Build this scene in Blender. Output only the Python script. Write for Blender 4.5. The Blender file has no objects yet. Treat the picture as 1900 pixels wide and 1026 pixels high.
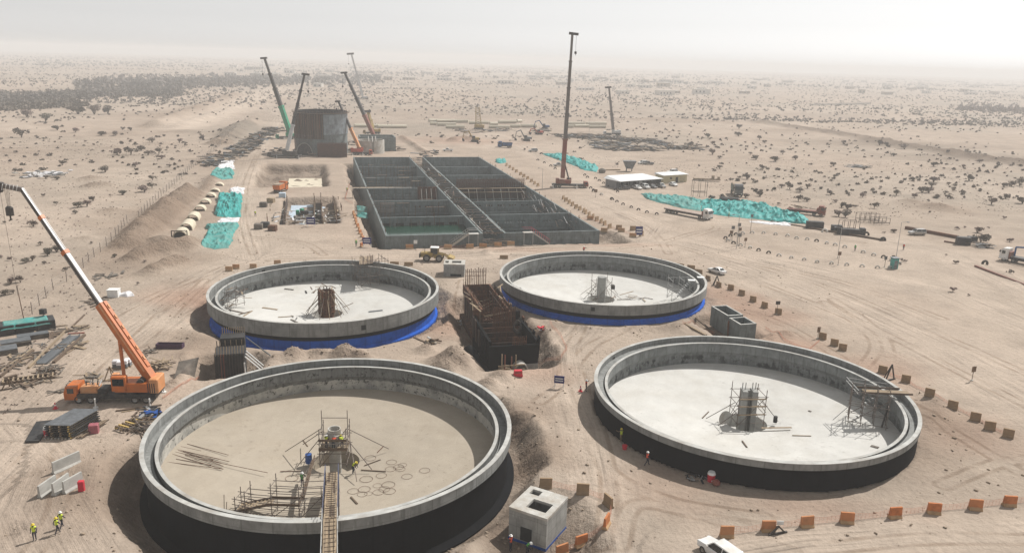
import bpy, math, random
import numpy as np
from mathutils import Vector, Matrix

random.seed(7)
RNG = np.random.default_rng(11)
sc = bpy.context.scene
COL = sc.collection

# ------------------------------------------------------------------ camera
# drone camera, calibrated on the four tank rims (all on one level, square grid)
FPX, PITCH, ROLL = 1468.45, 0.267283, 0.0279714
ZR = 3.5                       # tank rim above site ground
HC = 43.04 + ZR                # camera height
cam_d = bpy.data.cameras.new('camera')
cam_d.sensor_width = 36.0
cam_d.lens = 36.0 * FPX / 1900.0
cam_d.clip_start = 0.5
cam_d.clip_end = 30000
cam = bpy.data.objects.new('camera', cam_d)
COL.objects.link(cam)
cam.matrix_world = (Matrix.Translation((0, 0, HC)) @ Matrix.Rotation(math.radians(90) - PITCH, 4, 'X')
                    @ Matrix.Rotation(ROLL, 4, 'Z'))
sc.camera = cam

# ------------------------------------------------------------------ sky, sun, exposure
SUN = Vector((0.64, 0.54, 1.0)).normalized()
SUN_EL = math.asin(SUN.z)
SUN_AZ = math.atan2(SUN.x, SUN.y)
world = bpy.data.worlds.new('World')
sc.world = world
world.use_nodes = True
wn, wl = world.node_tree.nodes, world.node_tree.links
wn.clear()
sky = wn.new('ShaderNodeTexSky')
sky.sky_type = 'NISHITA'
sky.sun_disc = False
sky.sun_elevation = SUN_EL
sky.sun_rotation = SUN_AZ
sky.altitude = 0
sky.air_density = 1.2
sky.dust_density = 0.5
sky.ozone_density = 1.0
hsv = wn.new('ShaderNodeHueSaturation')
hsv.inputs['Saturation'].default_value = 0.03      # dust-laden, almost white desert sky
hsv.inputs['Value'].default_value = 1.0
bg = wn.new('ShaderNodeBackground')
bg.inputs['Strength'].default_value = 0.110
wo = wn.new('ShaderNodeOutputWorld')
wl.new(sky.outputs[0], hsv.inputs['Color'])
wl.new(hsv.outputs[0], bg.inputs['Color'])
wl.new(bg.outputs[0], wo.inputs['Surface'])
sun_d = bpy.data.lights.new('sun', 'SUN')
sun_d.energy = 4.8
sun_d.angle = math.radians(0.55)
sun_d.color = (1.0, 0.965, 0.915)
sun = bpy.data.objects.new('sun', sun_d)
COL.objects.link(sun)
sun.rotation_euler = (-SUN).to_track_quat('-Z', 'Y').to_euler()
sun.location = (60, 60, 120)
sc.view_settings.view_transform = 'Standard'
sc.view_settings.look = 'None'
sc.view_settings.exposure = 0.05
sc.view_settings.gamma = 1.0
sc.render.engine = 'CYCLES'
sc.cycles.max_bounces = 6
sc.cycles.diffuse_bounces = 3
sc.cycles.glossy_bounces = 2
sc.cycles.transmission_bounces = 4
sc.cycles.volume_bounces = 1
sc.cycles.transparent_max_bounces = 8
sc.cycles.use_denoising = True
try:
    sc.cycles.denoiser = 'OPENIMAGEDENOISE'
except Exception:
    pass

# ------------------------------------------------------------------ survey: photo pixel -> point of the site
_cr, _sr = math.cos(ROLL), math.sin(ROLL)
_c, _s = math.cos(PITCH), math.sin(PITCH)
def ray(px, py):
    x, y = px - 950.0, py - 513.0
    x, y = x * _cr + y * _sr, -x * _sr + y * _cr
    return Vector((x, FPX * _c - y * _s, -FPX * _s - y * _c))
def G(px, py, z=0.0):                      # where the sight line meets the level z
    d = ray(px, py)
    return Vector((0, 0, HC)) + d * ((z - HC) / d.z)
def PY(px, py, Y):                         # where the sight line meets the upright plane y = Y
    d = ray(px, py)
    return Vector((0, 0, HC)) + d * (Y / d.y)
# site grid: turned 14.2 degrees
TH = math.radians(14.2)
E1 = Vector((math.cos(TH), math.sin(TH), 0)); E2 = Vector((-math.sin(TH), math.cos(TH), 0))
def UV(u, v, z=0.0): return E1 * u + E2 * v + Vector((0, 0, z))
def uv_of(p): return (p.x * E1.x + p.y * E1.y, p.x * E2.x + p.y * E2.y)

# ------------------------------------------------------------------ object helpers
def link(o):
    COL.objects.link(o)
    return o
def tag(o, label=None, cat=None, group=None, kind=None):
    if label: o['label'] = label
    if cat: o['category'] = cat
    if group: o['group'] = group
    if kind or cat: o['kind'] = kind or 'thing'
    return o
def empty(name, loc=(0, 0, 0), rz=0.0):
    o = bpy.data.objects.new(name, None)
    o.empty_display_size = 0.3
    o.location = loc
    o.rotation_euler = (0, 0, rz)
    return link(o)
def inst(name, me, parent=None, loc=None, rz=None, scale=None):
    o = bpy.data.objects.new(name, me)
    link(o)
    if parent is not None: o.parent = parent
    if loc is not None: o.location = loc
    if rz is not None: o.rotation_euler = (0, 0, rz)
    if scale is not None: o.scale = scale if hasattr(scale, '__len__') else (scale,) * 3
    return o
def copy_tree(o, parent=None):
    c = o.copy()
    COL.objects.link(c)
    c.parent = parent
    for ch in list(o.children): copy_tree(ch, c)
    return c
def dup(o, loc, rz=None, label=None, group=None, scale=None):
    c = copy_tree(o)
    c.location = loc
    if rz is not None: c.rotation_euler = (0, 0, rz)
    if scale is not None: c.scale = (scale,) * 3
    if label: c['label'] = label
    if group: c['group'] = group
    return c
ORD = ['first', 'second', 'third', 'fourth', 'fifth', 'sixth', 'seventh', 'eighth', 'ninth', 'tenth', 'eleventh', 'twelfth',
       'thirteenth', 'fourteenth', 'fifteenth', 'sixteenth', 'seventeenth', 'eighteenth', 'nineteenth', 'twentieth',
       'twenty-first', 'twenty-second', 'twenty-third', 'twenty-fourth', 'twenty-fifth', 'twenty-sixth', 'twenty-seventh', 'twenty-eighth']

class MB:
    """collects shapes and links them as one mesh object"""
    def __init__(self):
        self.v = []; self.f = []; self.m = []; self.uv = None; self.sm = False
    def add(self, vs, fs, mi=0):
        o = len(self.v)
        self.v += [tuple(p) for p in vs]
        self.f += [tuple(i + o for i in f) for f in fs]
        self.m += [mi] * len(fs)
        return self
    def box(self, x0, x1, y0, y1, z0, z1, mi=0, M=None):
        vs = [Vector(p) for p in ((x0,y0,z0),(x1,y0,z0),(x1,y1,z0),(x0,y1,z0),(x0,y0,z1),(x1,y0,z1),(x1,y1,z1),(x0,y1,z1))]
        if M is not None: vs = [M @ p for p in vs]
        return self.add(vs, [(0,3,2,1),(4,5,6,7),(0,1,5,4),(1,2,6,5),(2,3,7,6),(3,0,4,7)], mi)
    def hexa(self, bot, top, mi=0):
        return self.add(list(bot) + list(top), [(0,3,2,1),(4,5,6,7),(0,1,5,4),(1,2,6,5),(2,3,7,6),(3,0,4,7)], mi)
    def cbox(self, x0, x1, y0, y1, z0, z1, b, mi=0, M=None):
        """box with chamfered upright corners and top edge"""
        p0 = [(x0+b,y0),(x1-b,y0),(x1,y0+b),(x1,y1-b),(x1-b,y1),(x0+b,y1),(x0,y1-b),(x0,y0+b)]
        c = ((x0+x1)/2, (y0+y1)/2)
        sx = max(0.01, 1 - 2*b/max(x1-x0, 1e-6)); sy = max(0.01, 1 - 2*b/max(y1-y0, 1e-6))
        p1 = [(c[0]+(p[0]-c[0])*sx, c[1]+(p[1]-c[1])*sy) for p in p0]
        vs = [Vector((p[0],p[1],z0)) for p in p0] + [Vector((p[0],p[1],z1-b)) for p in p0] + [Vector((p[0],p[1],z1)) for p in p1]
        if M is not None: vs = [M @ p for p in vs]
        fs = [tuple(range(7,-1,-1)), tuple(range(16,24))]
        for i in range(8):
            j = (i+1) % 8
            fs += [(i,j,8+j,8+i),(8+i,8+j,16+j,16+i)]
        return self.add(vs, fs, mi)
    def bar(self, p, q, w, h=None, mi=0):
        p, q = Vector(p), Vector(q); h = h or w
        d = (q - p)
        if d.length < 1e-6: return self
        d.normalize()
        up = Vector((0,0,1)) if abs(d.z) < 0.95 else Vector((0,1,0))
        s = d.cross(up).normalized(); t = s.cross(d)
        a, b = s*(w/2), t*(h/2)
        vs = [p-a-b,p+a-b,p+a+b,p-a+b,q-a-b,q+a-b,q+a+b,q-a+b]
        return self.add(vs, [(0,1,2,3),(7,6,5,4),(0,4,5,1),(1,5,6,2),(2,6,7,3),(3,7,4,0)], mi)
    def tube(self, p, q, r, n=6, r2=None, mi=0, cap=True):
        p, q = Vector(p), Vector(q); r2 = r if r2 is None else r2
        d = (q-p)
        if d.length < 1e-6: return self
        d.normalize()
        up = Vector((0,0,1)) if abs(d.z) < 0.95 else Vector((0,1,0))
        s = d.cross(up).normalized(); t = s.cross(d)
        vs = []
        for c, rr in ((p,r),(q,r2)):
            for i in range(n):
                a = 2*math.pi*i/n
                vs.append(c + s*(rr*math.cos(a)) + t*(rr*math.sin(a)))
        fs = [(i,(i+1)%n,n+(i+1)%n,n+i) for i in range(n)]
        if cap: fs += [tuple(range(n-1,-1,-1)), tuple(range(n,2*n))]
        return self.add(vs, fs, mi)
    def path(self, pts, r, n=5, mi=0):
        for a, b in zip(pts[:-1], pts[1:]): self.tube(a, b, r, n, mi=mi)
        return self
    def lathe(self, prof, n=96, a0=0.0, a1=2*math.pi, mi=0, c=(0,0,0), close=False):
        """profile of (r, z); records metric uv (arc length, running length of profile)"""
        full = abs(a1-a0-2*math.pi) < 1e-6
        k = len(prof); m = n if full else n+1
        vs = []
        for i in range(m):
            a = a0 + (a1-a0)*i/n
            for r, z in prof: vs.append((c[0]+r*math.cos(a), c[1]+r*math.sin(a), c[2]+z))
        fs = []
        kk = k if close else k-1
        for i in range(n):
            j = (i+1) % m
            for t in range(kk):
                u = (t+1) % k
                fs.append((i*k+t, j*k+t, j*k+u, i*k+u))
        return self.add(vs, fs, mi)
    def prism(self, pts, z0, z1, mi=0, M=None):
        n = len(pts)
        vs = [Vector((p[0],p[1],z0)) for p in pts] + [Vector((p[0],p[1],z1)) for p in pts]
        if M is not None: vs = [M @ p for p in vs]
        fs = [tuple(range(n-1,-1,-1)), tuple(range(n,2*n))] + [(i,(i+1)%n,n+(i+1)%n,n+i) for i in range(n)]
        return self.add(vs, fs, mi)
    def side(self, pts, y0, y1, mi=0, M=None):
        """profile in x-z extruded along y"""
        n = len(pts)
        vs = [Vector((p[0],y0,p[1])) for p in pts] + [Vector((p[0],y1,p[1])) for p in pts]
        if M is not None: vs = [M @ p for p in vs]
        fs = [tuple(range(n)), tuple(range(2*n-1,n-1,-1))] + [(i,n+i,n+(i+1)%n,(i+1)%n) for i in range(n)]
        return self.add(vs, fs, mi)
    def ball(self, c, r, nu=8, nv=5, sz=1.0, mi=0):
        c = Vector(c); vs = [c+Vector((0,0,r*sz))]
        for j in range(1,nv):
            b = math.pi*j/nv
            for i in range(nu):
                a = 2*math.pi*i/nu
                vs.append(c+Vector((r*math.sin(b)*math.cos(a), r*math.sin(b)*math.sin(a), r*math.cos(b)*sz)))
        vs.append(c-Vector((0,0,r*sz)))
        fs = [(0,1+i,1+(i+1)%nu) for i in range(nu)]
        for j in range(nv-2):
            for i in range(nu):
                a = 1+j*nu+i; b = 1+j*nu+(i+1)%nu
                fs.append((a,a+nu,b+nu,b))
        L = len(vs)-1; s0 = 1+(nv-2)*nu
        fs += [(L,s0+(i+1)%nu,s0+i) for i in range(nu)]
        return self.add(vs, fs, mi)
    def mesh(self, name, mats, smooth=None):
        me = bpy.data.meshes.new(name)
        me.from_pydata(self.v, [], self.f)
        for m in (mats if isinstance(mats, (list, tuple)) else [mats]): me.materials.append(m)
        if len(set(self.m)) > 1: me.polygons.foreach_set('material_index', self.m)
        me.validate(); me.update()
        if smooth:
            me.polygons.foreach_set('use_smooth', [True]*len(me.polygons))
            try: me.set_sharp_from_angle(angle=math.radians(smooth))
            except Exception: pass
        return me
    def build(self, name, mats, parent=None, loc=None, rz=None, smooth=None):
        return inst(name, self.mesh(name, mats, smooth), parent, loc, rz)

def recalc(o):
    import bmesh
    bm = bmesh.new(); bm.from_mesh(o.data)
    bmesh.ops.recalc_face_normals(bm, faces=bm.faces)
    bm.to_mesh(o.data); bm.free()
    return o

# ------------------------------------------------------------------ materials
def _new(name):
    m = bpy.data.materials.new(name); m.use_nodes = True
    nt = m.node_tree; nt.nodes.clear()
    out = nt.nodes.new('ShaderNodeOutputMaterial')
    b = nt.nodes.new('ShaderNodeBsdfPrincipled')
    nt.links.new(b.outputs[0], out.inputs['Surface'])
    return m, nt, b
def N(nt, t, **kw):
    n = nt.nodes.new(t)
    for k, v in kw.items():
        if k.startswith('i_'): n.inputs[k[2:].replace('_', ' ')].default_value = v
        else: setattr(n, k, v)
    return n
def coords(nt, rnd=True, kind='Object'):
    tc = N(nt, 'ShaderNodeTexCoord')
    if not rnd: return tc.outputs[kind]
    oi = N(nt, 'ShaderNodeObjectInfo')
    mul = N(nt, 'ShaderNodeMath', operation='MULTIPLY'); mul.inputs[1].default_value = 37.0
    nt.links.new(oi.outputs['Random'], mul.inputs[0])
    ad = N(nt, 'ShaderNodeVectorMath', operation='ADD')
    nt.links.new(tc.outputs[kind], ad.inputs[0]); nt.links.new(mul.outputs[0], ad.inputs[1])
    return ad.outputs[0]
def noise(nt, co, scale, detail=4.0, rough=0.55, stretch=None):
    if stretch:
        mp = N(nt, 'ShaderNodeMapping'); mp.inputs['Scale'].default_value = stretch
        nt.links.new(co, mp.inputs['Vector']); co = mp.outputs[0]
    n = N(nt, 'ShaderNodeTexNoise'); n.inputs['Scale'].default_value = scale
    n.inputs['Detail'].default_value = detail; n.inputs['Roughness'].default_value = rough
    nt.links.new(co, n.inputs['Vector'])
    return n.outputs[0]
def ramp(nt, fac, stops):
    r = N(nt, 'ShaderNodeValToRGB')
    e = r.color_ramp.elements
    while len(e) < len(stops): e.new(0.5)
    for el, (p, c) in zip(e, stops):
        el.position = p; el.color = (c[0], c[1], c[2], 1) if hasattr(c, '__len__') else (c, c, c, 1)
    nt.links.new(fac, r.inputs[0])
    return r.outputs[0]
def mix(nt, fac, a, b, mode='MIX'):
    m = N(nt, 'ShaderNodeMix', data_type='RGBA', blend_type=mode)
    def put(s, v):
        if hasattr(v, 'is_output'): nt.links.new(v, s)
        elif hasattr(v, '__len__'): s.default_value = (v[0], v[1], v[2], 1)
        else: s.default_value = v
    put(m.inputs[0], fac); put(m.inputs[6], a); put(m.inputs[7], b)
    return m.outputs[2]
def bump(nt, b, h, strength=0.3, dist=0.05):
    n = N(nt, 'ShaderNodeBump'); n.inputs['Strength'].default_value = strength; n.inputs['Distance'].default_value = dist
    nt.links.new(h, n.inputs['Height']); nt.links.new(n.outputs[0], b.inputs['Normal'])
def mat(name, col, rough=0.8, metal=0.0, amt=0.25, scale=2.0, dirt=None, dirt_amt=0.5, bmp=0.0, spec=0.3, emit=None):
    """plain procedural material: colour broken up by two noises and, when given, patches of dirt"""
    m, nt, b = _new(name)
    co = coords(nt)
    n1 = noise(nt, co, scale, 5, 0.6)
    d = tuple(max(0, c*(1-amt)) for c in col); l = tuple(min(1, c*(1+amt)) for c in col)
    c = ramp(nt, n1, [(0.3, d), (0.7, l)])
    if dirt is not None:
        n2 = noise(nt, co, scale*0.45+0.13, 6, 0.65)
        f = ramp(nt, n2, [(0.5-0.25*dirt_amt, 0.0), (0.78-0.2*dirt_amt, 1.0)])
        c = mix(nt, f, c, dirt)
    nt.links.new(c, b.inputs['Base Color'])
    b.inputs['Roughness'].default_value = rough; b.inputs['Metallic'].default_value = metal
    b.inputs['Specular IOR Level'].default_value = spec
    if bmp: bump(nt, b, noise(nt, co, scale*6, 4), bmp, 0.03)
    return m
# ------------------------------------------------------------------ shared materials
def concrete(name, col=(0.30, 0.30, 0.285), stain=0.5, joint=2.4, polar=False, lift=None):
    """cast concrete: cloudy tone, run-down streaks, form-panel joints"""
    m, nt, b = _new(name)
    co = coords(nt, not polar)
    if polar:
        sp = N(nt, 'ShaderNodeSeparateXYZ'); nt.links.new(co, sp.inputs[0])
        at = N(nt, 'ShaderNodeMath', operation='ARCTAN2'); nt.links.new(sp.outputs[1], at.inputs[0]); nt.links.new(sp.outputs[0], at.inputs[1])
        mu = N(nt, 'ShaderNodeMath', operation='MULTIPLY'); mu.inputs[1].default_value = 21.0; nt.links.new(at.outputs[0], mu.inputs[0])
        cb = N(nt, 'ShaderNodeCombineXYZ'); nt.links.new(mu.outputs[0], cb.inputs[0]); nt.links.new(sp.outputs[2], cb.inputs[2])
        rr = N(nt, 'ShaderNodeVectorMath', operation='LENGTH')
        cxy = N(nt, 'ShaderNodeCombineXYZ'); nt.links.new(sp.outputs[0], cxy.inputs[0]); nt.links.new(sp.outputs[1], cxy.inputs[1])
        nt.links.new(cxy.outputs[0], rr.inputs[0]); nt.links.new(rr.outputs['Value'], cb.inputs[1])
        wv = cb.outputs[0]; along = mu.outputs[0]
    else:
        wv = co
        sp = N(nt, 'ShaderNodeSeparateXYZ'); nt.links.new(co, sp.inputs[0])
        ad = N(nt, 'ShaderNodeMath', operation='ADD'); nt.links.new(sp.outputs[0], ad.inputs[0]); nt.links.new(sp.outputs[1], ad.inputs[1])
        along = ad.outputs[0]
    n1 = noise(nt, wv, 0.55, 6, 0.62)
    c = ramp(nt, n1, [(0.28, tuple(x*0.72 for x in col)), (0.5, col), (0.74, tuple(min(1, x*1.3) for x in col))])
    n2 = noise(nt, wv, 1.5, 5, 0.7, (1.0, 1.0, 0.22))
    f = ramp(nt, n2, [(0.5, 0.0), (0.72, min(1.0, stain))])
    c = mix(nt, f, c, tuple(x*0.42 for x in col))
    n3 = noise(nt, wv, 2.2, 4, 0.6, (1.0, 1.0, 0.35))
    f3 = ramp(nt, n3, [(0.62, 0.0), (0.72, 0.45)])
    c = mix(nt, f3, c, tuple(min(1, x*1.75) for x in col))
    for src, step, wid, st in ((along, joint, 0.05 if polar else 0.03, 0.5), (sp.outputs[2], 1.25, 0.05, 0.4)):
        dv = N(nt, 'ShaderNodeMath', operation='DIVIDE'); nt.links.new(src, dv.inputs[0]); dv.inputs[1].default_value = step
        fr = N(nt, 'ShaderNodeMath', operation='FRACT'); nt.links.new(dv.outputs[0], fr.inputs[0])
        lt = N(nt, 'ShaderNodeMath', operation='LESS_THAN'); nt.links.new(fr.outputs[0], lt.inputs[0]); lt.inputs[1].default_value = wid
        ml = N(nt, 'ShaderNodeMath', operation='MULTIPLY'); nt.links.new(lt.outputs[0], ml.inputs[0]); ml.inputs[1].default_value = st
        c = mix(nt, ml.outputs[0], c, tuple(x*0.45 for x in col))
    if lift:                                   # old pour: torn dark skin or pale lime patches on the lower wall
        mr = N(nt, 'ShaderNodeMapRange'); nt.links.new(sp.outputs[2], mr.inputs['Value'])
        mr.inputs['From Min'].default_value = 0.95 if lift == 'pale' else 0.8; mr.inputs['From Max'].default_value = 0.2 if lift == 'pale' else -0.8
        nn = noise(nt, wv, 0.75, 6, 0.7, (1.0, 1.0, 0.8))
        ad2 = N(nt, 'ShaderNodeMath', operation='ADD'); nt.links.new(mr.outputs[0], ad2.inputs[0]); nt.links.new(nn, ad2.inputs[1])
        ff = mix(nt, 1.0, ramp(nt, nn, [(0.49, 0.0), (0.55, 0.95)]), ramp(nt, mr.outputs[0], [(0.0, 0.0), (0.2, 1.0), (0.8, 1.0), (1.0, 0.35)]), 'MULTIPLY') if lift == 'dark' else ramp(nt, ad2.outputs[0], [(1.25, 0.0), (1.3, 0.0)])
        gate = ramp(nt, noise(nt, wv, 0.3, 4, 0.6), [(0.40, 0.35), (0.56, 1.0)])
        if lift == 'pale':
            sb2 = N(nt, 'ShaderNodeMath', operation='SUBTRACT'); nt.links.new(ad2.outputs[0], sb2.inputs[0]); sb2.inputs[1].default_value = 0.6
            ff = ramp(nt, sb2.outputs[0], [(0.30, 0.0), (0.38, 0.8)])
        gm_ = N(nt, 'ShaderNodeMath', operation='MULTIPLY'); nt.links.new(ff, gm_.inputs[0]); nt.links.new(gate, gm_.inputs[1])
        c = mix(nt, gm_.outputs[0], c, (0.035, 0.038, 0.038) if lift == 'dark' else (0.52, 0.50, 0.45))
        if lift == 'pale':
            f4 = ramp(nt, noise(nt, wv, 1.4, 6, 0.75), [(0.55, 0.0), (0.62, 0.9)]); c = mix(nt, f4, c, (0.04, 0.04, 0.036))
    nt.links.new(c, b.inputs['Base Color'])
    b.inputs['Roughness'].default_value = 0.85; b.inputs['Specular IOR Level'].default_value = 0.25
    bump(nt, b, noise(nt, wv, 7, 5), 0.35, 0.03)
    return m

def slab(name, col, dirt, dscale=0.16, damt=0.5):
    """wide cast floor: cloudy cement, dust drifts, fine dark marks"""
    m, nt, b = _new(name)
    co = coords(nt)
    n1 = noise(nt, co, 0.35, 7, 0.6)
    c = ramp(nt, n1, [(0.3, tuple(x*0.91 for x in col)), (0.7, tuple(min(1, x*1.06) for x in col))])
    f = ramp(nt, noise(nt, co, dscale, 6, 0.65), [(0.46, 0.0), (0.68, damt)])
    c = mix(nt, f, c, dirt)
    f2 = ramp(nt, noise(nt, co, 1.3, 8, 0.75), [(0.57, 0.0), (0.66, 0.5)])
    g2 = ramp(nt, noise(nt, co, 0.09, 3), [(0.45, 0.1), (0.62, 1.0)])
    mm = N(nt, 'ShaderNodeMath', operation='MULTIPLY'); nt.links.new(f2, mm.inputs[0]); nt.links.new(g2, mm.inputs[1])
    c = mix(nt, mm.outputs[0], c, tuple(x*0.5 for x in dirt))
    c = mix(nt, 1.0, c, ramp(nt, noise(nt, co, 5.0, 5, 0.7), [(0.3, 0.92), (0.7, 1.05)]), 'MULTIPLY')
    nt.links.new(c, b.inputs['Base Color'])
    b.inputs['Roughness'].default_value = 0.9; b.inputs['Specular IOR Level'].default_value = 0.2
    bump(nt, b, noise(nt, co, 3, 6), 0.25, 0.03)
    return m

M = {}
M['conc'] = concrete('cast_concrete')
M['conc_ring'] = concrete('cast_concrete_ring', (0.225, 0.23, 0.222), 0.7, 3.1, polar=True)
M['conc_in'] = concrete('cast_concrete_inner_wall', (0.19, 0.20, 0.197), 0.85, 2.0, polar=True, lift='dark')
M['conc_in_a'] = concrete('cast_concrete_inner_wall_patched', (0.16, 0.165, 0.16), 0.8, 2.0, polar=True, lift='pale')
M['bitumen_ring'] = concrete('bitumen_coat_ring', (0.006, 0.0065, 0.008), 0.6, 3.1, polar=True)
M['blue_ring'] = concrete('blue_coating_ring', (0.012, 0.095, 0.46), 0.45, 3.1, polar=True)
for k_ in ('bitumen_ring', 'blue_ring'): M[k_].node_tree.nodes['Principled BSDF'].inputs['Specular IOR Level'].default_value = 0.08
M['conc_lip'] = mat('sunlit_lip', (0.43, 0.43, 0.41), 0.85, amt=0.18, scale=0.7, dirt=(0.30, 0.28, 0.25), dirt_amt=0.3)  # concrete lightened for top faces, sunlight put into the colour
M['conc_pale'] = mat('pale_concrete', (0.46, 0.45, 0.42), 0.85, amt=0.2, scale=1.2, dirt=(0.33, 0.29, 0.24), dirt_amt=0.35)
M['conc_basin'] = concrete('basin_concrete', (0.155, 0.18, 0.18), 0.75, 2.5)
M['floor_white'] = slab('cement_floor', (0.56, 0.55, 0.52), (0.40, 0.37, 0.32), 0.16, 0.4)
M['floor_tan'] = slab('dusty_cement_floor', (0.38, 0.33, 0.265), (0.31, 0.26, 0.20))
M['bitumen'] = mat('bitumen_coat', (0.004, 0.0045, 0.0055), 0.7, amt=0.5, scale=0.8, dirt=(0.009, 0.0085, 0.008), dirt_amt=0.2, spec=0.06)
M['blue_coat'] = mat('blue_coating', (0.008, 0.07, 0.36), 0.5, amt=0.35, scale=0.9, dirt=(0.05, 0.11, 0.28), dirt_amt=0.35)
M['rust'] = mat('rusty_steel', (0.17, 0.072, 0.036), 0.85, amt=0.5, scale=3.0, dirt=(0.05, 0.035, 0.028), dirt_amt=0.6)
M['rebar'] = mat('rebar_steel', (0.12, 0.06, 0.038), 0.8, amt=0.4, scale=4.0)
M['ply'] = mat('brown_film_plywood', (0.075, 0.042, 0.028), 0.7, amt=0.45, scale=1.4, dirt=(0.03, 0.026, 0.022), dirt_amt=0.6)
M['blackply'] = mat('black_film_plywood', (0.022, 0.023, 0.025), 0.6, amt=0.4, scale=1.2, dirt=(0.07, 0.065, 0.06), dirt_amt=0.25)
M['wood'] = mat('weathered_timber', (0.33, 0.25, 0.165), 0.85, amt=0.4, scale=3.0, dirt=(0.19, 0.15, 0.11), dirt_amt=0.4)
M['wood_dark'] = mat('dark_timber', (0.12, 0.085, 0.06), 0.85, amt=0.4, scale=3.0)
M['wood_yel'] = mat('yellow_timber_beam', (0.48, 0.34, 0.12), 0.75, amt=0.3, scale=3.0)
M['tube'] = mat('scaffold_tube', (0.20, 0.18, 0.165), 0.6, metal=0.4, amt=0.4, scale=3.0, dirt=(0.12, 0.08, 0.06), dirt_amt=0.5)
M['tube_pale'] = mat('galvanised_tube', (0.40, 0.40, 0.39), 0.5, metal=0.5, amt=0.3, scale=3.0)
M['tube_blue'] = mat('blue_painted_frame', (0.06, 0.09, 0.19), 0.6, amt=0.4, scale=3.0, dirt=(0.12, 0.10, 0.09), dirt_amt=0.5)
M['steel'] = mat('grey_steel', (0.16, 0.17, 0.18), 0.5, metal=0.5, amt=0.3, scale=2.0)
M['steel_panel'] = mat('steel_form_panel', (0.24, 0.28, 0.31), 0.45, metal=0.35, amt=0.3, scale=0.5, dirt=(0.13, 0.14, 0.15), dirt_amt=0.4)
M['dark_steel'] = mat('dark_chassis_steel', (0.035, 0.036, 0.038), 0.6, metal=0.3, amt=0.4, scale=2.0, dirt=(0.12, 0.10, 0.08), dirt_amt=0.3)
M['rubber'] = mat('tyre_rubber', (0.025, 0.024, 0.023), 0.9, amt=0.3, scale=4.0, dirt=(0.12, 0.10, 0.08), dirt_amt=0.35)
M['rim'] = mat('wheel_rim', (0.33, 0.33, 0.32), 0.5, metal=0.5, amt=0.2, dirt=(0.2, 0.17, 0.13), dirt_amt=0.4)
M['orange'] = mat('orange_machine_paint', (0.50, 0.125, 0.016), 0.45, amt=0.15, scale=1.0, dirt=(0.34, 0.12, 0.04), dirt_amt=0.3, spec=0.4)
M['pale_orange'] = mat('faded_orange_paint', (0.58, 0.25, 0.10), 0.55, amt=0.15, scale=1.0, dirt=(0.5, 0.33, 0.2), dirt_amt=0.3)
M['white_paint'] = mat('white_vehicle_paint', (0.68, 0.68, 0.67), 0.35, amt=0.06, scale=0.6, dirt=(0.52, 0.48, 0.42), dirt_amt=0.2, spec=0.5)
M['silver_paint'] = mat('silver_vehicle_paint', (0.42, 0.42, 0.42), 0.35, metal=0.4, amt=0.08, scale=0.6, dirt=(0.4, 0.36, 0.3), dirt_amt=0.2)
M['grey_paint'] = mat('dark_grey_vehicle_paint', (0.10, 0.10, 0.105), 0.35, amt=0.1, scale=0.6, dirt=(0.25, 0.22, 0.18), dirt_amt=0.25)
M['boom_white'] = mat('white_boom_paint', (0.46, 0.47, 0.48), 0.4, amt=0.1, scale=0.8, dirt=(0.42, 0.42, 0.40), dirt_amt=0.35, spec=0.5)
M['boom_dark'] = mat('dark_boom_paint', (0.05, 0.045, 0.042), 0.5, amt=0.3, scale=0.8)
M['boom_grey'] = mat('grey_boom_paint', (0.14, 0.12, 0.11), 0.5, amt=0.2, scale=0.8)
M['red_paint'] = mat('red_machine_paint', (0.42, 0.06, 0.03), 0.5, amt=0.2, scale=0.8, dirt=(0.3, 0.1, 0.06), dirt_amt=0.4)
M['red_brown'] = mat('red_brown_paint', (0.20, 0.05, 0.035), 0.6, amt=0.3, scale=0.8, dirt=(0.2, 0.13, 0.09), dirt_amt=0.4)
M['green_paint'] = mat('green_machine_paint', (0.02, 0.24, 0.13), 0.5, amt=0.2, scale=0.8)
M['yellow_paint'] = mat('dusty_yellow_paint', (0.36, 0.25, 0.06), 0.6, amt=0.25, scale=1.0, dirt=(0.27, 0.20, 0.12), dirt_amt=0.5)
M['blue_paint'] = mat('blue_machine_paint', (0.03, 0.08, 0.20), 0.5, amt=0.3, scale=1.0)
M['navy'] = mat('navy_sign_paint', (0.018, 0.02, 0.13), 0.5, amt=0.1)
M['sign_white'] = mat('white_sign_paint', (0.72, 0.72, 0.70), 0.5, amt=0.06)
M['sign_back'] = mat('brown_sign_back', (0.16, 0.10, 0.06), 0.7, amt=0.3)
M['red_plastic'] = mat('red_plastic', (0.55, 0.03, 0.05), 0.5, amt=0.12)
M['orange_net'] = mat('faded_orange_net', (0.55, 0.25, 0.17), 0.8, amt=0.2)
M['blue_drum'] = mat('blue_plastic_drum', (0.02, 0.08, 0.28), 0.45, amt=0.15)
M['teal'] = mat('teal_tarpaulin', (0.014, 0.27, 0.255), 0.6, amt=0.45, scale=0.9, dirt=(0.06, 0.33, 0.31), dirt_amt=0.2, spec=0.3)
M['teal_pale'] = mat('sun_bleached_teal_tarpaulin', (0.05, 0.27, 0.25), 0.7, amt=0.35, scale=0.6, dirt=(0.15, 0.29, 0.26), dirt_amt=0.4, spec=0.2)
M['white_sheet'] = mat('white_plastic_sheet', (0.62, 0.61, 0.62), 0.6, amt=0.2, scale=1.0)
M['culvert'] = mat('cream_precast_concrete', (0.55, 0.49, 0.38), 0.85, amt=0.12, scale=1.0)
M['liner'] = mat('pale_blue_liner', (0.44, 0.52, 0.60), 0.6, amt=0.12, scale=0.8)
M['cream_slab'] = mat('cream_blinding_concrete', (0.56, 0.50, 0.39), 0.9, amt=0.12, scale=0.5)
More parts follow.
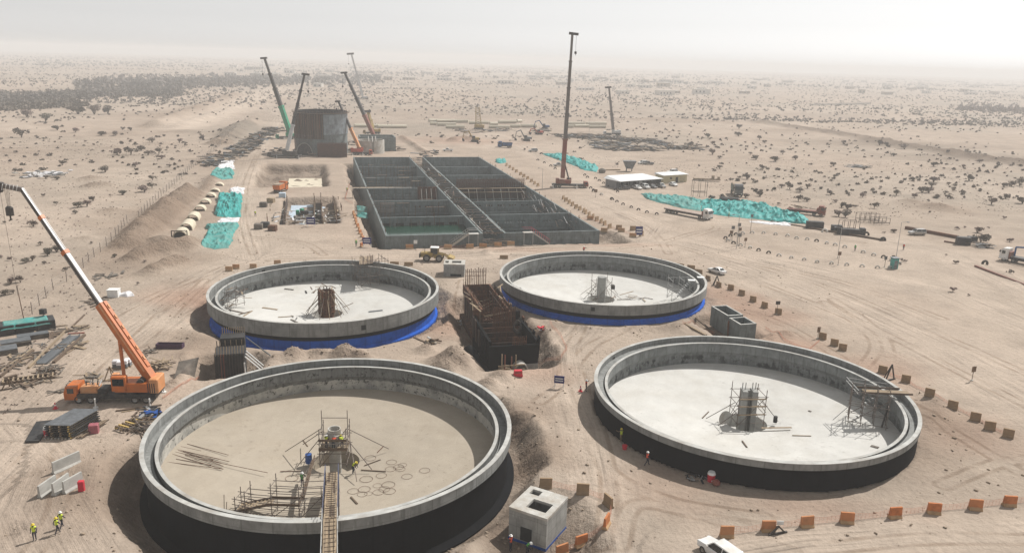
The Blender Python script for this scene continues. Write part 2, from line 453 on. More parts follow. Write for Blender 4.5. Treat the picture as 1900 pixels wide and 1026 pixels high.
M['pipe'] = mat('cream_glassfibre_pipe', (0.50, 0.46, 0.36), 0.6, amt=0.12, scale=0.5)
M['barrier'] = mat('faded_orange_concrete_barrier', (0.46, 0.23, 0.105), 0.8, amt=0.22, scale=1.6, dirt=(0.42, 0.32, 0.20), dirt_amt=0.55)
M['barrier_tan'] = mat('dusty_tan_concrete_barrier', (0.34, 0.25, 0.16), 0.85, amt=0.22, scale=1.6, dirt=(0.36, 0.20, 0.13), dirt_amt=0.45)
M['barrier_hot'] = mat('orange_concrete_barrier', (0.58, 0.20, 0.07), 0.75, amt=0.2, scale=1.6, dirt=(0.52, 0.30, 0.16), dirt_amt=0.4)
def barrier_mat(name, up, low):
    m, nt, b = _new(name); co0 = N(nt, 'ShaderNodeTexCoord').outputs['Object']; co = coords(nt)
    sp = N(nt, 'ShaderNodeSeparateXYZ'); nt.links.new(co0, sp.inputs[0])
    n_ = noise(nt, co, 2.2, 5, 0.65)
    ad = N(nt, 'ShaderNodeMath', operation='MULTIPLY_ADD'); nt.links.new(n_, ad.inputs[0]); ad.inputs[1].default_value = 0.35; nt.links.new(sp.outputs[2], ad.inputs[2])
    c = mix(nt, ramp(nt, ad.outputs[0], [(0.52, 0.0), (0.62, 1.0)]), low, up)
    c = mix(nt, 1.0, c, ramp(nt, noise(nt, co, 1.3, 6, 0.7), [(0.3, 0.62), (0.55, 1.0), (0.75, 1.2)]), 'MULTIPLY')
    oi = N(nt, 'ShaderNodeObjectInfo'); c = mix(nt, ramp(nt, oi.outputs['Random'], [(0.0, 0.0), (1.0, 0.55)]), c, (low[0]*.95, low[1]*.95, low[2]*.95))
    nt.links.new(c, b.inputs['Base Color']); b.inputs['Roughness'].default_value = 0.85; b.inputs['Specular IOR Level'].default_value = 0.2
    return m
M['barrier_hot'] = barrier_mat('worn_orange_barrier', (0.50, 0.17, 0.06), (0.42, 0.27, 0.15))
M['barrier_tan'] = barrier_mat('worn_tan_barrier', (0.33, 0.23, 0.14), (0.30, 0.21, 0.13))
M['barrier'] = barrier_mat('worn_pale_orange_barrier', (0.45, 0.24, 0.12), (0.42, 0.31, 0.2))
M['barrier_white'] = mat('pale_concrete_barrier', (0.42, 0.41, 0.38), 0.85, amt=0.18, scale=1.2)
M['roof_white'] = mat('white_sheet_roof', (0.70, 0.71, 0.71), 0.5, amt=0.06, scale=0.4)
M['cabin_cream'] = mat('cream_cabin_panel', (0.42, 0.38, 0.25), 0.6, amt=0.1, scale=0.5)
M['wall_grey'] = mat('grey_cabin_panel', (0.20, 0.20, 0.20), 0.7, amt=0.15, scale=0.5)
M['hole'] = mat('dark_opening_shade', (0.03, 0.032, 0.032), 0.9, amt=0.2)  # near-black painted in place of the shade inside openings
M['skin'] = mat('skin', (0.16, 0.085, 0.05), 0.6, amt=0.1)
M['trousers'] = mat('dark_work_trousers', (0.03, 0.034, 0.05), 0.9, amt=0.3, scale=8)
M['trousers_tan'] = mat('khaki_work_trousers', (0.20, 0.15, 0.09), 0.9, amt=0.3, scale=8)
M['shirt'] = mat('work_shirt', (0.11, 0.13, 0.17), 0.9, amt=0.3, scale=8)
M['vest_yellow'] = mat('yellow_hi_vis_cloth', (0.56, 0.66, 0.06), 0.7, amt=0.12, scale=8)
M['vest_orange'] = mat('orange_hi_vis_cloth', (0.66, 0.10, 0.05), 0.7, amt=0.12, scale=8)
M['vest_green'] = mat('green_hi_vis_cloth', (0.14, 0.48, 0.12), 0.7, amt=0.12, scale=8)
M['helmet_white'] = mat('white_helmet', (0.75, 0.75, 0.73), 0.35, amt=0.04)
M['helmet_yellow'] = mat('yellow_helmet', (0.66, 0.52, 0.05), 0.35, amt=0.04)
M['tyre_white'] = mat('whitewashed_tyre', (0.62, 0.60, 0.56), 0.85, amt=0.15, scale=3, dirt=(0.3, 0.27, 0.23), dirt_amt=0.45)
M['lampred'] = mat('tail_lamp_glass', (0.25, 0.01, 0.01), 0.2, amt=0.05)
M['lampclear'] = mat('head_lamp_glass', (0.6, 0.6, 0.58), 0.15, amt=0.05)
M['stone'] = mat('limestone_rubble', (0.30, 0.235, 0.175), 0.9, amt=0.35, scale=1.0)
M['debris'] = mat('dark_scrap', (0.075, 0.065, 0.055), 0.85, amt=0.6, scale=0.7, dirt=(0.22, 0.19, 0.16), dirt_amt=0.4)
M['far_wall'] = mat('pale_rendered_wall', (0.58, 0.55, 0.50), 0.9, amt=0.1, scale=0.05)
M['far_tan'] = mat('tan_rendered_wall', (0.36, 0.30, 0.23), 0.9, amt=0.1, scale=0.05)
def glass(name, col=(0.012, 0.016, 0.018)):
    m, nt, b = _new(name)
    c = ramp(nt, noise(nt, coords(nt), 1.5, 2), [(0.3, col), (0.7, tuple(x*1.6 for x in col))])
    nt.links.new(c, b.inputs['Base Color'])
    b.inputs['Roughness'].default_value = 0.08; b.inputs['Specular IOR Level'].default_value = 0.6
    return m
M['glass'] = glass('tinted_window_glass')
def water_mat():
    m, nt, b = _new('green_basin_water')
    co = coords(nt)
    c = ramp(nt, noise(nt, co, 0.12, 3), [(0.3, (0.008, 0.035, 0.022)), (0.7, (0.014, 0.055, 0.036))])
    nt.links.new(c, b.inputs['Base Color']); b.inputs['Roughness'].default_value = 0.12
    bump(nt, b, noise(nt, co, 1.5, 3), 0.06, 0.05)
    return m
M['water'] = water_mat()
def leaf_mat(name, col, amt=0.45):
    m, nt, b = _new(name)
    co = coords(nt)
    c = ramp(nt, noise(nt, co, 0.9, 5, 0.7), [(0.3, tuple(x*(1-amt) for x in col)), (0.7, tuple(x*(1+amt) for x in col))])
    oi = N(nt, 'ShaderNodeObjectInfo')
    c = mix(nt, ramp(nt, oi.outputs['Random'], [(0.0, 0.0), (1.0, 0.5)]), c, (col[0]*1.35, col[1]*1.12, col[2]*1.3))
    nt.links.new(c, b.inputs['Base Color']); b.inputs['Roughness'].default_value = 0.9
    b.inputs['Specular IOR Level'].default_value = 0.1
    return m
M['leaf'] = leaf_mat('dusty_scrub_leaves', (0.14, 0.124, 0.098))
M['leaf_grey'] = leaf_mat('dry_grey_twigs', (0.20, 0.165, 0.138))
M['leaf_far'] = leaf_mat('olive_scrub_leaves', (0.15, 0.142, 0.118))
M['bark'] = mat('scrub_bark', (0.085, 0.065, 0.05), 0.95, amt=0.3, scale=6)

# ------------------------------------------------------------------ terrain height
_tab = np.random.default_rng(5).random((512, 512))
def vnoise(x, y):
    xi = np.floor(x).astype(int); yi = np.floor(y).astype(int)
    fx = x - xi; fy = y - yi
    fx = fx*fx*(3-2*fx); fy = fy*fy*(3-2*fy)
    a = _tab[xi % 512, yi % 512]; b = _tab[(xi+1) % 512, yi % 512]
    c = _tab[xi % 512, (yi+1) % 512]; d = _tab[(xi+1) % 512, (yi+1) % 512]
    return (a*(1-fx)+b*fx)*(1-fy) + (c*(1-fx)+d*fx)*fy
def fbm(x, y, s, o=4, g=0.5):
    t = 0; a = 1.0; n = 0
    for i in range(o):
        t = t + a*(vnoise(x*s+17.3*i, y*s+9.1*i)-0.5); n += a; a *= g; s *= 2.03
    return t/n*2
TANKS = {'A': UV(1.1, 90.3), 'B': UV(57.5, 90.9), 'C': UV(1.2, 149.8), 'D': UV(57.7, 150.9)}
RING = {'A': (-2.95, 22.9, 0.95), 'B': (-0.05, 22.4, 0.5), 'C': (-1.95, 22.6, 0.75), 'D': (-0.4, 22.6, 0.4)}
RECTS = [  # u0,u1,v0,v1,depth,slope,jitter
    (16.0, 74.0, 195.6, 358.6, -6.6, 6.0, 0.0),
    (13.9, 17.0, 198.0, 358.0, -4.6, 3.2, 1.6),
    (73.0, 79.5, 196.5, 207.0, -2.6, 0.8, 1.0),
    (-20.0, 2.5, 297.0, 355.0, -3.8, 1.5, 1.3),
    (-9.5, 5.5, 229.0, 272.0, -2.6, 2.2, 0.6),
    (26.2, 34.8, 114.5, 149.0, -3.2, 1.0, 0.9),
    (69.6, 75.5, 119.5, 131.5, -1.6, 0.9, 0.5),
    (17.2, 24.8, 65.6, 72.8, -1.75, 0.55, 0.5),
    (-17.0, -10.5, 117.5, 124.5, -2.2, 1.0, 0.6),
]
MOUNDS = []   # x, y, rx, ry, rot, height, sharp
def mound(px, py, r, h, ry=None, rot=0.0):
    p = G(px, py); MOUNDS.append((p.x, p.y, r, ry or r, rot, h))
def ridge(pts, w, h, n=14):
    q = [G(*p) for p in pts]
    L = [0]
    for a, b in zip(q[:-1], q[1:]): L.append(L[-1] + (b-a).length)
    step = w*0.45; k = max(2, int(L[-1]/step))
    for i in range(k+1):
        s = L[-1]*i/k
        for j in range(len(q)-1):
            if s <= L[j+1]+1e-6:
                p = q[j].lerp(q[j+1], (s-L[j])/max(1e-6, L[j+1]-L[j])); break
        MOUNDS.append((p.x, p.y, w*random.uniform(.85, 1.2), w*random.uniform(.85, 1.2), 0, h*random.uniform(.8, 1.15)))
ridge([(238, 458), (272, 425), (310, 392), (350, 362)], 6.5, 3.0)
ridge([(248, 482), (285, 470), (345, 460)], 5.0, 2.3)
ridge([(278, 506), (330, 488)], 4.0, 1.6)
mound(300, 452, 6, 2.2); mound(352, 455, 5.5, 2.0)
mound(182, 347, 8, 1.9); mound(168, 334, 7, 1.6); mound(205, 392, 7, 0.9); mound(150, 445, 6, 0.8)
ridge([(410, 268), (440, 240), (470, 228)], 9.0, 3.0)
ridge([(380, 355), (395, 330)], 4.0, 1.2)
ridge([(285, 236), (345, 212), (440, 176)], 10.0, 3.2)
ridge([(320, 238), (470, 190)], 7.0, 1.6)
ridge([(1405, 228), (1500, 243), (1600, 258), (1700, 276), (1800, 292), (1900, 306)], 9.0, 2.6)
ridge([(1180, 222), (1260, 222), (1330, 228), (1400, 232)], 9.0, 1.6)
ridge([(1560, 222), (1640, 232)], 7.0, 1.4)
mound(545, 662, 3.2, 1.7); mound(640, 661, 3.6, 2.3); mound(668, 668, 3.0, 1.7); mound(592, 658, 3.0, 1.6); mound(505, 668, 2.4, 1.2)
mound(845, 672, 4.6, 3.0); mound(868, 650, 3.0, 2.2); mound(820, 690, 3.5, 2.2); mound(790, 650, 2.6, 1.1)
mound(1018, 648, 3.4, 1.6); mound(1008, 618, 3.0, 1.3)
ridge([(1035, 600), (1110, 604), (1180, 604), (1250, 607)], 4.2, 1.25)
mound(930, 700, 3.0, 1.2); mound(905, 715, 2.6, 1.2)
ridge([(968, 770), (985, 800), (975, 850)], 2.2, 0.75)
mound(900, 1012, 3.2, 1.9); mound(870, 1026, 3.0, 1.7); mound(930, 985, 1.8, 0.9)
ridge([(1085, 945), (1080, 975), (1068, 1000)], 1.1, 0.55)
ridge([(1420, 628), (1460, 622)], 2.0, 0.8)
ridge([(1720, 790), (1745, 760), (1722, 730)], 2.4, 0.5)
mound(322, 715, 1.9, 1.1); mound(335, 700, 1.5, 0.7); mound(360, 625, 3, 0.7); mound(345, 660, 3, 0.6)
mound(175, 862, 3, 0.4); mound(225, 845, 2.5, 0.5); mound(15, 985, 2.0, -0.5)
mound(1740, 385, 9, 1.6); mound(1690, 375, 7, 1.2); mound(1170, 352, 2, 0.3)
ridge([(1808, 490), (1850, 502), (1900, 528)], 2.0, 0.5)
ridge([(880, 262), (860, 258), (840, 262)], 6, 1.8); mound(900, 470, 2.2, 0.9); mound(815, 262, 5, 1.2); mound(990, 246, 7, 2.2)
ridge([(745, 255), (790, 285), (800, 300)], 3.5, 1.2)
MA = np.array(MOUNDS)
def terrain_z(x, y):
    x = np.asarray(x, float); y = np.asarray(y, float)
    far = np.clip((np.hypot(x, y-150)-150)/250, 0, 1)
    z = fbm(x, y, 0.045, 4)*(0.16+0.75*far) + fbm(x, y, 0.35, 3)*0.05*(1+far) + fbm(x, y, 0.006, 3)*far*3.0
    z = z - 0.05
    for (mx, my, rx, ry, rot, h) in MOUNDS:
        R = max(rx, ry)*1.7
        k = (abs(x-mx) < R) & (abs(y-my) < R)
        if not k.any(): continue
        xx = x[k]-mx; yy = y[k]-my
        n = fbm(x[k], y[k], 0.55, 4)
        d = np.sqrt((xx/rx)**2+(yy/ry)**2)*(1+0.28*n)
        g = np.clip(1-d, 0, 1); g = g*g*(3-2*g)*0.55+np.clip(1-d, 0, 1)*0.45
        c = h*g*(1+0.35*n)
        z[k] = np.maximum(z[k], z[k]*0.4+c) if h > 0 else z[k]+c
    u = x*E1.x+y*E1.y; v = x*E2.x+y*E2.y
    jn = fbm(x, y, 0.22, 4)
    for (u0, u1, v0, v1, dep, sl, ji) in RECTS:
        m = 20
        k = (u > u0-m) & (u < u1+m) & (v > v0-m) & (v < v1+m)
        if not k.any(): continue
        du = np.maximum(np.maximum(u0-u[k], u[k]-u1), 0); dv = np.maximum(np.maximum(v0-v[k], v[k]-v1), 0)
        d = np.maximum(np.hypot(du, dv)+jn[k]*ji, 0)
        z[k] = np.minimum(z[k], dep+d*sl+jn[k]*0.25*(ji > 0))
    for kk, c in TANKS.items():
        zf, fr, sl = RING[kk]
        dx = x-c.x; dy = y-c.y
        d = np.hypot(dx, dy)
        k = d < 45
        jit = jn[k]*1.3
        z[k] = np.minimum(z[k], zf+np.maximum(d[k]-fr+jit, 0)*sl + fbm(x[k], y[k], .8, 2)*0.08)
        z[d < 21.0] = -6.5
    return z
def HZ(x, y):
    return float(terrain_z(np.array([x]), np.array([y]))[0])
def GZ(px, py, lift=0.0):                  # survey point set down on the terrain
    p = G(px, py)
    for _ in range(3): p = G(px, py, HZ(p.x, p.y))
    p.z = HZ(p.x, p.y) + lift
    return p
def on(x, y, lift=0.0): return Vector((x, y, HZ(x, y)+lift))

# ------------------------------------------------------------------ ground sheet
def axis(segs):
    out = [segs[0][0]]
    for a, b, s in segs:
        n = max(1, int(round((b-a)/s)))
        out += list(np.linspace(a, b, n+1)[1:])
    return out
def grow(a, s, g, end):
    out = []
    while a < end:
        s *= g; a += s; out.append(a)
    return out
ys = axis([(-420, 0, 35), (0, 44, 5.5), (44, 64, 1.2), (64, 175, 0.5), (175, 262, 0.75), (262, 420, 1.25)])
ys += grow(ys[-1], 1.25, 1.035, 7200)
xr = axis([(0, 62, 0.55), (62, 110, 0.9), (110, 170, 1.6)])
xr += grow(170, 1.6, 1.05, 6500)
xs = [-a for a in xr[::-1]][:-1] + xr
xs = np.array(xs); ys = np.array(ys)
X, Y = np.meshgrid(xs, ys)
X = X.ravel(); Y = Y.ravel()
Z = terrain_z(X, Y)
nx, ny = len(xs), len(ys)
idx = np.arange(nx*ny).reshape(ny, nx)
quads = np.stack([idx[:-1, :-1], idx[:-1, 1:], idx[1:, 1:], idx[1:, :-1]], -1).reshape(-1, 4)
gm = bpy.data.meshes.new('ground')
gm.vertices.add(nx*ny); gm.vertices.foreach_set('co', np.stack([X, Y, Z], 1).astype(np.float32).ravel())
gm.loops.add(quads.size); gm.loops.foreach_set('vertex_index', quads.ravel().astype(np.int32))
gm.polygons.add(len(quads)); gm.polygons.foreach_set('loop_start', np.arange(0, quads.size, 4, dtype=np.int32))
gm.polygons.foreach_set('use_smooth', np.ones(len(quads), bool))
gm.update(); gm.validate()

# soil kinds: compacted haul roads (pale, streaked along the driving line), dug soil, reddish fill, open desert
ROADS = [  # pixel polyline, half width in metres
    ([(1930, 745), (1780, 660), (1600, 575), (1420, 500), (1290, 458), (1180, 448), (1000, 462), (850, 470)], 15),
    ([(1950, 620), (1760, 540), (1560, 505), (1380, 470), (1250, 440)], 10),
    ([(1950, 560), (1760, 470), (1560, 425), (1380, 412), (1250, 402), (1150, 370), (1080, 335), (1010, 290), (950, 262), (900, 245)], 9),
    ([(-40, 905), (80, 790), (200, 665), (320, 575), (420, 500), (520, 474), (700, 472), (900, 466)], 11),
    ([(470, 480), (455, 420), (452, 350), (468, 300), (480, 262), (520, 215), (480, 180)], 7),
    ([(1110, 1060), (1095, 900), (1075, 780), (1045, 700), (1040, 640), (1100, 590)], 7),
    ([(1950, 980), (1700, 990), (1480, 1005), (1250, 1040)], 6),
    ([(860, 600), (848, 560), (880, 500), (960, 475)], 5),
    ([(120, 1060), (60, 940), (90, 860), (40, 800)], 9),
    ([(870, 470), (1050, 455), (1190, 448), (1210, 420), (1100, 375)], 8),
]
def road_fields(x, y):
    best = np.full(x.shape, 9.0); ru = np.zeros(x.shape); rv = np.zeros(x.shape)
    for ri, (pts, w) in enumerate(ROADS):
        q = np.array([list(G(*p))[:2] for p in pts])
        t = np.linspace(0, len(q)-1, 40)                       # smooth the polyline
        i = np.clip(t.astype(int), 0, len(q)-2); f = (t-i)[:, None]; f = f*f*(3-2*f)*0.5+f*0.5
        s = q[i]*(1-f)+q[i+1]*f
        k = (x > s[:, 0].min()-2*w) & (x < s[:, 0].max()+2*w) & (y > s[:, 1].min()-2*w) & (y < s[:, 1].max()+2*w)
        xx = x[k]; yy = y[k]
        bd = np.full(xx.shape, 1e9); bl = np.zeros(xx.shape); bs = np.zeros(xx.shape); acc = 0.0
        for a, b in zip(s[:-1], s[1:]):
            d = b-a; L = np.hypot(*d)
            if L < 1e-6: continue
            tt = np.clip(((xx-a[0])*d[0]+(yy-a[1])*d[1])/L/L, 0, 1)
            dx = xx-(a[0]+d[0]*tt); dy = yy-(a[1]+d[1]*tt)
            dd = np.hypot(dx, dy); lat = (dx*-d[1]+dy*d[0])/L
            m = dd < bd
            bd[m] = dd[m]; bl[m] = lat[m]; bs[m] = acc+tt[m]*L
            acc += L
        rel = bd/w
        kk = np.where(k)[0]; m = rel < best[kk]
        best[kk[m]] = rel[m]; ru[kk[m]] = bl[m]+ri*57; rv[kk[m]] = bs[m]
    return best, ru, rv
best, ru, rv = road_fields(X, Y)
road = np.clip(1.25-best*(1+0.25*fbm(X, Y, 0.12, 3)), 0, 1)
SAND = np.array([0.365, 0.290, 0.230]); PALE = np.array([0.445, 0.365, 0.296]); DUG = np.array([0.235, 0.172, 0.127])
RED = np.array([0.33, 0.198, 0.14]); GREYS = np.array([0.31, 0.262, 0.212]); DARK = np.array([0.165, 0.123, 0.092])
col = np.tile(SAND, (len(X), 1))
def blend(c, w): 
    global col
    col = col*(1-w[:, None])+c*w[:, None]
big = fbm(X, Y, 0.012, 4)
blend(GREYS, np.clip(big*1.6+0.25, 0, 1)*0.7)
blend(PALE, np.clip(fbm(X+300, Y, 0.02, 4)*1.8, 0, 1)*0.6)
blend(PALE, road*0.75)
rise = Z - (fbm(X, Y, 0.045, 4)*0.16)
dn = fbm(X, Y, 0.25, 4)
dug = np.clip((rise-0.35)*1.2, 0, 1)*(np.hypot(X, Y) < 900) * (np.hypot(X+0, Y-150) < 420)
blend(DUG, np.clip(dug*(0.75+0.6*dn), 0, 1)*0.8)
blend(DARK, np.clip((-rise-0.5)*0.9, 0, 1)*np.clip(0.5+0.7*dn, 0, 1)*(Y < 420))
def blob(px, py, r, c, s, ry=None):
    p = G(px, py)
    d = np.sqrt(((X-p.x)/r)**2+((Y-p.y)/(ry or r))**2)*(1+0.5*fbm(X, Y, 0.15, 4))
    blend(np.array(c), np.clip(1.3-d, 0, 1)*s)
for b_ in [(395, 560, 9, RED, .6), (350, 545, 9, RED, .45), (850, 590, 6, RED, .5), (835, 560, 5, RED, .4), (1330, 545, 9, RED, .5),
           (1400, 580, 10, RED, .5), (1470, 640, 7, RED, .5), (1640, 690, 8, RED, .45), (1780, 800, 8, RED, .35), (1500, 940, 9, RED, .35, 3),
           (1000, 690, 6, RED, .45), (830, 610, 6, RED, .45), (1240, 900, 7, RED, .25), (900, 460, 25, RED, .4, 3), (1100, 452, 20, RED, .35, 3),
           (960, 760, 6, DUG, .7), (985, 830, 5, DUG, .7), (930, 960, 7, DUG, .5), (1740, 780, 6, DUG, .6), (1710, 840, 6, DUG, .45),
           (190, 870, 7, DUG, .55), (230, 920, 6, DUG, .5), (120, 960, 8, DUG, .3), (270, 480, 16, DUG, .6), (310, 400, 20, DUG, .6, 24),
           (420, 300, 18, DUG, .5, 30), (440, 240, 22, GREYS*0.72, .6, 45), (330, 215, 40, DUG, .5, 60), (1650, 268, 90, DARK*1.1, .55, 22), (1500, 245, 60, DUG, .5, 22),
           (1820, 295, 60, DARK, .55, 20), (1250, 225, 60, DUG, .45, 20), (1740, 385, 14, DUG, .5), (860, 262, 40, RED*.95, .45, 25), (1010, 255, 30, DUG, .4, 30),
           (680, 400, 5, SAND*1.12, .6, 60), (1000, 610, 6, SAND, .4), (380, 640, 7, DUG, .4), (330, 650, 9, DUG, .4), (860, 660, 7, SAND*1.0, .7), (600, 660, 14, SAND, .6, 4),
           (1150, 602, 14, SAND*1.05, .7, 4), (110, 700, 12, DUG, .2), (950, 720, 6, PALE, .5), (1100, 640, 9, PALE, .4)]:
    blob(*b_)
def stripe(pts, w, c, s):
    q = np.array([list(G(*p))[:2] for p in pts]); bd = np.full(len(X), 1e9); jn_ = fbm(X, Y, 0.06, 4)
    for a_, b_ in zip(q[:-1], q[1:]):
        d_ = b_-a_; t2 = np.clip(((X-a_[0])*d_[0]+(Y-a_[1])*d_[1])/(d_@d_), 0, 1); bd = np.minimum(bd, np.hypot(X-a_[0]-d_[0]*t2, Y-a_[1]-d_[1]*t2))
    blend(np.array(c), np.clip(1.5-bd/w*(1+.6*jn_), 0, 1)*s)
stripe([(1400, 226), (1500, 243), (1600, 258), (1700, 276), (1800, 292), (1920, 309)], 8, DARK*1.0, .85)
stripe([(1180, 221), (1260, 221), (1330, 227), (1400, 231)], 8, DUG, .6)
stripe([(285, 238), (345, 214), (440, 178)], 10, DUG, .7)
stripe([(330, 238), (420, 205), (520, 162)], 16, PALE*1.08, .8)
stripe([(230, 462), (272, 428), (310, 395), (350, 365)], 7, DUG*1.05, .6)
stripe([(430, 262), (455, 236)], 10, GREYS*.75, .6)
TRACKS = [[(1530, 560), (1590, 600), (1625, 640), (1600, 680), (1560, 690)], [(1545, 555), (1600, 590), (1640, 630), (1650, 660)], [(1330, 560), (1450, 600), (1600, 690), (1750, 790), (1900, 880)],
    [(1400, 520), (1600, 600), (1800, 700), (1920, 760)], [(1300, 470), (1500, 520), (1700, 600), (1920, 700)], [(1120, 1000), (1130, 900), (1110, 800), (1080, 740), (1060, 690)], [(1150, 1010), (1180, 935), (1300, 955), (1500, 1012)],
    [(1040, 640), (1050, 680), (1030, 720), (1000, 745)], [(860, 520), (850, 560), (835, 600)], [(880, 510), (875, 545), (862, 575)], [(330, 560), (250, 640), (150, 760), (40, 880)], [(300, 580), (200, 680), (60, 840), (-20, 900)],
    [(380, 520), (300, 600), (262, 640)], [(500, 482), (700, 477), (900, 467), (1100, 460)], [(470, 470), (450, 400), (460, 330), (482, 280)], [(1240, 470), (1220, 440), (1180, 410), (1120, 385)], [(1250, 455), (1350, 480), (1550, 520), (1750, 590)],
    [(1000, 465), (1200, 455), (1300, 430), (1400, 428), (1600, 450)], [(1190, 600), (1100, 640), (1050, 700)], [(1080, 605), (1060, 650), (1075, 700), (1090, 760)], [(60, 1026), (110, 920), (60, 830)], [(1920, 1000), (1700, 1000), (1500, 1020)], [(1750, 900), (1850, 860), (1930, 850)],
    [(1100, 820), (1140, 880), (1250, 930), (1420, 960)], [(600, 472), (560, 450), (470, 440)], [(1280, 440), (1330, 420), (1250, 405), (1190, 395)], [(200, 590), (260, 560), (330, 530), (420, 495)]]
td = np.full(len(X), 50.0)
for tr_ in TRACKS:
    q = np.array([list(G(*p))[:2] for p in tr_]); tt = np.linspace(0, len(q)-1, 24); ii = np.clip(tt.astype(int), 0, len(q)-2)
    ff = (tt-ii)[:, None]; p0 = q[np.maximum(ii-1, 0)]; p1 = q[ii]; p2 = q[ii+1]; p3 = q[np.minimum(ii+2, len(q)-1)]
    s = .5*(2*p1+(p2-p0)*ff+(2*p0-5*p1+4*p2-p3)*ff**2+(3*p1-p0-3*p2+p3)*ff**3)
    for a_, b_ in zip(s[:-1], s[1:]):
        k = (X > min(a_[0], b_[0])-3) & (X < max(a_[0], b_[0])+3) & (Y > min(a_[1], b_[1])-3) & (Y < max(a_[1], b_[1])+3)
        if not k.any(): continue
        d_ = b_-a_; t2 = np.clip(((X[k]-a_[0])*d_[0]+(Y[k]-a_[1])*d_[1])/max(1e-9, d_@d_), 0, 1)
        td[k] = np.minimum(td[k], np.hypot(X[k]-a_[0]-d_[0]*t2, Y[k]-a_[1]-d_[1]*t2))
for name, arr in (('td', td), ('road', road), ('ru', ru), ('rv', rv), ('rough', np.clip(dug+np.clip(-rise, 0, 1), 0, 1))):
    a = gm.attributes.new(name, 'FLOAT', 'POINT'); a.data.foreach_set('value', arr.astype(np.float32))
a = gm.attributes.new('soil', 'FLOAT_COLOR', 'POINT')
a.data.foreach_set('color', np.concatenate([col, np.ones((len(X), 1))], 1).astype(np.float32).ravel())
def ground_mat():
    m, nt, b = _new('desert_soil')
    def attr(n, out):
        a = N(nt, 'ShaderNodeAttribute'); a.attribute_name = n; return a.outputs[out]
    soil = attr('soil', 'Color'); rd = attr('road', 'Fac')
    co = N(nt, 'ShaderNodeTexCoord').outputs['Object']
    n1 = noise(nt, co, 0.11, 8, 0.62)
    c = mix(nt, 1.0, soil, ramp(nt, n1, [(0.28, 0.80), (0.72, 1.14)]), 'MULTIPLY')
    n2 = noise(nt, co, 1.7, 7, 0.72)
    c = mix(nt, 1.0, c, ramp(nt, n2, [(0.30, 0.84), (0.52, 1.0), (0.75, 1.09)]), 'MULTIPLY')
    # wheel streaks along the driving line
    cb = N(nt, 'ShaderNodeCombineXYZ'); nt.links.new(attr('ru', 'Fac'), cb.inputs[0])
    sc_ = N(nt, 'ShaderNodeMath', operation='MULTIPLY'); sc_.inputs[1].default_value = 0.035
    nt.links.new(attr('rv', 'Fac'), sc_.inputs[0]); nt.links.new(sc_.outputs[0], cb.inputs[1])
    st = noise(nt, cb.outputs[0], 1.15, 5, 0.68)
    st2 = ramp(nt, st, [(0.33, 0.56), (0.44, 0.92), (0.56, 1.04), (0.70, 1.2)])
    brk = ramp(nt, noise(nt, co, 0.05, 3), [(0.35, 0.25), (0.6, 1.0)])
    f = N(nt, 'ShaderNodeMath', operation='MULTIPLY'); nt.links.new(rd, f.inputs[0]); nt.links.new(brk, f.inputs[1])
    c = mix(nt, f.outputs[0], c, mix(nt, 1.0, c, st2, 'MULTIPLY'))
    # paired wheel ruts
    sb = N(nt, 'ShaderNodeMath', operation='SUBTRACT'); nt.links.new(attr('td', 'Fac'), sb.inputs[0]); sb.inputs[1].default_value = 0.95
    ab = N(nt, 'ShaderNodeMath', operation='ABSOLUTE'); nt.links.new(sb.outputs[0], ab.inputs[0])
    rut = ramp(nt, ab.outputs[0], [(0.16, 1.0), (0.42, 0.0)])
    rk = ramp(nt, noise(nt, co, 0.16, 4), [(0.38, 0.1), (0.58, 0.85)])
    rf = N(nt, 'ShaderNodeMath', operation='MULTIPLY'); nt.links.new(rut, rf.inputs[0]); nt.links.new(rk, rf.inputs[1])
    c = mix(nt, rf.outputs[0], c, mix(nt, 1.0, c, (0.68, 0.64, 0.60), 'MULTIPLY'))
    # pebbles and dark crumbs
    vo = N(nt, 'ShaderNodeTexVoronoi'); vo.inputs['Scale'].default_value = 1.1; nt.links.new(co, vo.inputs['Vector'])
    pe = ramp(nt, vo.outputs['Distance'], [(0.06, 1.0), (0.13, 0.0)])
    pk = ramp(nt, noise(nt, co, 0.21, 4), [(0.52, 0.0), (0.66, 0.4)])
    pf = N(nt, 'ShaderNodeMath', operation='MULTIPLY'); nt.links.new(pe, pf.inputs[0]); nt.links.new(pk, pf.inputs[1])
    c = mix(nt, pf.outputs[0], c, (0.13, 0.10, 0.075))
    nt.links.new(c, b.inputs['Base Color'])
    b.inputs['Roughness'].default_value = 0.95; b.inputs['Specular IOR Level'].default_value = 0.12
    h1 = noise(nt, co, 0.9, 8, 0.66)
    hh = N(nt, 'ShaderNodeMath', operation='MULTIPLY_ADD'); nt.links.new(st, hh.inputs[0]); nt.links.new(f.outputs[0], hh.inputs[1]); nt.links.new(h1, hh.inputs[2])
    ds = N(nt, 'ShaderNodeMath', operation='MULTIPLY_ADD'); nt.links.new(attr('rough', 'Fac'), ds.inputs[0]); ds.inputs[1].default_value = 1.1; ds.inputs[2].default_value = 0.38
    bn = N(nt, 'ShaderNodeBump'); bn.inputs['Strength'].default_value = 0.8
    nt.links.new(ds.outputs[0], bn.inputs['Distance']); nt.links.new(hh.outputs[0], bn.inputs['Height']); nt.links.new(bn.outputs[0], b.inputs['Normal'])
    return m
gm.materials.append(ground_mat())
_gz = Z.reshape(ny, nx)
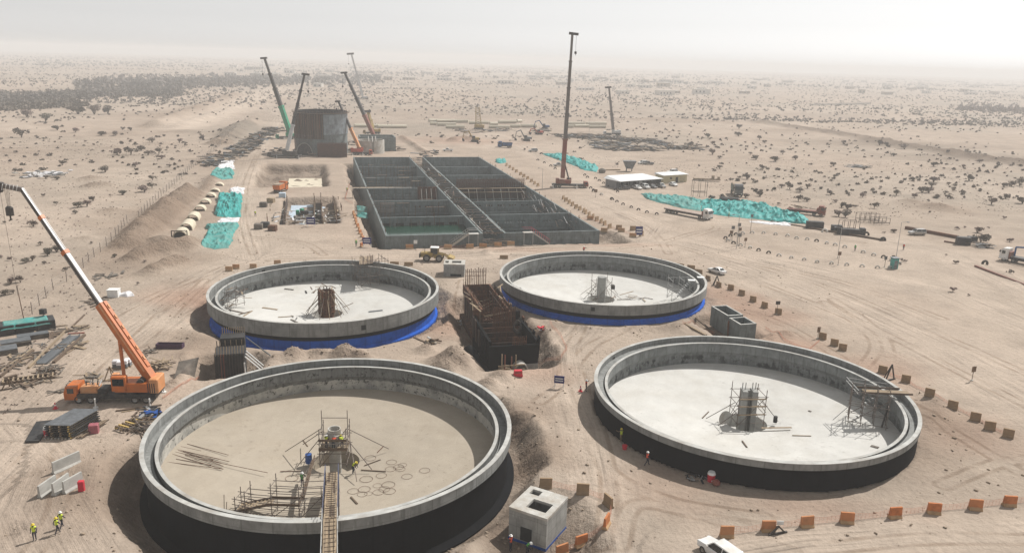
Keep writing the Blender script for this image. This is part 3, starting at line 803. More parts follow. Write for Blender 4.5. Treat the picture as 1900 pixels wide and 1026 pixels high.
def HZ(x, y):                              # quick look-up on the finished sheet
    i = int(np.clip(np.searchsorted(xs, x)-1, 0, nx-2)); j = int(np.clip(np.searchsorted(ys, y)-1, 0, ny-2))
    fx = (x-xs[i])/(xs[i+1]-xs[i]); fy = (y-ys[j])/(ys[j+1]-ys[j])
    return float((_gz[j, i]*(1-fx)+_gz[j, i+1]*fx)*(1-fy)+(_gz[j+1, i]*(1-fx)+_gz[j+1, i+1]*fx)*fy)
ground = tag(inst('ground', gm), 'pale sandy desert ground with wheel tracks and dug soil', kind='structure')
# ------------------------------------------------------------------ shared unit pieces (rods, planks)
_unit = {}
def unit_rod(m, n=6):
    k = ('rod', m.name, n)
    if k not in _unit: _unit[k] = MB().tube((0,0,0), (0,0,1), 1.0, n).mesh('rod', m)
    return _unit[k]
def unit_plank(m):
    k = ('plank', m.name)
    if k not in _unit: _unit[k] = MB().box(-.5,.5,-.5,.5,0,1).mesh('plank', m)
    return _unit[k]
def _place(o, p, q, sx, sy, par, flat):
    p = Vector(p); q = Vector(q)
    if par is not None:
        R0 = Matrix.Rotation(-par.rotation_euler.z, 3, 'Z'); p = R0 @ (p-par.location); q = R0 @ (q-par.location)
    d = q-p; L = d.length
    z = d.normalized()
    up = Vector((0,0,1)) if abs(z.z) < 0.97 else Vector((0,1,0))
    x = up.cross(z).normalized() if flat else z.orthogonal().normalized()
    y = z.cross(x)
    R = Matrix((x, y, z)).transposed()
    o.matrix_local = Matrix.Translation(p) @ R.to_4x4() @ Matrix.Diagonal((sx, sy, L, 1))
    return o
def rod(name, p, q, r, m, parent, n=6):
    o = inst(name, unit_rod(m, n), parent)
    return _place(o, p, q, r, r, parent, False)
def plank(name, p, q, w, t, m, parent):
    """board from p to q, w wide (level), t thick"""
    o = inst(name, unit_plank(m), parent)
    return _place(o, p, q, w, t, parent, True)

# ------------------------------------------------------------------ the four settling tanks
def tank(key, label, floor_m, band, low_m, low_r, foot, stripe=None, flange=None, inner='conc_in'):
    c = TANKS[key]
    t = empty('settling_tank', (c.x, c.y, 0))
    tag(t, label, 'settling tank', 'four round concrete settling tanks')
    zb = ZR-band
    recalc(MB().lathe([(21.05, 3.44), (21.5, 3.44), (21.5, zb), (20.2, zb), (20.2, zb-0.05), (20.0, 1.75), (21.05, 1.75)], 180, close=True)
           .build('launder_wall', M['conc_ring'], t, smooth=30))
    recalc(MB().lathe([(21.02, 3.44), (21.53, 3.44), (21.53, 3.5), (21.02, 3.5)], 180, close=True).build('lip', M['conc_lip'], t, smooth=30))
    recalc(MB().lathe([(19.62, 2.80), (19.98, 2.80), (19.98, 1.76), (20.05, 1.6), (20.6, zb-0.4), (20.6, -1.6), (20.1, -1.6), (20.1, 0.75), (19.62, 1.35)], 180, close=True)
           .build('weir_wall', M[inner], t, smooth=30))
    recalc(MB().lathe([(19.6, 2.80), (20.0, 2.80), (20.0, 2.85), (19.6, 2.85)], 180, close=True).build('weir_lip', M['conc_lip'], t, smooth=30))
    recalc(MB().lathe([(20.11, -0.8), (3.0, -1.75), (2.9, -1.78), (2.8, -3.4), (0.0, -3.6)], 120).build('tank_floor', floor_m, t, smooth=30))
    for p_ in t.children:
        if p_.name.startswith('tank_floor'):
            for f in p_.data.polygons:
                if f.normal.z < 0: f.flip()
    if stripe:
        recalc(MB().lathe([(low_r+.12, zb-.002), (low_r+.12, zb-stripe)], 180).build('bitumen_shadow_band', M['bitumen_ring'], t, smooth=30))  # black covers real bitumen and the overhang's shadow, painted together
    z1 = zb-(stripe or 0)*0.999
    recalc(MB().lathe([(low_r, zb-0.003), (low_r, foot-0.6)], 180).build('lower_wall', low_m, t, smooth=30))
    if flange:
        recalc(MB().lathe([(low_r+.01, foot+.52), (low_r+flange*.7, foot+.30), (low_r+flange, foot+.26), (low_r+flange, foot-.8)], 180).build('footing', low_m, t, smooth=30))
    return t
tA = tank('A', 'round concrete tank with dusty tan floor and timber walkway over its rim', M['floor_tan'], 1.25, M['bitumen_ring'], 21.1, -2.95, None, 0.9, 'conc_in_a')
tB = tank('B', 'round black-based tank with white floor beside the row of barriers, lower right', M['floor_white'], 0.85, M['bitumen_ring'], 21.36, -0.1)
tC = tank('C', 'round blue-based tank with rusty formwork column, behind the truck crane', M['floor_white'], 2.45, M['blue_ring'], 20.85, -1.9, 0.85, 0.45)
tD = tank('D', 'round blue-based tank with slim central column, nearest the white saloon car', M['floor_white'], 1.95, M['blue_ring'], 20.9, -0.35, 0.85, 0.45)
for t, ang, z, rr, s in ((tC, -1.05, 2.1, 21.5, .42), (tC, 2.45, 2.55, 21.04, .4), (tD, -1.75, 2.6, 21.5, .36), (tB, 2.55, 2.55, 21.04, .4), (tC, 0.55, 2.55, 21.04, .4)):
    Mx = Matrix.Rotation(ang, 4, 'Z') @ Matrix.Translation((rr, 0, z))
    MB().box(-.012, .012, -s, s, -s*1.05, s*1.05, M=Mx).build('box_out', M['hole'], t)

# central columns
def column(t, r, z0, z1, m, n=20, cap=None):
    b = MB().tube((0,0,z0), (0,0,z1), r, n)
    if cap: b.tube((0,0,z1), (0,0,z1+cap), r*1.35, n)
    return b.build('center_column', m, t, smooth=40)
column(tA, 0.72, -3.5, 1.5, M['conc_pale'], cap=0.6)
recalc(MB().lathe([(.66, 2.1), (.8, 2.1), (.8, 2.75), (.66, 2.75)], 20, close=True).build('column_rim', M['conc_pale'], tA))
b = MB()
for k in range(2):
    b.box(-1.05, -0.35, -.8, .8, -3.4, 3.2) if k == 0 else b.box(0.35, 1.05, -.8, .8, -3.4, 3.2)
b.box(-.36, .36, .2, .78, -3.4, 3.0)
b.build('center_column', M['conc'], tB)
MB().tube((0,0,-3.5), (0,0,3.1), 0.95, 20).build('center_column', M['conc'], tD, smooth=40)
# C: column still inside its rusty round form
cf = empty('column_formwork', (tC.location.x, tC.location.y, -1.75))
tag(cf, 'rusty brown column formwork standing at the middle of the blue-based tank', 'formwork')
recalc(MB().lathe([(1.35, -1.5), (1.35, 4.6), (1.2, 4.6), (1.2, -1.5)], 24).build('form_shell', M['rust'], cf))
for i in range(18):
    a = 2*math.pi*i/18
    p = Vector((1.5*math.cos(a), 1.5*math.sin(a), 0)) + cf.location
    plank('stiffener', p+Vector((0,0,.0)), p+Vector((0,0,4.6+random.uniform(-.2,.6))), .16, .14, M['rust'] if i % 3 else M['wood'], cf)
for z in (0.6, 1.8, 3.0, 4.2):
    recalc(MB().lathe([(1.56, z-.07), (1.66, z-.07), (1.66, z+.07), (1.56, z+.07)], 20, close=True).build('clamp_ring', M['rust'], cf))
for i in range(16):
    a = 2*math.pi*i/16+random.uniform(-.1,.1); R = random.uniform(3.0, 5.0)
    p = cf.location
    rod('brace', p+Vector((1.5*math.cos(a), 1.5*math.sin(a), random.uniform(2.6, 4.4))), p+Vector((R*math.cos(a), R*math.sin(a), .25)), .055, random.choice([M['tube'], M['wood']]), cf, 5)
for i in range(10):
    a = random.uniform(0, 6.28); q = cf.location+Vector((random.uniform(-2.4, 2.4), random.uniform(-2.0, 2.0), 4.7+random.uniform(0, .5)))
    plank('deck_plank', q, q+Vector((1.7*math.cos(a), 1.7*math.sin(a), random.uniform(-.1,.2))), .22, .05, random.choice([M['wood'], M['wood_dark']]), cf)
for i in range(8):
    q = cf.location+Vector((random.uniform(-1.3, 1.3), random.uniform(-1.3, 1.3), 4.4))
    rod('rebar', q, q+Vector((0,0,random.uniform(.8,1.6))), .03, M['rebar'], cf, 4)

# ------------------------------------------------------------------ scaffolds
def frame_scaffold(t, xs_, ys_, z0, z1, lift, mt, org, rot=0.0, brace=True, rails=1.0, skip=0.0):
    """standards on a grid, ledgers at each lift, face braces; org = world base point"""
    R = Matrix.Rotation(rot, 3, 'Z')
    W = lambda x, y, z: Vector(org)+R @ Vector((x, y, z))
    for x in xs_:
        for y in ys_:
            rod('standard', W(x, y, z0), W(x, y, z1+rails*random.uniform(.5, 1.2)), .05, mt, t)
    z = z0+lift*.4
    while z < z1+.6:
        for x in xs_:
            if random.random() > skip: rod('transom', W(x, ys_[0]-.3, z), W(x, ys_[-1]+.3, z), .045, mt, t)
        for y in ys_:
            if random.random() > skip: rod('ledger', W(xs_[0]-.3, y, z), W(xs_[-1]+.3, y, z), .045, mt, t)
        z += lift
    if brace:
        for y in (ys_[0], ys_[-1]):
            rod('brace', W(xs_[0], y, z0+.1), W(xs_[-1], y, z1-.2), .045, mt, t)
        rod('brace', W(xs_[0], ys_[0], z1-.3), W(xs_[0], ys_[-1], z0+.2), .045, mt, t)
    return W
ca = tA.location.copy()
# A: tower round the column
s = empty('scaffold_tower', (ca.x, ca.y, -1.7))
tag(s, 'scaffold tower of dark tubes round the central column of the tan-floored tank', 'scaffold')
W = frame_scaffold(s, (-1.6, 1.6), (-1.5, 1.5), 0.0, 4.3, 1.3, M['tube'], (ca.x, ca.y, -1.7), 0.06, skip=.1)
for sx in (-1, 1): rod('standard', W(1.55*sx, .3, 0), W(1.55*sx, .3, 6.7), .05, M['tube'], s)
rod('ledger', W(-1.6, .3, 5.7), W(1.6, .3, 5.7), .045, M['tube'], s)
for q in ((-1.6, 0, 4.4, -6.4, 1.5), (1.6, 0, 4.4, 6.3, 2.2), (-1.6, -1, 3.6, -4.2, -2.4), (1.6, -1, 3.6, 4.8, -3.0), (-1.6, 1, 3.6, -4.6, 3.4), (1.6, 1, 3.0, 3.4, -5.8), (-1.2, -1.5, 2.2, -3.2, -5.0)):
    rod('raking_brace', W(q[0], q[1], q[2]), W(q[3], q[4], .55), .05, M['tube'], s)
for i in range(7): plank('deck_board', W(-1.7, -1.4+i*.42, 2.2), W(1.7, -1.4+i*.42, 2.22), .3, .05, random.choice([M['wood'], M['wood_dark']]), s)
for z in (2.45, 3.6): plank('toe_board', W(-1.7, -1.55, z), W(1.7, -1.55, z), .04, .3, M['wood_dark'], s)
# A: timber walkway from the tower up to the rim and on to the bank
w0 = G(616, 876, 1.0); wr = G(612.5, 961, 3.72); w1 = G(610, 1090, 3.3)
wk = empty('timber_walkway', w1); tag(wk, 'plank walkway with blue frame railings crossing the rim of the tan-floored tank', 'walkway')
for si, (a0_, a1_) in enumerate(((w0, wr), (wr+Vector((0, 0, .1)), w1))):
    dv = a1_-a0_; Lw = dv.length; dvn = dv.normalized(); sd = dvn.cross(Vector((0,0,1))).normalized()
    for i in range(5):
        k = (i-2)*.25
        nseg = max(2, int(Lw/3))
        for j in range(nseg):
            a = a0_+dvn*(Lw*j/nseg)+sd*(k+random.uniform(-.03,.03)); b_ = a0_+dvn*(Lw*(j+1)/nseg-.03)+sd*(k+random.uniform(-.03,.03))
            a.z += random.uniform(-.02,.03); b_.z += random.uniform(-.02,.03)
            plank('board', a, b_, .235, .05, random.choice([M['wood'], M['wood'], M['wood'], M['wood_dark']]), wk)
    for j in range(int(Lw/.62)):
        p = a0_+dvn*(j*.62+.2); p.z += .055
        plank('cleat', p-sd*random.uniform(.45,.58), p+sd*random.uniform(.45,.58), .05, .05, M['wood_dark'], wk)
    for sgn in (-1, 1):
        for j in range(int(Lw/1.8)+1):
            p = a0_+dvn*(j*1.8)+sd*(.72*sgn)
            rod('rail_post', p+Vector((0,0,-.4)), p+Vector((0,0,1.05+random.uniform(-.1,.15))), .04, M['tube_blue'] if si == 0 else M['tube_pale'], wk)
            if si == 0: rod('leg', Vector((p.x, p.y, -1.5)), p, .05, M['tube_blue'] if j < 4 else M['tube'], wk)
        for z in (.55, 1.02): rod('guard_rail', a0_+sd*(.72*sgn)+Vector((0,0,z)), a1_+sd*(.72*sgn)+Vector((0,0,z)), .035, M['tube_blue'] if si == 0 else M['tube_pale'], wk)
        plank('bearer', a0_+sd*(.55*sgn)-Vector((0,0,.16)), a1_+sd*(.55*sgn)-Vector((0,0,.16)), .1, .22, M['wood_dark'], wk)
    if si == 0:
        for j in (1.5, 4.5, 7.5, 10.5): rod('cross_brace', Vector((*(a0_+dvn*j+sd*-.72).xy, -1.2)), a0_+dvn*j+sd*.72+Vector((0,0,-.4)), .04, M['tube'], wk)
# A: stair scaffold to the walkway
p0 = G(437, 952, -1.15); st = empty('stair_scaffold', (p0.x, p0.y, -1.15))
tag(st, 'stair scaffold with dark tubes climbing to the walkway inside the tan-floored tank', 'scaffold')
bx = [p0, G(456, 957, -1.2), G(505, 962, -1.25), G(556, 965, -1.3), G(598, 962, -1.3)]
hts = [2.0, 3.0, 4.2, 4.3, 3.8]
back = Vector((0.15, 1.5, 0))
for i, (p, h) in enumerate(zip(bx, hts)):
    for k in (0, 1): rod('standard', p+back*k, p+back*k+Vector((0,0,h+k*.35)), .05, M['tube'], st)
    for z in (.5, 1.6, 2.7, 3.8):
        if z < h: rod('transom', p-back*.2+Vector((0,0,z)), p+back*1.2+Vector((0,0,z)), .04, M['tube'], st)
for i in range(4):
    for z in (.45, 1.1, 1.75, 2.4, 3.05, 3.7, 4.35):
        if z < min(hts[i], hts[i+1]):
            for k in (0, 1): rod('ledger', bx[i]+back*k+Vector((-.3,0,z)), bx[i+1]+back*k+Vector((.3,0,z)), .042, M['tube'], st)
for k in (0, 1):
    o = back*k*.95
    plank('stringer', bx[0]+o+Vector((.1,0,.25)), bx[2]+o+Vector((-.2,0,1.7)), .1, .28, M['wood_dark'], st)
    plank('stringer', bx[2]+o+Vector((-.4,0,1.7)), bx[3]+o+Vector((.1,0,1.8)), .1, .28, M['wood_dark'], st)
    plank('stringer', bx[3]+o+Vector((0,0,1.8)), Vector((ca.x-1.4, ca.y-5.5+k*1.2, 1.3)), .1, .28, M['wood_dark'], st)
for i in range(9):
    f = (i+.5)/9; a = bx[0].lerp(bx[2], f)+Vector((0,0,.3+1.4*f)); plank('tread', a, a+back, .26, .05, M['wood'], st)
for i in range(8):
    f = (i+.5)/8; a = bx[3]+Vector((0,0,1.85)); b_ = Vector((ca.x-1.4, ca.y-5.5, 1.35)); a = a.lerp(b_, f); plank('tread', a, a+Vector((.1,1.2,0)), .26, .05, M['wood_dark'], st)
rod('brace', bx[3]+Vector((0,0,.2)), bx[4]+Vector((.4,0,3.0)), .045, M['tube'], st)
rod('brace', bx[2]+Vector((0,0,.1)), bx[3]+Vector((0,0,2.6)), .045, M['tube'], st)
for px, py, h in ((416, 945, 1.8), (420, 946, 1.0)):
    p = G(px, py, -1.0); rod('standard', p, p+Vector((.1,0,h)), .04, M['tube'], st)
# B: pale scaffold round the twin column
cb = tB.location.copy()
s = empty('scaffold_tower', (cb.x, cb.y, -1.7))
tag(s, 'pale tube scaffold round the twin column of the white-floored tank, lower right', 'scaffold')
W = frame_scaffold(s, (-1.9, 1.9), (-1.5, 1.5), 0.0, 4.6, 1.3, M['tube'], (cb.x, cb.y, -1.7), 0.1, skip=.12)
for z in (1.9, 3.1, 4.2): plank('form_waler', W(-1.9, -1.65, z), W(1.9, -1.65, z), .1, .16, M['wood'], s)
for q in ((-1.9, 0, 3.0, -5.6, 0.6), (-1.9, -1, 2.0, -4.6, -1.6), (1.9, 0, 3.4, 4.4, -.6), (1.9, 1, 2.6, 3.8, 2.2)):
    rod('raking_brace', W(q[0], q[1], q[2]), W(q[3], q[4], .35), .05, M['tube'], s)
for i, x in enumerate((-.95, -.5, .5, .95)): rod('rebar', W(x, .2, 4.7), W(x, .2, 5.9), .06, M['conc'], s)
plank('plank', W(1.2, -2.6, .35), W(5.4, -2.8, .45), .3, .06, M['wood'], s)
MB().lathe([(1.2, 0), (1.2, .05), (0, .05)], 20).build('cover_disc', M['conc_pale'], s, (-3.0, -.4, .5)).rotation_euler = (math.radians(75), 0, .5)
# B: stair tower with timber landing over the rim
pb = G(1590, 780, -.9); s = empty('stair_tower', (pb.x, pb.y, -.9))
tag(s, 'tall tube stair tower with timber landing reaching over the rim, white-floored tank', 'scaffold')
pr = G(1685, 727, 3.7)
ang = math.atan2(pr.y-pb.y, pr.x-pb.x)
W = frame_scaffold(s, (-1.2, .4, 2.0, 3.6), (-1.6, 0, 1.6), 0, 4.5, .9, M['tube'], (pb.x, pb.y, -.9), ang-.35, skip=.45)
W = lambda x, y, z: Vector((pb.x, pb.y, -.9))+Matrix.Rotation(ang, 3, 'Z') @ Vector((x, y, z))
Ld = (pr-Vector((pb.x, pb.y, 3.7))).length
for i in range(3): plank('landing_board', W(.2, -.35+i*.32, 4.55), W(Ld, -.35+i*.32, 4.55), .28, .06, M['wood'], s)
plank('landing_beam', W(-.2, -.62, 4.5), W(Ld+.4, -.62, 4.5), .12, .25, M['wood_dark'], s)
plank('landing_beam', W(-.2, 1.3, 4.5), W(Ld-.6, 1.3, 4.5), .12, .25, M['wood_dark'], s)
for z in (5.1, 5.6): rod('guard_rail', W(-1, 2.4, z-.2), W(3.8, 1.2, z-.4), .05, M['tube_pale'], s); rod('guard_rail', W(-1.2, 2.6, z-.2), W(-1.0, -1.4, z-.5), .05, M['tube_pale'], s)
for i in range(8): plank('tread', W(-.6+.25*i, -1.2, .4+.5*i), W(-.6+.25*i, -.2, .4+.5*i), .25, .05, M['tube_pale'], s)
rod('raking_brace', W(-1.2, 0, 2.4), W(-3.6, -.6, .2), .045, M['tube_pale'], s); rod('raking_brace', W(3.4, -1.2, 3.0), W(2.4, -2.4, .2), .12, M['dark_steel'], s)
# C: platform on the back rim, right of the column
pc = G(690, 525, -.5); s = empty('scaffold_platform', (pc.x, pc.y, -.5))
tag(s, 'untidy tube scaffold with plank platform over the back rim of the formwork-column tank', 'scaffold')
W = frame_scaffold(s, (-3, -1, 1, 3), (-2, 0, 2, 4), 0, 4.6, 1.5, M['tube'], (pc.x, pc.y, -.5), .5, skip=.3)
for i in range(9):
    plank('deck_board', W(-3+i*.34, -1.5, 4.7+random.uniform(0,.1)), W(-1.0+i*.34, 4.6, 4.75+random.uniform(0,.1)), .3, .06, random.choice([M['wood'], M['wood'], M['wood_dark']]), s)
for i in range(14):
    a = W(random.uniform(-4, 4), random.uniform(-2, 5), random.uniform(.2, 5.4)); b_ = a+Vector((random.uniform(-2.5, 2.5), random.uniform(-1.5, 1.5), random.uniform(-1.5, 1.5)))
    rod('loose_tube', a, b_, .045, M['tube'], s, 5)
rod('chute_leg', W(3.6, -2.5, .2), W(5.2, -2.8, 2.6), .06, M['tube_pale'], s); rod('chute_leg', W(6.6, -2.8, .2), W(5.2, -2.8, 2.6), .06, M['tube_pale'], s)
plank('chute', W(4.2, -2.8, 2.0), W(7.8, -1.8, 3.4), .3, .05, M['wood'], s)
# C: small scaffold at the left wall
pc = G(430, 568, -.8); s = empty('wall_scaffold', (pc.x, pc.y, -.8))
tag(s, 'small tube scaffold with loose boards against the left wall of the formwork-column tank', 'scaffold')
W = frame_scaffold(s, (-1.6, .2, 2.0), (-1.2, 1.2), 0, 3.2, 1.3, M['tube'], (pc.x, pc.y, -.8), .9, skip=.25)
for i in range(10):
    a = W(random.uniform(-2, 2.4), random.uniform(-1.6, 1.6), random.choice([.3, 1.6, 2.9])); th_ = random.uniform(0, 6.28)
    plank('board', a, a+Vector((1.8*math.cos(th_), 1.8*math.sin(th_), random.uniform(-.2,.2))), .24, .05, random.choice([M['wood'], M['wood_dark'], M['tube_pale']]), s)
# D: scaffold round the slim column and stair tower with white landings
cd = tD.location.copy()
s = empty('scaffold_tower', (cd.x, cd.y, -1.7))
tag(s, 'thin tube scaffold round the slim column of the blue-based tank near the saloon', 'scaffold')
W = frame_scaffold(s, (-1.7, 1.7), (-1.6, 1.6), 0, 4.4, 1.5, M['tube'], (cd.x, cd.y, -1.7), .2, skip=.25)
for k in range(8):
    a = 2*math.pi*k/8+.3; rod('raking_brace', W(1.5*math.cos(a), 1.5*math.sin(a), 3.0+random.uniform(-.6,.6)), W(4.4*math.cos(a), 4.4*math.sin(a), .35), .045, M['tube'], s)
MB().cbox(-.4, .4, -.4, .4, 0, .9, .1).build('motor_box', M['dark_steel'], s, (2.4, 0, 2.2))
for k in range(9):
    a = random.uniform(0, 6.28); q = W(4.5+random.uniform(-2, 5), random.uniform(-4, 1), .45)
    plank('dropped_board', q, q+Vector((2.0*math.cos(a), 2.0*math.sin(a), .02)), .2, .05, random.choice([M['wood'], M['tube']]), s)
pd = G(1262, 556, -.8); s = empty('stair_tower', (pd.x, pd.y, -.8))
tag(s, 'tube stair tower with white treads inside the rim nearest the saloon car', 'scaffold')
W = frame_scaffold(s, (-2.4, 0, 2.4), (-1.4, 1.4), 0, 3.9, 1.3, M['tube_pale'], (pd.x, pd.y, -.8), .15, skip=.2)
for i in range(11): plank('tread', W(-1.6+.3*i, -1.0, .3+.36*i), W(-1.6+.3*i, -.1, .3+.36*i), .26, .05, M['sign_white'], s)
for q in ((2.0, 4.3), (3.9, 4.9)):
    MB().box(-.75, .75, -.55, .55, -.05, .05).build('landing', M['sign_white'], s, W(q[0], -.4, q[1])-s.location)

# ------------------------------------------------------------------ water-treatment basins: two blocks of six cells and a gallery
VW = [196.0, 221.3, 247.6, 272.4, 302.2, 330.8, 358.0]
BTOP = 3.0
def wall_box(name, u0, u1, v0, v1, z0, z1, parent, m=None):
    b = MB(); Mx = Matrix.Rotation(TH, 4, 'Z')
    b.box(u0, u1, v0, v1, z0, z1)
    o = b.build(name, m or M['conc_basin'], parent)
    return o
def holed_wall(name, u0, u1, v0, v1, z0, z1, holes, hz0, hz1, parent, m=None):
    b = MB()
    b.box(u0, u1, v0, v1, z0, hz0); b.box(u0, u1, v0, v1, hz1, z1)
    c = u0
    for a, e in holes:
        b.box(c, a, v0, v1, hz0, hz1); c = e
    b.box(c, u1, v0, v1, hz0, hz1)
    return b.build(name, m or M['conc_basin'], parent)
def basin(label, u0, u1, tilt):
    t = empty('basin_block', (0, 0, 0), TH)
    t.location = UV(u0, 196.0, 0)
    tag(t, label, 'concrete basin', 'two blocks of open concrete basins')
    w = u1-u0; L = 162.0; d = 0.55
    wall_box('side_wall', 0, d, 0, L, -6.2, BTOP, t); wall_box('side_wall', w-d, w, 0, L, -6.2, BTOP, t)
    for i, v in enumerate(VW):
        v0 = v-196.0
        if i == 6: v0 -= d
        z1 = BTOP-0.003
        if i == 0 or i == 6: wall_box('end_wall', d-.002, w-d+.002, v0, v0+d, -6.2, z1, t); continue
        holes = []
        if i == 1 and tilt:
            for k in range(6): a = 1.2+k*(w-2)/6; holes.append((a, a+2.3))
            holed_wall('cross_wall', d-.002, w-d+.002, v0, v0+d, -6.2, z1-.35, holes, .1, .95, t)
            for a, e in holes: MB().box(a+.02, e-.02, v0+.22, v0+.3, .1, .95).build('opening_shade_panel', M['hole'], t)  # dark panel added in each opening to stand for its shade
        else:
            for k in range(6):
                a = 2.2+k*(w-4.4)/5.6
                for j in range(3): holes.append((a+j*.85, a+j*.85+.6))
            holed_wall('cross_wall', d-.002, w-d+.002, v0, v0+d, -6.2, z1-random.choice([.1, .35, .6, .9]), holes, .35, 1.0, t)
    for i in range(6):
        a, e = VW[i]-196+d, VW[i+1]-196
        MB().box(d+.002, w-d-.002, a+.002, e-.002, -6.0, -4.4).build('cell_floor', M['conc_basin'], t)
        # outlet channel along the back wall of the cell, a pale ledge
        MB().box(d+.01, w-d-.01, e-1.3, e-.004, -1.6, -1.2).build('ledge', M['conc_basin'], t)
    return t
bl = basin('left block of open grey concrete basins with green water in its front cell', 16.6, 41.6, True)
br = basin('right block of open grey concrete basins with brown wall formwork across it', 47.2, 73.5, False)
for i, z in ((0, 0.25),):
    MB().box(.57, 24.43, VW[i]-196+.57, VW[i+1]-196-.02, -4.3, z).build('water', M['water'], bl)
# handrails, ledger ramps and stair flights at the front
Mr = bl
def gal(u, v, z): return UV(u, v, z)
sA = empty('wall_scaffold', UV(72.5, 232, 0)); tag(sA, 'tangle of scaffold tubes along the right-hand wall of the right basins', 'scaffold')
for i in range(120):
    v = random.uniform(208, 268) if i % 3 else random.uniform(228, 246); u = random.uniform(68.5, 74.2); z = random.uniform(-1.5, 2.6); L_ = random.uniform(1.5, 4.5)
    a = random.choice([0, 0, math.pi/2]); p = UV(u, v, z); q = UV(u+(L_*.4 if a else 0)*random.choice([-1, 1]), v+(0 if a else L_), z+random.uniform(-.3, 1.8))
    rod('tube', p, q, .075, random.choice([M['tube'], M['tube_pale'], M['tube'], M['wood_dark']]), sA, 4)
sB = empty('cell_scaffold', UV(30, 300, -4)); tag(sB, 'scaffold tubes and boards standing in the far cells of the left basins', 'scaffold')
for i in range(110):
    u = random.uniform(17.5, 40.5); v = random.choice([302.2, 330.8, 247.6, 221.3])-random.uniform(.6, 3.0); p = UV(u, v, random.uniform(-4, -1)); q = p+Vector((random.uniform(-.3,.3), 0, random.uniform(2.0, 5.6)))
    rod('tube', p, q, .075, random.choice([M['tube'], M['tube'], M['rebar'], M['wood_dark']]), sB, 4)
for i in range(26):
    u = random.uniform(18, 36); v = random.choice([302.2, 330.8, 247.6])-1.4; z = random.choice([.8, 2.2, 3.3]); plank('board', UV(u, v, z), UV(u+random.uniform(2, 4.5), v, z), .7, .08, random.choice([M['wood_dark'], M['wood'], M['tube']]), sB)
sC = empty('starter_bars', UV(44, 300, 3)); tag(sC, 'rusty starter bars sticking up along the basin wall tops beside the gallery', 'starter bars')
for i in range(150):
    u = random.choice([41.3, 47.5, 16.9, 73.2]); v = 198+160*random.random(); p = UV(u, v, 2.8); rod('bar', p, p+Vector((0, 0, random.uniform(.5, 1.5))), .06, M['rebar'], sC, 4)
g = empty('pipe_gallery', UV(44.4, 196, 0)); tag(g, 'narrow gallery full of props and planks between the two basin blocks', 'gallery')
o = MB().box(-2.75, 2.75, 0, 162, -6.1, -3.6).build('gallery_floor', M['conc_basin'], g); o.rotation_euler = (0, 0, TH)
for i in range(230):
    v = 196+162*random.random()**1.2; u = random.uniform(42.0, 46.8); z = random.uniform(-1.5, 2.9)
    a = random.gauss(0, .5); L = random.uniform(1.5, 5)
    p = UV(u, v, z); q = UV(min(47, max(41.8, u+L*math.sin(a))), v+L*math.cos(a), z+random.uniform(-.8, .8))
    if i % 3 == 0: plank('plank', p, q, .28, .06, random.choice([M['wood'], M['wood_dark'], M['conc'], M['wood_dark']]), g)
    else: rod('prop', p, q, .07, random.choice([M['tube'], M['tube_pale'], M['rebar']]), g, 5)
for i in range(40):
    v = 197+160*i/40; plank('crossbeam', UV(41.4, v, 2.9+.1*(i % 2)), UV(47.4, v+random.uniform(-.5,.5), 2.9+.1*(i % 2)), .18, .18, random.choice([M['wood_dark'], M['tube']]), g)
for i, (v0, v1) in enumerate(((198, 216), (224, 236), (248, 262), (276, 296), (306, 330))):
    for du in (41.9, 46.9)[:1 if i % 2 else 2]:
        plank('coping_rail', UV(du, v0, 3.1), UV(du, v1, 3.1), .22, .1, M['conc'], g)
# brown wall formwork and rebar on the right block
f = empty('wall_formwork', UV(47.8, 272.4, -4)); tag(f, 'long brown wall formwork with pale struts across the right basin block', 'formwork')
for i in range(11):
    u = 48.6+i*2.25
    o = plank('form_panel', UV(u, 271.6, -4.2), UV(u, 271.6, 2.8), 2.15, .12, M['ply'], f)
for i in range(7): 
    u = 52+i*2.9; rod('strut', UV(u, 266.4, -4.2), UV(u, 271.3, 2.2), .1, M['conc_pale'], f)
for i in range(90):
    u = 48.2+i*.275; rod('rebar', UV(u, 273.4, 2.4), UV(u, 273.4, 5.6+random.uniform(-.25,.25)), .085, M['rebar'], f, 4)
for z in (3.2, 3.7, 4.2, 4.7, 5.2): rod('rebar', UV(48, 273.4, z), UV(73, 273.4, z), .08, M['rebar'], f, 4)
for i in range(60):
    u = 48.2+i*.41; rod('rebar', UV(u, 272.9, 2.2), UV(u, 272.9, 4.6+random.uniform(-.5,.4)), .08, M['rebar'], f, 4)
for v, z in ((270.6, 2.6), (269.8, 1.4)): plank('walkway_board', UV(47.8, v, z), UV(72.6, v, z), .8, .08, M['wood'], f)
f = empty('wall_formwork', UV(34.5, 271.8, -4)); tag(f, 'rusty brown form panels beside the gallery in the left basin block', 'formwork')
for i in range(4): plank('form_panel', UV(35+i*1.7, 271.7, -4.2), UV(35+i*1.7, 271.7, 3.2), 1.6, .14, M['rust'], f)
for i in range(4): rod('strut', UV(35.4+i*1.7, 267.5, -4), UV(35.4+i*1.7, 271.4, 2.6), .09, M['conc_pale'], f)
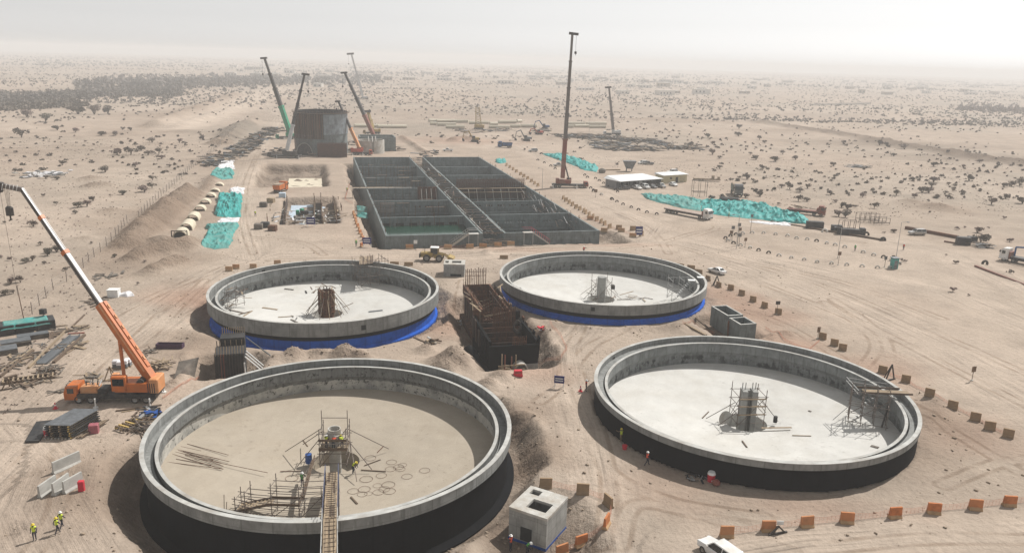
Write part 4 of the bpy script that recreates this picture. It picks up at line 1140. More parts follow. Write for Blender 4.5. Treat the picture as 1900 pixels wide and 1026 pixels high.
# scaffold deck along the fourth wall of the left block
s = empty('deck_scaffold', UV(10.5, 271, 0)); tag(s, 'scaffold gangway with white boards crossing from the bank onto the left basins', 'scaffold')
for i in range(4): plank('board', UV(11, 270.4+i*.5, 3.2), UV(32-i*3, 270.4+i*.5, 3.25), .4, .07, M['wood'] if i else M['conc_pale'], s)
for i in range(9): 
    p = UV(12+i*2.4, 270.2, -4.4 if i > 1 else -1); rod('standard', p, Vector((p.x, p.y, 4.2)), .06, M['tube'], s)
for z in (3.7, 4.2): rod('guard_rail', UV(11, 270.2, z), UV(31, 270.2, z), .045, M['tube'], s)
s = empty('edge_scaffold', UV(12, 238, 0)); tag(s, 'dense tube scaffold with green netting on the left basin edge', 'scaffold')
for i in range(26):
    p = UV(11.5+i*.42, 239+random.uniform(-1.5, 1.5), random.uniform(-3, 1)); rod('standard', p, p+Vector((0,0,random.uniform(3, 5))), .05, M['tube'], s, 5)
for i in range(8): rod('ledger', UV(11, 238+random.uniform(-1.5,1.5), 1+i*.45), UV(23, 238+random.uniform(-1.5,1.5), 1.2+i*.45), .05, M['tube'], s, 5)
for (u, v) in ((12.3, 246), (11.8, 236)):
    MB().add([UV(u,v,.2)-s.location, UV(u+3,v,-.5)-s.location, UV(u+3.4,v+4,.4)-s.location, UV(u,v+4.5,.9)-s.location, UV(u+1.5,v+2,1.3)-s.location], [(0,1,4),(1,2,4),(2,3,4),(3,0,4)]).build('green_net', M['teal_pale'], s)
# stair flights with red and white rails in front of the basins
def front_stair(label, u, v0, red, side):
    s = empty('access_stair', UV(u, v0, 0)); tag(s, label, 'stairs')
    for k in (0, .9): plank('stringer', UV(u+side*4.6, v0-.9-k, .1), UV(u, v0-.9-k, BTOP+.3), .08, .3, M['conc_pale'], s)
    for i in range(11): 
        f_ = (i+.5)/11; plank('tread', UV(u+side*4.6*(1-f_), v0-.85, .2+3.0*f_), UV(u+side*4.6*(1-f_), v0-1.75, .2+3.0*f_), .3, .06, M['wood'], s)
    plank('landing', UV(u, v0-1.4, BTOP+.33), UV(u-side*2.6, v0-1.4, BTOP+.33), 1.6, .1, M['conc_pale'], s)
    for k in (0, 1.8):
        for i in range(9): 
            f_ = i/8; p = UV(u+side*4.6*(1-f_), v0-k, .3+3.0*f_); rod('baluster', p, p+Vector((0,0,1.1)), .05, red, s, 5)
        rod('hand_rail', UV(u+side*4.6, v0-k, 1.3), UV(u, v0-k, BTOP+1.4), .05, red, s, 5); rod('hand_rail', UV(u, v0-k, BTOP+1.4), UV(u-side*2.6, v0-k, BTOP+1.4), .05, red, s, 5)
    for du in (0, -2.4): rod('leg', UV(u+side*du, v0-1.7, 0), UV(u+side*du, v0-1.7, BTOP+.3), .09, M['tube_pale'], s)
front_stair('access stair with pink-red rails in front of the right basin block', 54.5, 196.0, mat('pink_red_rail', (0.42, 0.12, 0.14), 0.7), 1)
front_stair('access stair with grey rails in front of the left basin block', 37.5, 196.0, M['tube_pale'], -1)
# pile of timber in the mouth of the gallery
s = empty('timber_heap', UV(43, 193.6, 0)); tag(s, 'heap of loose timber and tubes at the mouth of the gallery', 'timber heap')
for i in range(26):
    p = UV(random.uniform(40.5, 46.5), random.uniform(193.2, 195.4), random.uniform(.15, 1.6)); a = random.uniform(-.5, .5)
    plank('board', p, p+UV(3.0*math.cos(a), 1.2*math.sin(a), random.uniform(-.2,.3)), .22, .08, random.choice([M['wood'], M['wood_dark'], M['tube']]), s)

# ------------------------------------------------------------------ tall round tank under construction and its neighbours
cr = UV(3.8, 398.0); R0 = 12.2
rt = empty('round_reservoir', (cr.x, cr.y, 0)); tag(rt, 'tall round concrete tank rising inside dark formwork, beyond the excavation', 'round tank')
recalc(MB().lathe([(R0-.4, -1), (R0, -1), (R0, 10.2), (R0-.4, 10.2)], 72, close=True).build('cast_wall', M['conc_basin'], rt, smooth=30))
a0, a1 = math.radians(-205), math.radians(-72); a2 = math.radians(15)
nP = 26
for i in range(nP):        # dark plywood forms with timber soldiers
    b0 = a0+(a1-a0)*i/nP; b1 = a0+(a1-a0)*(i+1)/nP-.004
    recalc(MB().lathe([(R0+.12, 8.0), (R0+.12, 19.6), (R0+.3, 19.6), (R0+.3, 8.0)], 2, b0, b1, close=True).build('form_panel', [M['ply'], M['blackply'], M['ply'], M['wood_dark']][i % 4], rt))
    am = (b0+b1)/2
    c_ = Vector((math.cos(am), math.sin(am), 0)); p = rt.location+c_*(R0+.5)
    plank('soldier', p+Vector((0,0,7.9)), p+Vector((0,0,19.2))+c_*.1, .32, .3, M['rust'] if i % 3 == 0 else M['wood_dark'], rt)
nS = 14
for i in range(nS):        # grey steel forms
    b0 = a1+(a2-a1)*i/nS; b1 = a1+(a2-a1)*(i+1)/nS-.006
    for z0, z1 in ((10.0, 14.6), (14.64, 19.3)):
        recalc(MB().lathe([(R0+.1, z0), (R0+.1, z1), (R0+.25, z1), (R0+.25, z0)], 2, b0, b1, close=True).build('steel_panel', M['steel_panel'], rt))
recalc(MB().lathe([(R0-.3, 8), (R0-.1, 8), (R0-.1, 20.4), (R0-.3, 20.4)], 60, close=True).build('inner_form', M['blackply'], rt))
recalc(MB().lathe([(R0+.3, 19.7), (R0+1.3, 19.7), (R0+1.3, 19.8), (R0+.3, 19.8)], 60, a0, a2).build('deck', M['wood_dark'], rt))
for i in range(60):
    a = 2*math.pi*i/60; p = rt.location+Vector((math.cos(a), math.sin(a), 0))*(R0+.0)
    rod('rebar', p+Vector((0,0,19)), p+Vector((0,0,20.6+random.uniform(0,.8))), .05, M['rebar'], rt, 4)
for i in range(34):
    a = a0+(a2-a0)*i/33; p = rt.location+Vector((math.cos(a), math.sin(a), 0))*(R0+1.25); rod('rail_post', p+Vector((0,0,19.7)), p+Vector((0,0,20.9)), .05, M['tube'], rt, 4)
for k, zz in enumerate((2.5, 4.8, 7.1, 9.4)):
    for i in range(24):
        b0 = math.radians(-170)+math.radians(75)*i/24
        p = rt.location+Vector((math.cos(b0), math.sin(b0), 0))*(R0+.6); q = rt.location+Vector((math.cos(b0+.055), math.sin(b0+.055), 0))*(R0+.6)
        rod('ledger', p+Vector((0,0,zz)), q+Vector((0,0,zz)), .08, M['tube'], rt, 4)
        if k == 0: rod('standard', Vector((p.x, p.y, 0)), p+Vector((0,0,10)), .08, M['tube'], rt, 4)
pa = rt.location+Vector((-5.2, -R0-.6, 0))
ar = empty('arched_form', (pa.x, pa.y, 0)); tag(ar, 'dark arched steel form leaning at the foot of the tall round tank', 'formwork')
recalc(MB().side([(-3.6, 0)]+[(-3.6*math.cos(math.pi*i/12), 1.0+5.0*math.sin(math.pi*i/12)) for i in range(13)]+[(3.6, 0)], -.3, .2).build('plate', M['dark_steel'], ar))
MB().path([Vector((-3.7*math.cos(math.pi*i/14), -.42, 1.0+5.1*math.sin(math.pi*i/14))) for i in range(15)], .14, 6).build('hoop', M['conc_pale'], ar)
# rusty rectangular cage of rebar in front
rc = UV(8.0, 381.0); f = empty('rebar_cage', (rc.x, rc.y, 0)); tag(f, 'rust-brown rectangular rebar cage standing before the tall round tank', 'rebar cage')
for i in range(34):
    p = UV(1.6+i*.4, 380.5, 0); rod('rebar', p, p+Vector((0,0,6.6+random.uniform(-.1,.3))), .07, M['rebar'], f, 4)
    p = UV(1.6+i*.4, 383.5, 0); rod('rebar', p, p+Vector((0,0,6.6+random.uniform(-.1,.3))), .07, M['rebar'], f, 4)
for k in range(15):
    for v in (380.45, 383.55): rod('rebar', UV(1.5, v, .3+k*.44), UV(15.0, v, .3+k*.44), .07, M['rebar'], f, 4)
MB().box(-6.6, 6.8, -.02, .14, 0, 6.2).build('backing_sheet', M['ply'], f, UV(8.0, 382.0)-f.location, TH)
# two low round concrete chambers and a square one behind
cs = UV(27.3, 402.0); f = empty('round_chamber', (cs.x, cs.y, 0)); tag(f, 'pale low round concrete chamber between the tall tank and the basins', 'round chamber')
for nm, b0, b1 in (('wall_segment', math.radians(-65), math.radians(190)), ('wall_segment', math.radians(200), math.radians(285))):
    recalc(MB().lathe([(6.3, -1), (6.8, -1), (6.8, 6.2), (6.3, 6.2)], 48, b0, b1, close=True).build(nm, M['conc_pale'], f, smooth=30))
for k in (-1.2, .6, 2.2): plank('brace_beam', UV(27.3+k, 395.2, 5.8), UV(27.3+k, 399.0, 8.2), .35, .35, M['conc_pale'], f)
cq = UV(31.5, 416.0); f = empty('square_chamber', (cq.x, cq.y, 0), TH); tag(f, 'square grey concrete chamber behind the pale round chamber', 'chamber')
for x0, x1, y0, y1 in ((-9, 9, -7, -6.5), (-9, 9, 6.5, 7), (-9, -8.5, -6.497, 6.497), (8.5, 9, -6.497, 6.497)): MB().box(x0, x1, y0, y1, -1, 6.8).build('wall', M['conc_basin'], f)
MB().box(-8.49, 8.49, -6.49, 6.49, -1, 5.6).build('roof_slab', M['conc_pale'], f)

# ------------------------------------------------------------------ concrete boxes round the tanks
def box_chamber(name, label, org, rz, w, d, z0, z1, m, openings, th=.35, wallm=None):
    t = empty(name, org, rz); tag(t, label, 'chamber')
    for x0, x1, y0, y1 in ((0, w, 0, th), (0, w, d-th, d), (0, th, th+.001, d-th-.001), (w-th, w, th+.001, d-th-.001)): MB().box(x0, x1, y0, y1, z0, z1-.3).build('wall', m, t)
    # roof slab with openings: strips
    xs_ = sorted({-.04, w+.04} | {o[0] for o in openings} | {o[1] for o in openings}); ys_ = sorted({-.04, d+.04} | {o[2] for o in openings} | {o[3] for o in openings})
    b = MB()
    for i in range(len(xs_)-1):
        for j in range(len(ys_)-1):
            cx, cy = (xs_[i]+xs_[i+1])/2, (ys_[j]+ys_[j+1])/2
            if any(o[0] < cx < o[1] and o[2] < cy < o[3] for o in openings): continue
            b.box(xs_[i], xs_[i+1], ys_[j], ys_[j+1], z1-.298, z1)
    if openings is not None: b.build('roof_slab', M['conc_pale'], t)
    MB().box(th, w-th, th, d-th, z0, z0+.2).build('floor_slab', m, t)
    return t
pA = G(945, 939, 2.0); pB = G(1015, 962, 2.0); pD = G(990, 902, 2.0)
rz = math.atan2(pB.y-pA.y, pB.x-pA.x); wd = (pB-pA).length; dp = (pD-pA).length
t = box_chamber('valve_chamber', 'pale concrete chamber with two square openings, nearest the camera', (pA.x, pA.y, 0), rz, wd, dp, -2.2, 2.0, M['conc'],
            [(wd*.34, wd*.86, dp*.18, dp*.55), (wd*.12, wd*.38, dp*.70, dp*.90)])
MB().box(-.02, wd+.02, -.02, dp+.02, -2.2, -1.5).build('blue_base', M['blue_coat'], t)
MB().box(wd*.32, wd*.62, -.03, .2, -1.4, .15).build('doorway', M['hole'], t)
pA = G(823, 512); pB = G(861, 513)
t = box_chamber('valve_chamber', 'square grey concrete chamber beside the wheel loader', (pA.x, pA.y, -.05), .02, 4.6, 4.2, -.4, 2.75, M['conc'], [(1.7, 3.8, 1.3, 3.1), (.2, 1.0, 1.2, 3.0)])
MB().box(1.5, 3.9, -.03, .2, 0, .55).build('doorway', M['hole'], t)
# pair of open grey chambers behind the lower-right tank
def open_box(parent, x0, x1, y0, y1, z0, z1, th=.4):
    for a, b_, c_, d_ in ((x0, x1, y0, y0+th), (x0, x1, y1-th, y1), (x0, x0+th, y0+th+.001, y1-th-.001), (x1-th, x1, y0+th+.001, y1-th-.001)):
        MB().box(a, b_, c_, d_, z0, z1).build('wall', M['conc_basin'], parent); MB().box(a-.01, b_+.01, c_-.01, d_+.01, z1, z1+.04).build('wall_cap', M['conc_lip'], parent)
    MB().box(x0+th, x1-th, y0+th, y1-th, z0, z0+.8).build('floor_slab', M['conc'], parent)
pF, pR, pL = G(1374, 602, 2.4), G(1404, 600, 2.4), G(1320, 568, 2.4); rzt = math.atan2(pR.y-pF.y, pR.x-pF.x); t = empty('twin_chamber', (pF.x, pF.y, -1.4), rzt); tag(t, 'open grey concrete chamber of two stepped cells behind the lower-right tank', 'chamber')
wt = (pR-pF).length; dt_ = Matrix.Rotation(-rzt, 3, 'Z') @ (pL-pF)
open_box(t, 0, wt, 0, dt_.y*.36, 0, 3.75, .3); open_box(t, dt_.x, dt_.x+wt, dt_.y*.45, dt_.y, 0, 3.8, .3)
MB().box(dt_.x*.5, dt_.x*.5+wt*.9, dt_.y*.362, dt_.y*.448, 0, 3.0).build('link_wall', M['conc_basin'], t)
for k in range(4): plank('shore', t.location+Vector((-1.4+.3*k, 2.2+.9*k, .2)), t.location+Vector((-1.5+.3*k, 2.3+.9*k, 3.4)), .25, .12, M['rust'], t)

# dark pump structure with rebar between the tanks
dk = UV(30.2, 116.6, -3.2); t = empty('pump_chamber', dk, TH); tag(t, 'dark bitumen-coated pump chamber bristling with rusty rebar between the tanks', 'pump chamber')
wd = 8.2
for x0, x1, y0, y1, z1 in ((-4.1, 4.1, 0, .45, 5.2), (-4.1, -3.65, .451, 14, 5.9), (3.65, 4.1, .451, 12, 5.9), (-2.6, -2.2, 14, 30, 6.9), (2.2, 2.6, 12, 30, 6.9), (-2.6, 2.6, 30.001, 30.4, 6.9), (-4.0, -2.2, 14.001, 14.4, 7.0), (2.2, 4.0, 12.001, 12.4, 7.0)):
    MB().box(x0, x1, y0, y1, 0, z1).build('wall', M['bitumen'] if y1 < 14.2 else M['rust'], t)
MB().box(.5, 4.13, -.03, .3, 0, 1.9).build('bare_concrete', M['conc'], t)
MB().box(-3.6, 3.6, .5, 29.9, 0, 1.2).build('floor_slab', M['rust'], t)
for k in range(7): MB().box(-3.64, 3.64, 2.4+k*1.6, 2.55+k*1.6, 1.2, 3.0+.35*k).build('stepped_form', M['rust'] if k % 2 else M['ply'], t)
def loc(x, y, z): return dk+Matrix.Rotation(TH, 3, 'Z') @ Vector((x, y, z))
for row, (y, x0, x1, z0, z1, n) in enumerate(((.22, -.2, 2.0, 4.6, 6.4, 8), (7.5, -1.9, 1.9, 1, 9.2, 15), (14, -2.3, 2.3, 3, 8.6, 12), (30.2, -2.4, 1.6, 5, 10.2, 12), (22, -2.4, 2.4, 2, 8.0, 9))):
    for i in range(n):
        x = x0+(x1-x0)*i/(n-1); rod('rebar', loc(x, y, z0), loc(x+random.uniform(-.05,.05), y, z1+random.uniform(-.3,.3)), .085, M['rust'], t, 4)
    for z in (z1-.7, z1-1.5): rod('rebar', loc(x0, y, z), loc(x1, y, z), .05, M['rust'], t, 4)
for x, y0, y1, z in ((-2.9, 15, 22, 6.6), (-3.1, 22, 29, 6.6), (2.8, 13, 20, 6.4), (2.9, 20.5, 28, 6.6), (-1.6, 16, 28, 5.4), (1.7, 15, 27, 5.6)):
    plank('form_panel', loc(x, y0, z), loc(x, y1, z), .12, 1.8, random.choice([M['rust'], M['ply']]), t)
for i in range(16):
    x = random.choice([-3.2, 3.1])+random.uniform(-.6, .6); y = random.uniform(12, 27); a = random.gauss(0, .25)
    p = loc(x, y, 6.9+random.uniform(-.6, .7)); q = loc(x+3.5*math.sin(a), y+3.5*math.cos(a), 6.8+random.uniform(-.7,.7))
    plank('loose_board', p, q, .24, .06, random.choice([M['wood'], M['wood_dark'], M['tube_pale'], M['wood']]), t)
for i in range(22):
    sg = -1 if i % 2 else 1; y = 1+i*1.3; x = (4.2 if y < 13 else 2.75)*sg
    plank('upright_panel', loc(x, y, 2.5), loc(x+.25*sg*random.random(), y, (5.6 if y < 13 else 7.0)+random.uniform(-.4, .9)), .18, 1.15, random.choice([M['rust'], M['ply'], M['ply'], M['wood_dark']]) if y > 5 else M['bitumen'], t)
for i in range(16):
    x = random.uniform(-2.0, 2.0); y = random.uniform(13, 29); plank('inner_strut', loc(-2.2, y, random.uniform(3, 6.5)), loc(2.2, y+random.uniform(-1.5, 1.5), random.uniform(3, 6.5)), .2, .2, random.choice([M['wood'], M['rust'], M['wood_dark']]), t)
for i in range(10): rod('side_post', loc(-3.0, 13+i*1.8, 2), loc(-3.0, 13+i*1.8, 8.4), .05, M['wood'], t, 4)
b = MB(); [b.path([Vector((1.5+.7*math.cos(a)*.9+random.uniform(-.1,.1), 4.2, 6.6+.9*math.sin(a)+k*.2)) for a in np.linspace(0, 6.28, 14)], .06, 4) for k in range(4)]
b.build('cable_coil', M['dark_steel'], t)
# big pipe sockets in front, with red-white shoring
for x, z in ((-1.6, .9), (.9, 1.5)):
    recalc(MB().lathe([(.95, 0), (1.15, 0), (1.15, 1.6), (.95, 1.6)], 24, close=True).build('pipe_socket', M['wood'] if x < 0 else M['conc_pale'], t, (x, -.02, z))).rotation_euler = (math.radians(90), 0, 0)
for z in (1.7, 2.5): plank('waler', loc(-3.0, -1.8, z), loc(1.4, -1.9, z+.1), .16, .18, M['wood'], t)
for x in (-2.4, -1.9, -.8, -.1): rod('post', loc(x, -1.7, -.2), loc(x, -1.7, 4.6+random.uniform(-1, .4)), .1, random.choice([M['wood'], M['red_brown']]), t)
recalc(MB().lathe([(1.0, 0), (1.12, 0), (1.12, 7), (1.0, 7)], 20, close=True).build('black_pipe', M['bitumen'], t, (-4.9, -1.0, .4))).rotation_euler = (math.radians(-70), 0, .25)
# black shuttered chamber behind the front-left tank
bk = UV(-15.9, 119.6, -2.2); t = empty('shuttered_chamber', bk, TH+.02); tag(t, 'black plywood shuttered chamber with white raking props behind the tan-floored tank', 'formwork')
MB().box(0, 4.3, 0, 4.0, 0, 4.4).build('form_box', M['blackply'], t)
MB().box(.6, 4.2, 4.001, 6.5, 0, 5.6).build('form_box', M['blackply'], t)
def loc2(x, y, z): return bk+Matrix.Rotation(TH+.02, 3, 'Z') @ Vector((x, y, z))
for k in range(11):
    plank('soldier', loc2(.1+.41*k, -.1, .1), loc2(.1+.41*k, -.1, 4.5), .1, .12, M['dark_steel'] if k not in (2, 3) else M['red_brown'], t)
    plank('soldier', loc2(.1+.41*k, 3.9, 3.6), loc2(.1+.41*k, 3.9, 5.3), .12, .12, M['wood'] if k % 2 else M['dark_steel'], t)
    rod('tie_bar', loc2(.2+.4*k, 0, 4.2), loc2(.2+.4*k, .6, 5.5), .08, M['wood'], t, 4)
    rod('tie_bar', loc2(.8+.33*k, 6.3, 5.4), loc2(.8+.33*k, 6.3, 6.6), .08, M['wood'], t, 4)
for k in range(3): rod('raking_prop', loc2(4.4, .2+k*1.5, 3.8-k*.1), loc2(8.2, -1.6+k*1.2, .6), .1, M['sign_white'], t)
rod('raking_prop', loc2(4.4, 5.5, 5.0), loc2(8.6, 3.2, 2.0), .1, M['steel'], t)
rod('raking_prop', loc2(4.3, -.25, 3.0), loc2(4.35, -.3, .0), .12, M['sign_white'], t)
# ------------------------------------------------------------------ wheels, vehicles
_wheel = {}
def wheel(parent, x, y, r, w, side=1, steer=0.0, dual=False):
    k = (round(r, 3), round(w, 3))
    if k not in _wheel:
        t_ = MB().lathe([(r*.62, -w/2), (r*.9, -w/2), (r, -w*.36), (r, w*.36), (r*.9, w/2), (r*.62, w/2)], 20)
        h_ = MB().lathe([(r*.63, -w*.30), (r*.58, -w*.42), (r*.30, -w*.28), (r*.16, -w*.40), (0.001, -w*.40)], 16).lathe([(0.001, w*.40), (r*.16, w*.40), (r*.30, w*.28), (r*.58, w*.42), (r*.63, w*.30)], 16)
        _wheel[k] = (t_.mesh('tyre', M['rubber'], 40), h_.mesh('rim', M['rim'], 40))
    tm, rm = _wheel[k]
    o = inst('wheel', tm, parent, (x, y, r)); o.rotation_euler = (math.radians(90), 0, steer)
    inst('rim', rm, o)
    return o
def loft(secs, caps=True):
    """secs: list of rings (same count) -> MB"""
    b = MB(); n = len(secs[0]); vs = [p for s_ in secs for p in s_]; fs = []
    for i in range(len(secs)-1):
        for j in range(n):
            k = (j+1) % n; fs.append((i*n+j, i*n+k, (i+1)*n+k, (i+1)*n+j))
    if caps: fs += [tuple(range(n-1, -1, -1)), tuple(range((len(secs)-1)*n, len(secs)*n))]
    return b.add(vs, fs)
def car(kind, paint):
    """forward = -x.  body loft, greenhouse with dark glass, lamps, wheels"""
    t = empty({'suv': 'parked_suv', 'sedan': 'parked_car', 'pickup': 'pickup_truck'}[kind])
    L, Wd = {'suv': (4.9, 1.92), 'sedan': (4.6, 1.80), 'pickup': (5.2, 1.85)}[kind]
    hood, belt, roof = {'suv': (1.12, 1.16, 1.86), 'sedan': (.92, .98, 1.46), 'pickup': (1.08, 1.12, 1.80)}[kind]
    h = L/2
    if kind == 'suv': prof = [(-h, .45, .82, .80), (-h+.12, .36, 1.0, .92), (-h+1.15, .34, hood, .97), (-h+1.35, .34, belt, .98), (h-.5, .34, belt, .98), (h-.1, .36, belt-.02, .95), (h, .5, belt-.15, .88)]
    elif kind == 'sedan': prof = [(-h, .42, .66, .78), (-h+.15, .32, .80, .92), (-h+1.1, .28, hood, .97), (-h+1.3, .28, belt, .98), (h-.85, .28, belt+.02, .98), (h-.1, .34, belt, .93), (h, .48, belt-.16, .84)]
    else: prof = [(-h, .5, .85, .80), (-h+.12, .4, 1.0, .92), (-h+1.2, .38, hood, .97), (-h+1.35, .38, belt, .98), (.55, .38, belt, .98), (h-.05, .42, belt-.02, .97), (h, .5, belt-.05, .95)]
    secs = []
    for x, z0, z1, wf in prof:
        w = Wd/2*wf
        secs.append([(x, -w*.9, z0), (x, -w, z0+.15), (x, -w, z1-.16), (x, -w*.88, z1), (x, w*.88, z1), (x, w, z1-.16), (x, w, z0+.15), (x, w*.9, z0)])
    o = loft(secs).build('body', paint, t, smooth=35); recalc(o)
    if kind == 'suv': gx = (-h+1.35, -h+2.05, h-.35, h-.08)
    elif kind == 'sedan': gx = (-h+1.3, -h+2.05, h-1.35, h-.7)
    else: gx = (-h+1.35, -h+2.0, .25, .5)
    w0, w1 = Wd/2*.90, Wd/2*.74
    g = loft([[(gx[0], -w0, belt-.02), (gx[0], w0, belt-.02), (gx[1], w1, roof-.05), (gx[1], -w1, roof-.05)], [(gx[3], -w0, belt-.02), (gx[3], w0, belt-.02), (gx[2], w1, roof-.05), (gx[2], -w1, roof-.05)]])
    recalc(g.build('windows', M['glass'], t))
    r_ = loft([[(gx[1]-.06, -w1-.02, roof-.07), (gx[1]-.06, w1+.02, roof-.07), (gx[1]+.1, w1-.05, roof), (gx[1]+.1, -w1+.05, roof)], [(gx[2]+.06, -w1-.02, roof-.07), (gx[2]+.06, w1+.02, roof-.07), (gx[2]-.1, w1-.05, roof), (gx[2]-.1, -w1+.05, roof)]])
    recalc(r_.build('roof', paint, t))
    for sg in (-1, 1):
        for a, b_ in (((gx[0], w0, belt), (gx[1], w1, roof-.06)), ((gx[3], w0, belt), (gx[2], w1, roof-.06)), (((gx[1]+gx[2])/2, w0, belt), ((gx[1]+gx[2])/2, w1, roof-.06))):
            MB().bar((a[0], a[1]*sg, a[2]), (b_[0], b_[1]*sg, b_[2]), .09, .09).build('pillar', paint, t)
        MB().box(-h-.012, -h+.14, sg*Wd*.25, sg*Wd*.41, .62 if kind == 'sedan' else .78, .74 if kind == 'sedan' else .95).build('headlight', M['lampclear'], t)
        MB().box(h-.12, h+.012, sg*Wd*.27, sg*Wd*.41, belt-.32, belt-.16).build('tail_light', M['lampred'], t)
        MB().cbox(gx[0]+.15, gx[0]+.35, sg*(Wd/2+.02) if sg > 0 else -(Wd/2+.2), sg*(Wd/2+.2) if sg > 0 else -(Wd/2+.02), belt, belt+.16, .03).build('mirror', paint, t)
    if kind == 'pickup':
        MB().box(.75, h-.12, -Wd/2*.82, Wd/2*.82, belt-.05, belt+.012).build('load_bed', M['dark_steel'], t)
    r = {'suv': .38, 'sedan': .32, 'pickup': .38}[kind]
    for x in (-h+.92, h-.95):
        for sg in (-1, 1): wheel(t, x, sg*(Wd/2-.10), r, .24)
    return t
PROTO = {}
def put_car(kind, paint, p, heading, label, group=None):
    k = (kind, paint.name)
    if k not in PROTO: PROTO[k] = car(kind, paint); o = PROTO[k]
    else: o = copy_tree(PROTO[k])
    o.location = p; o.rotation_euler = (0, 0, heading)
    tag(o, label, 'car' if kind != 'pickup' else 'pickup', group)
    if not group and 'group' in o: del o['group']
    return o
def head(pf, pr):      # heading so that -x (front) points to pixel pf from pixel pr
    a, b_ = G(*pr), G(*pf); d = b_-a
    return math.atan2(-d.y, -d.x)
pS = GZ(1336, 1036); put_car('suv', M['white_paint'], pS, head((1298, 1006), (1380, 1066)), 'white off-road car driving in at the bottom edge by the orange barriers')
pS = GZ(1330, 507); put_car('sedan', M['white_paint'], pS, head((1313, 502), (1344, 511)), 'white saloon car beside the rim of the right rear tank')
PK = 'cars parked before the site office'
for px, py, kd, pt, lb in ((1182, 351, 'sedan', 'white_paint', 'white car parked nearest the office corner, first of the row'), (1197, 350, 'suv', 'white_paint', 'white off-road car second in the row before the office'), (1210, 349, 'sedan', 'grey_paint', 'dark grey car third in the row before the office'),
                           (1226, 348, 'pickup', 'silver_paint', 'silver pickup at the end of the row before the office'), (1249, 345, 'sedan', 'white_paint', 'white car parked alone before the cream cabin'), (1158, 352, 'sedan', 'grey_paint', 'small dark car parked at the shaded side of the office')):
    put_car(kd, M[pt], GZ(px, py), 2.0+random.uniform(-.1, .1) if px > 1160 else .3, lb, PK)
put_car('suv', M['white_paint'], GZ(1192, 305), .5, 'white off-road car on the open sand behind the office'); put_car('pickup', M['grey_paint'], GZ(1203, 306), .3, 'grey brown pickup beside the white car behind the office')
put_car('pickup', M['white_paint'], GZ(831, 281), .1, 'white pickup parked on the bank behind the basins'); put_car('suv', M['silver_paint'], GZ(989, 282), .2, 'dusty silver car on the haul road beyond the basins')
put_car('suv', M['white_paint'], GZ(1247, 322), .2, 'white car half hidden behind the cream cabin'); put_car('suv', M['silver_paint'], GZ(1701, 436), .1, 'dusty grey car standing near the long rusty pipes')
put_car('pickup', M['silver_paint'], GZ(1037, 309), .2, 'dusty pickup behind the red mobile crane')

def truck(kind, cabp, bedm, L=11.0):
    t = empty('flatbed_truck' if kind == 'flat' else 'tipper_truck')
    # tractor cab, forward = -x
    c = MB(); c.side([(-L/2, .55), (-L/2, 1.9), (-L/2+.25, 2.9), (-L/2+.7, 3.35), (-L/2+2.1, 3.4), (-L/2+2.1, .55)], -1.22, 1.22)
    recalc(c.build('cab', cabp, t))
    recalc(MB().side([(-L/2-.012, 1.95), (-L/2+.22, 2.82), (-L/2+.27, 2.80), (-L/2+.05, 1.93)], -1.08, 1.08).build('windscreen', M['glass'], t))
    for sg in (-1, 1):
        MB().box(-L/2+.55, -L/2+1.35, sg*1.215, sg*1.235, 1.95, 2.75).build('side_window', M['glass'], t)
        MB().box(-L/2-.02, -L/2+.06, sg*.8-.18, sg*.8+.18, .8, 1.05).build('headlight', M['lampclear'], t)
        MB().bar((-L/2+.2, sg*1.25, 2.7), (-L/2+.05, sg*1.5, 2.3), .12, .35).build('mirror', M['dark_steel'], t)
    MB().box(-L/2-.05, -L/2+.1, -1.2, 1.2, .45, .78).build('bumper', M['dark_steel'], t)
    MB().box(-L/2+.3, L/2-.2, -.45, .45, .62, 1.0).build('chassis', M['dark_steel'], t)
    MB().box(-L/2+2.2, -L/2+2.7, -1.15, 1.15, 1.0, 2.6).build('headboard', M['red_brown'] if kind == 'flat' else M['dark_steel'], t)
    if kind == 'flat':
        MB().box(-L/2+2.6, L/2, -1.25, 1.25, 1.32, 1.52).build('load_deck', bedm, t); MB().box(-L/2+2.6, L/2, -1.27, 1.27, 1.1, 1.318).build('side_rail', M['dark_steel'], t)
    else:
        recalc(MB().side([(-L/2+2.8, 1.2), (-L/2+2.6, 2.9), (L/2, 2.7), (L/2-.4, 1.15)], -1.25, 1.25).build('tipper_body', bedm, t))
        MB().box(-L/2+2.9, L/2-.3, -1.1, 1.1, 2.6, 3.0).build('load', M['stone'], t)
    ax = [-L/2+1.2, -L/2+3.4, L/2-3.6, L/2-2.3, L/2-1.0] if L > 9 else [-L/2+1.2, L/2-2.3, L/2-1.0]
    for x in ax:
        for sg in (-1, 1): wheel(t, x, sg*1.05, .52, .34)
    return t
t = truck('flat', M['white_paint'], mat('pinkish_deck_boards', (0.34, 0.27, 0.23), 0.8, scale=1.0), 17.0); t.location = GZ(1276, 401); t.rotation_euler = (0, 0, head((1312, 405), (1232, 390))); tag(t, 'white articulated truck with empty flat trailer in front of the teal tarpaulin', 'truck')
t = truck('flat', M['white_paint'], M['dark_steel'], 11.0); p = GZ(1868, 490); t.location = p+Vector((4.6, 0.6, 0)); t.rotation_euler = (0, 0, head((1864, 487), (1930, 500))); tag(t, 'white and dark lorry with blue loading crane at the right edge', 'truck')
MB().path([Vector((-2.4, 0, 1.6)), Vector((-2.4, 0, 3.9)), Vector((.6, 0, 4.3)), Vector((3.6, .3, 3.6))], .22, 6).build('loader_crane', M['blue_paint'], t)
t = truck('flat', M['red_brown'], M['red_brown'], 12.0); t.location = GZ(1495, 398); t.rotation_euler = (0, 0, head((1523, 398), (1465, 392))); tag(t, 'rust-red flatbed lorry loaded with scrap behind the teal tarpaulin', 'truck')
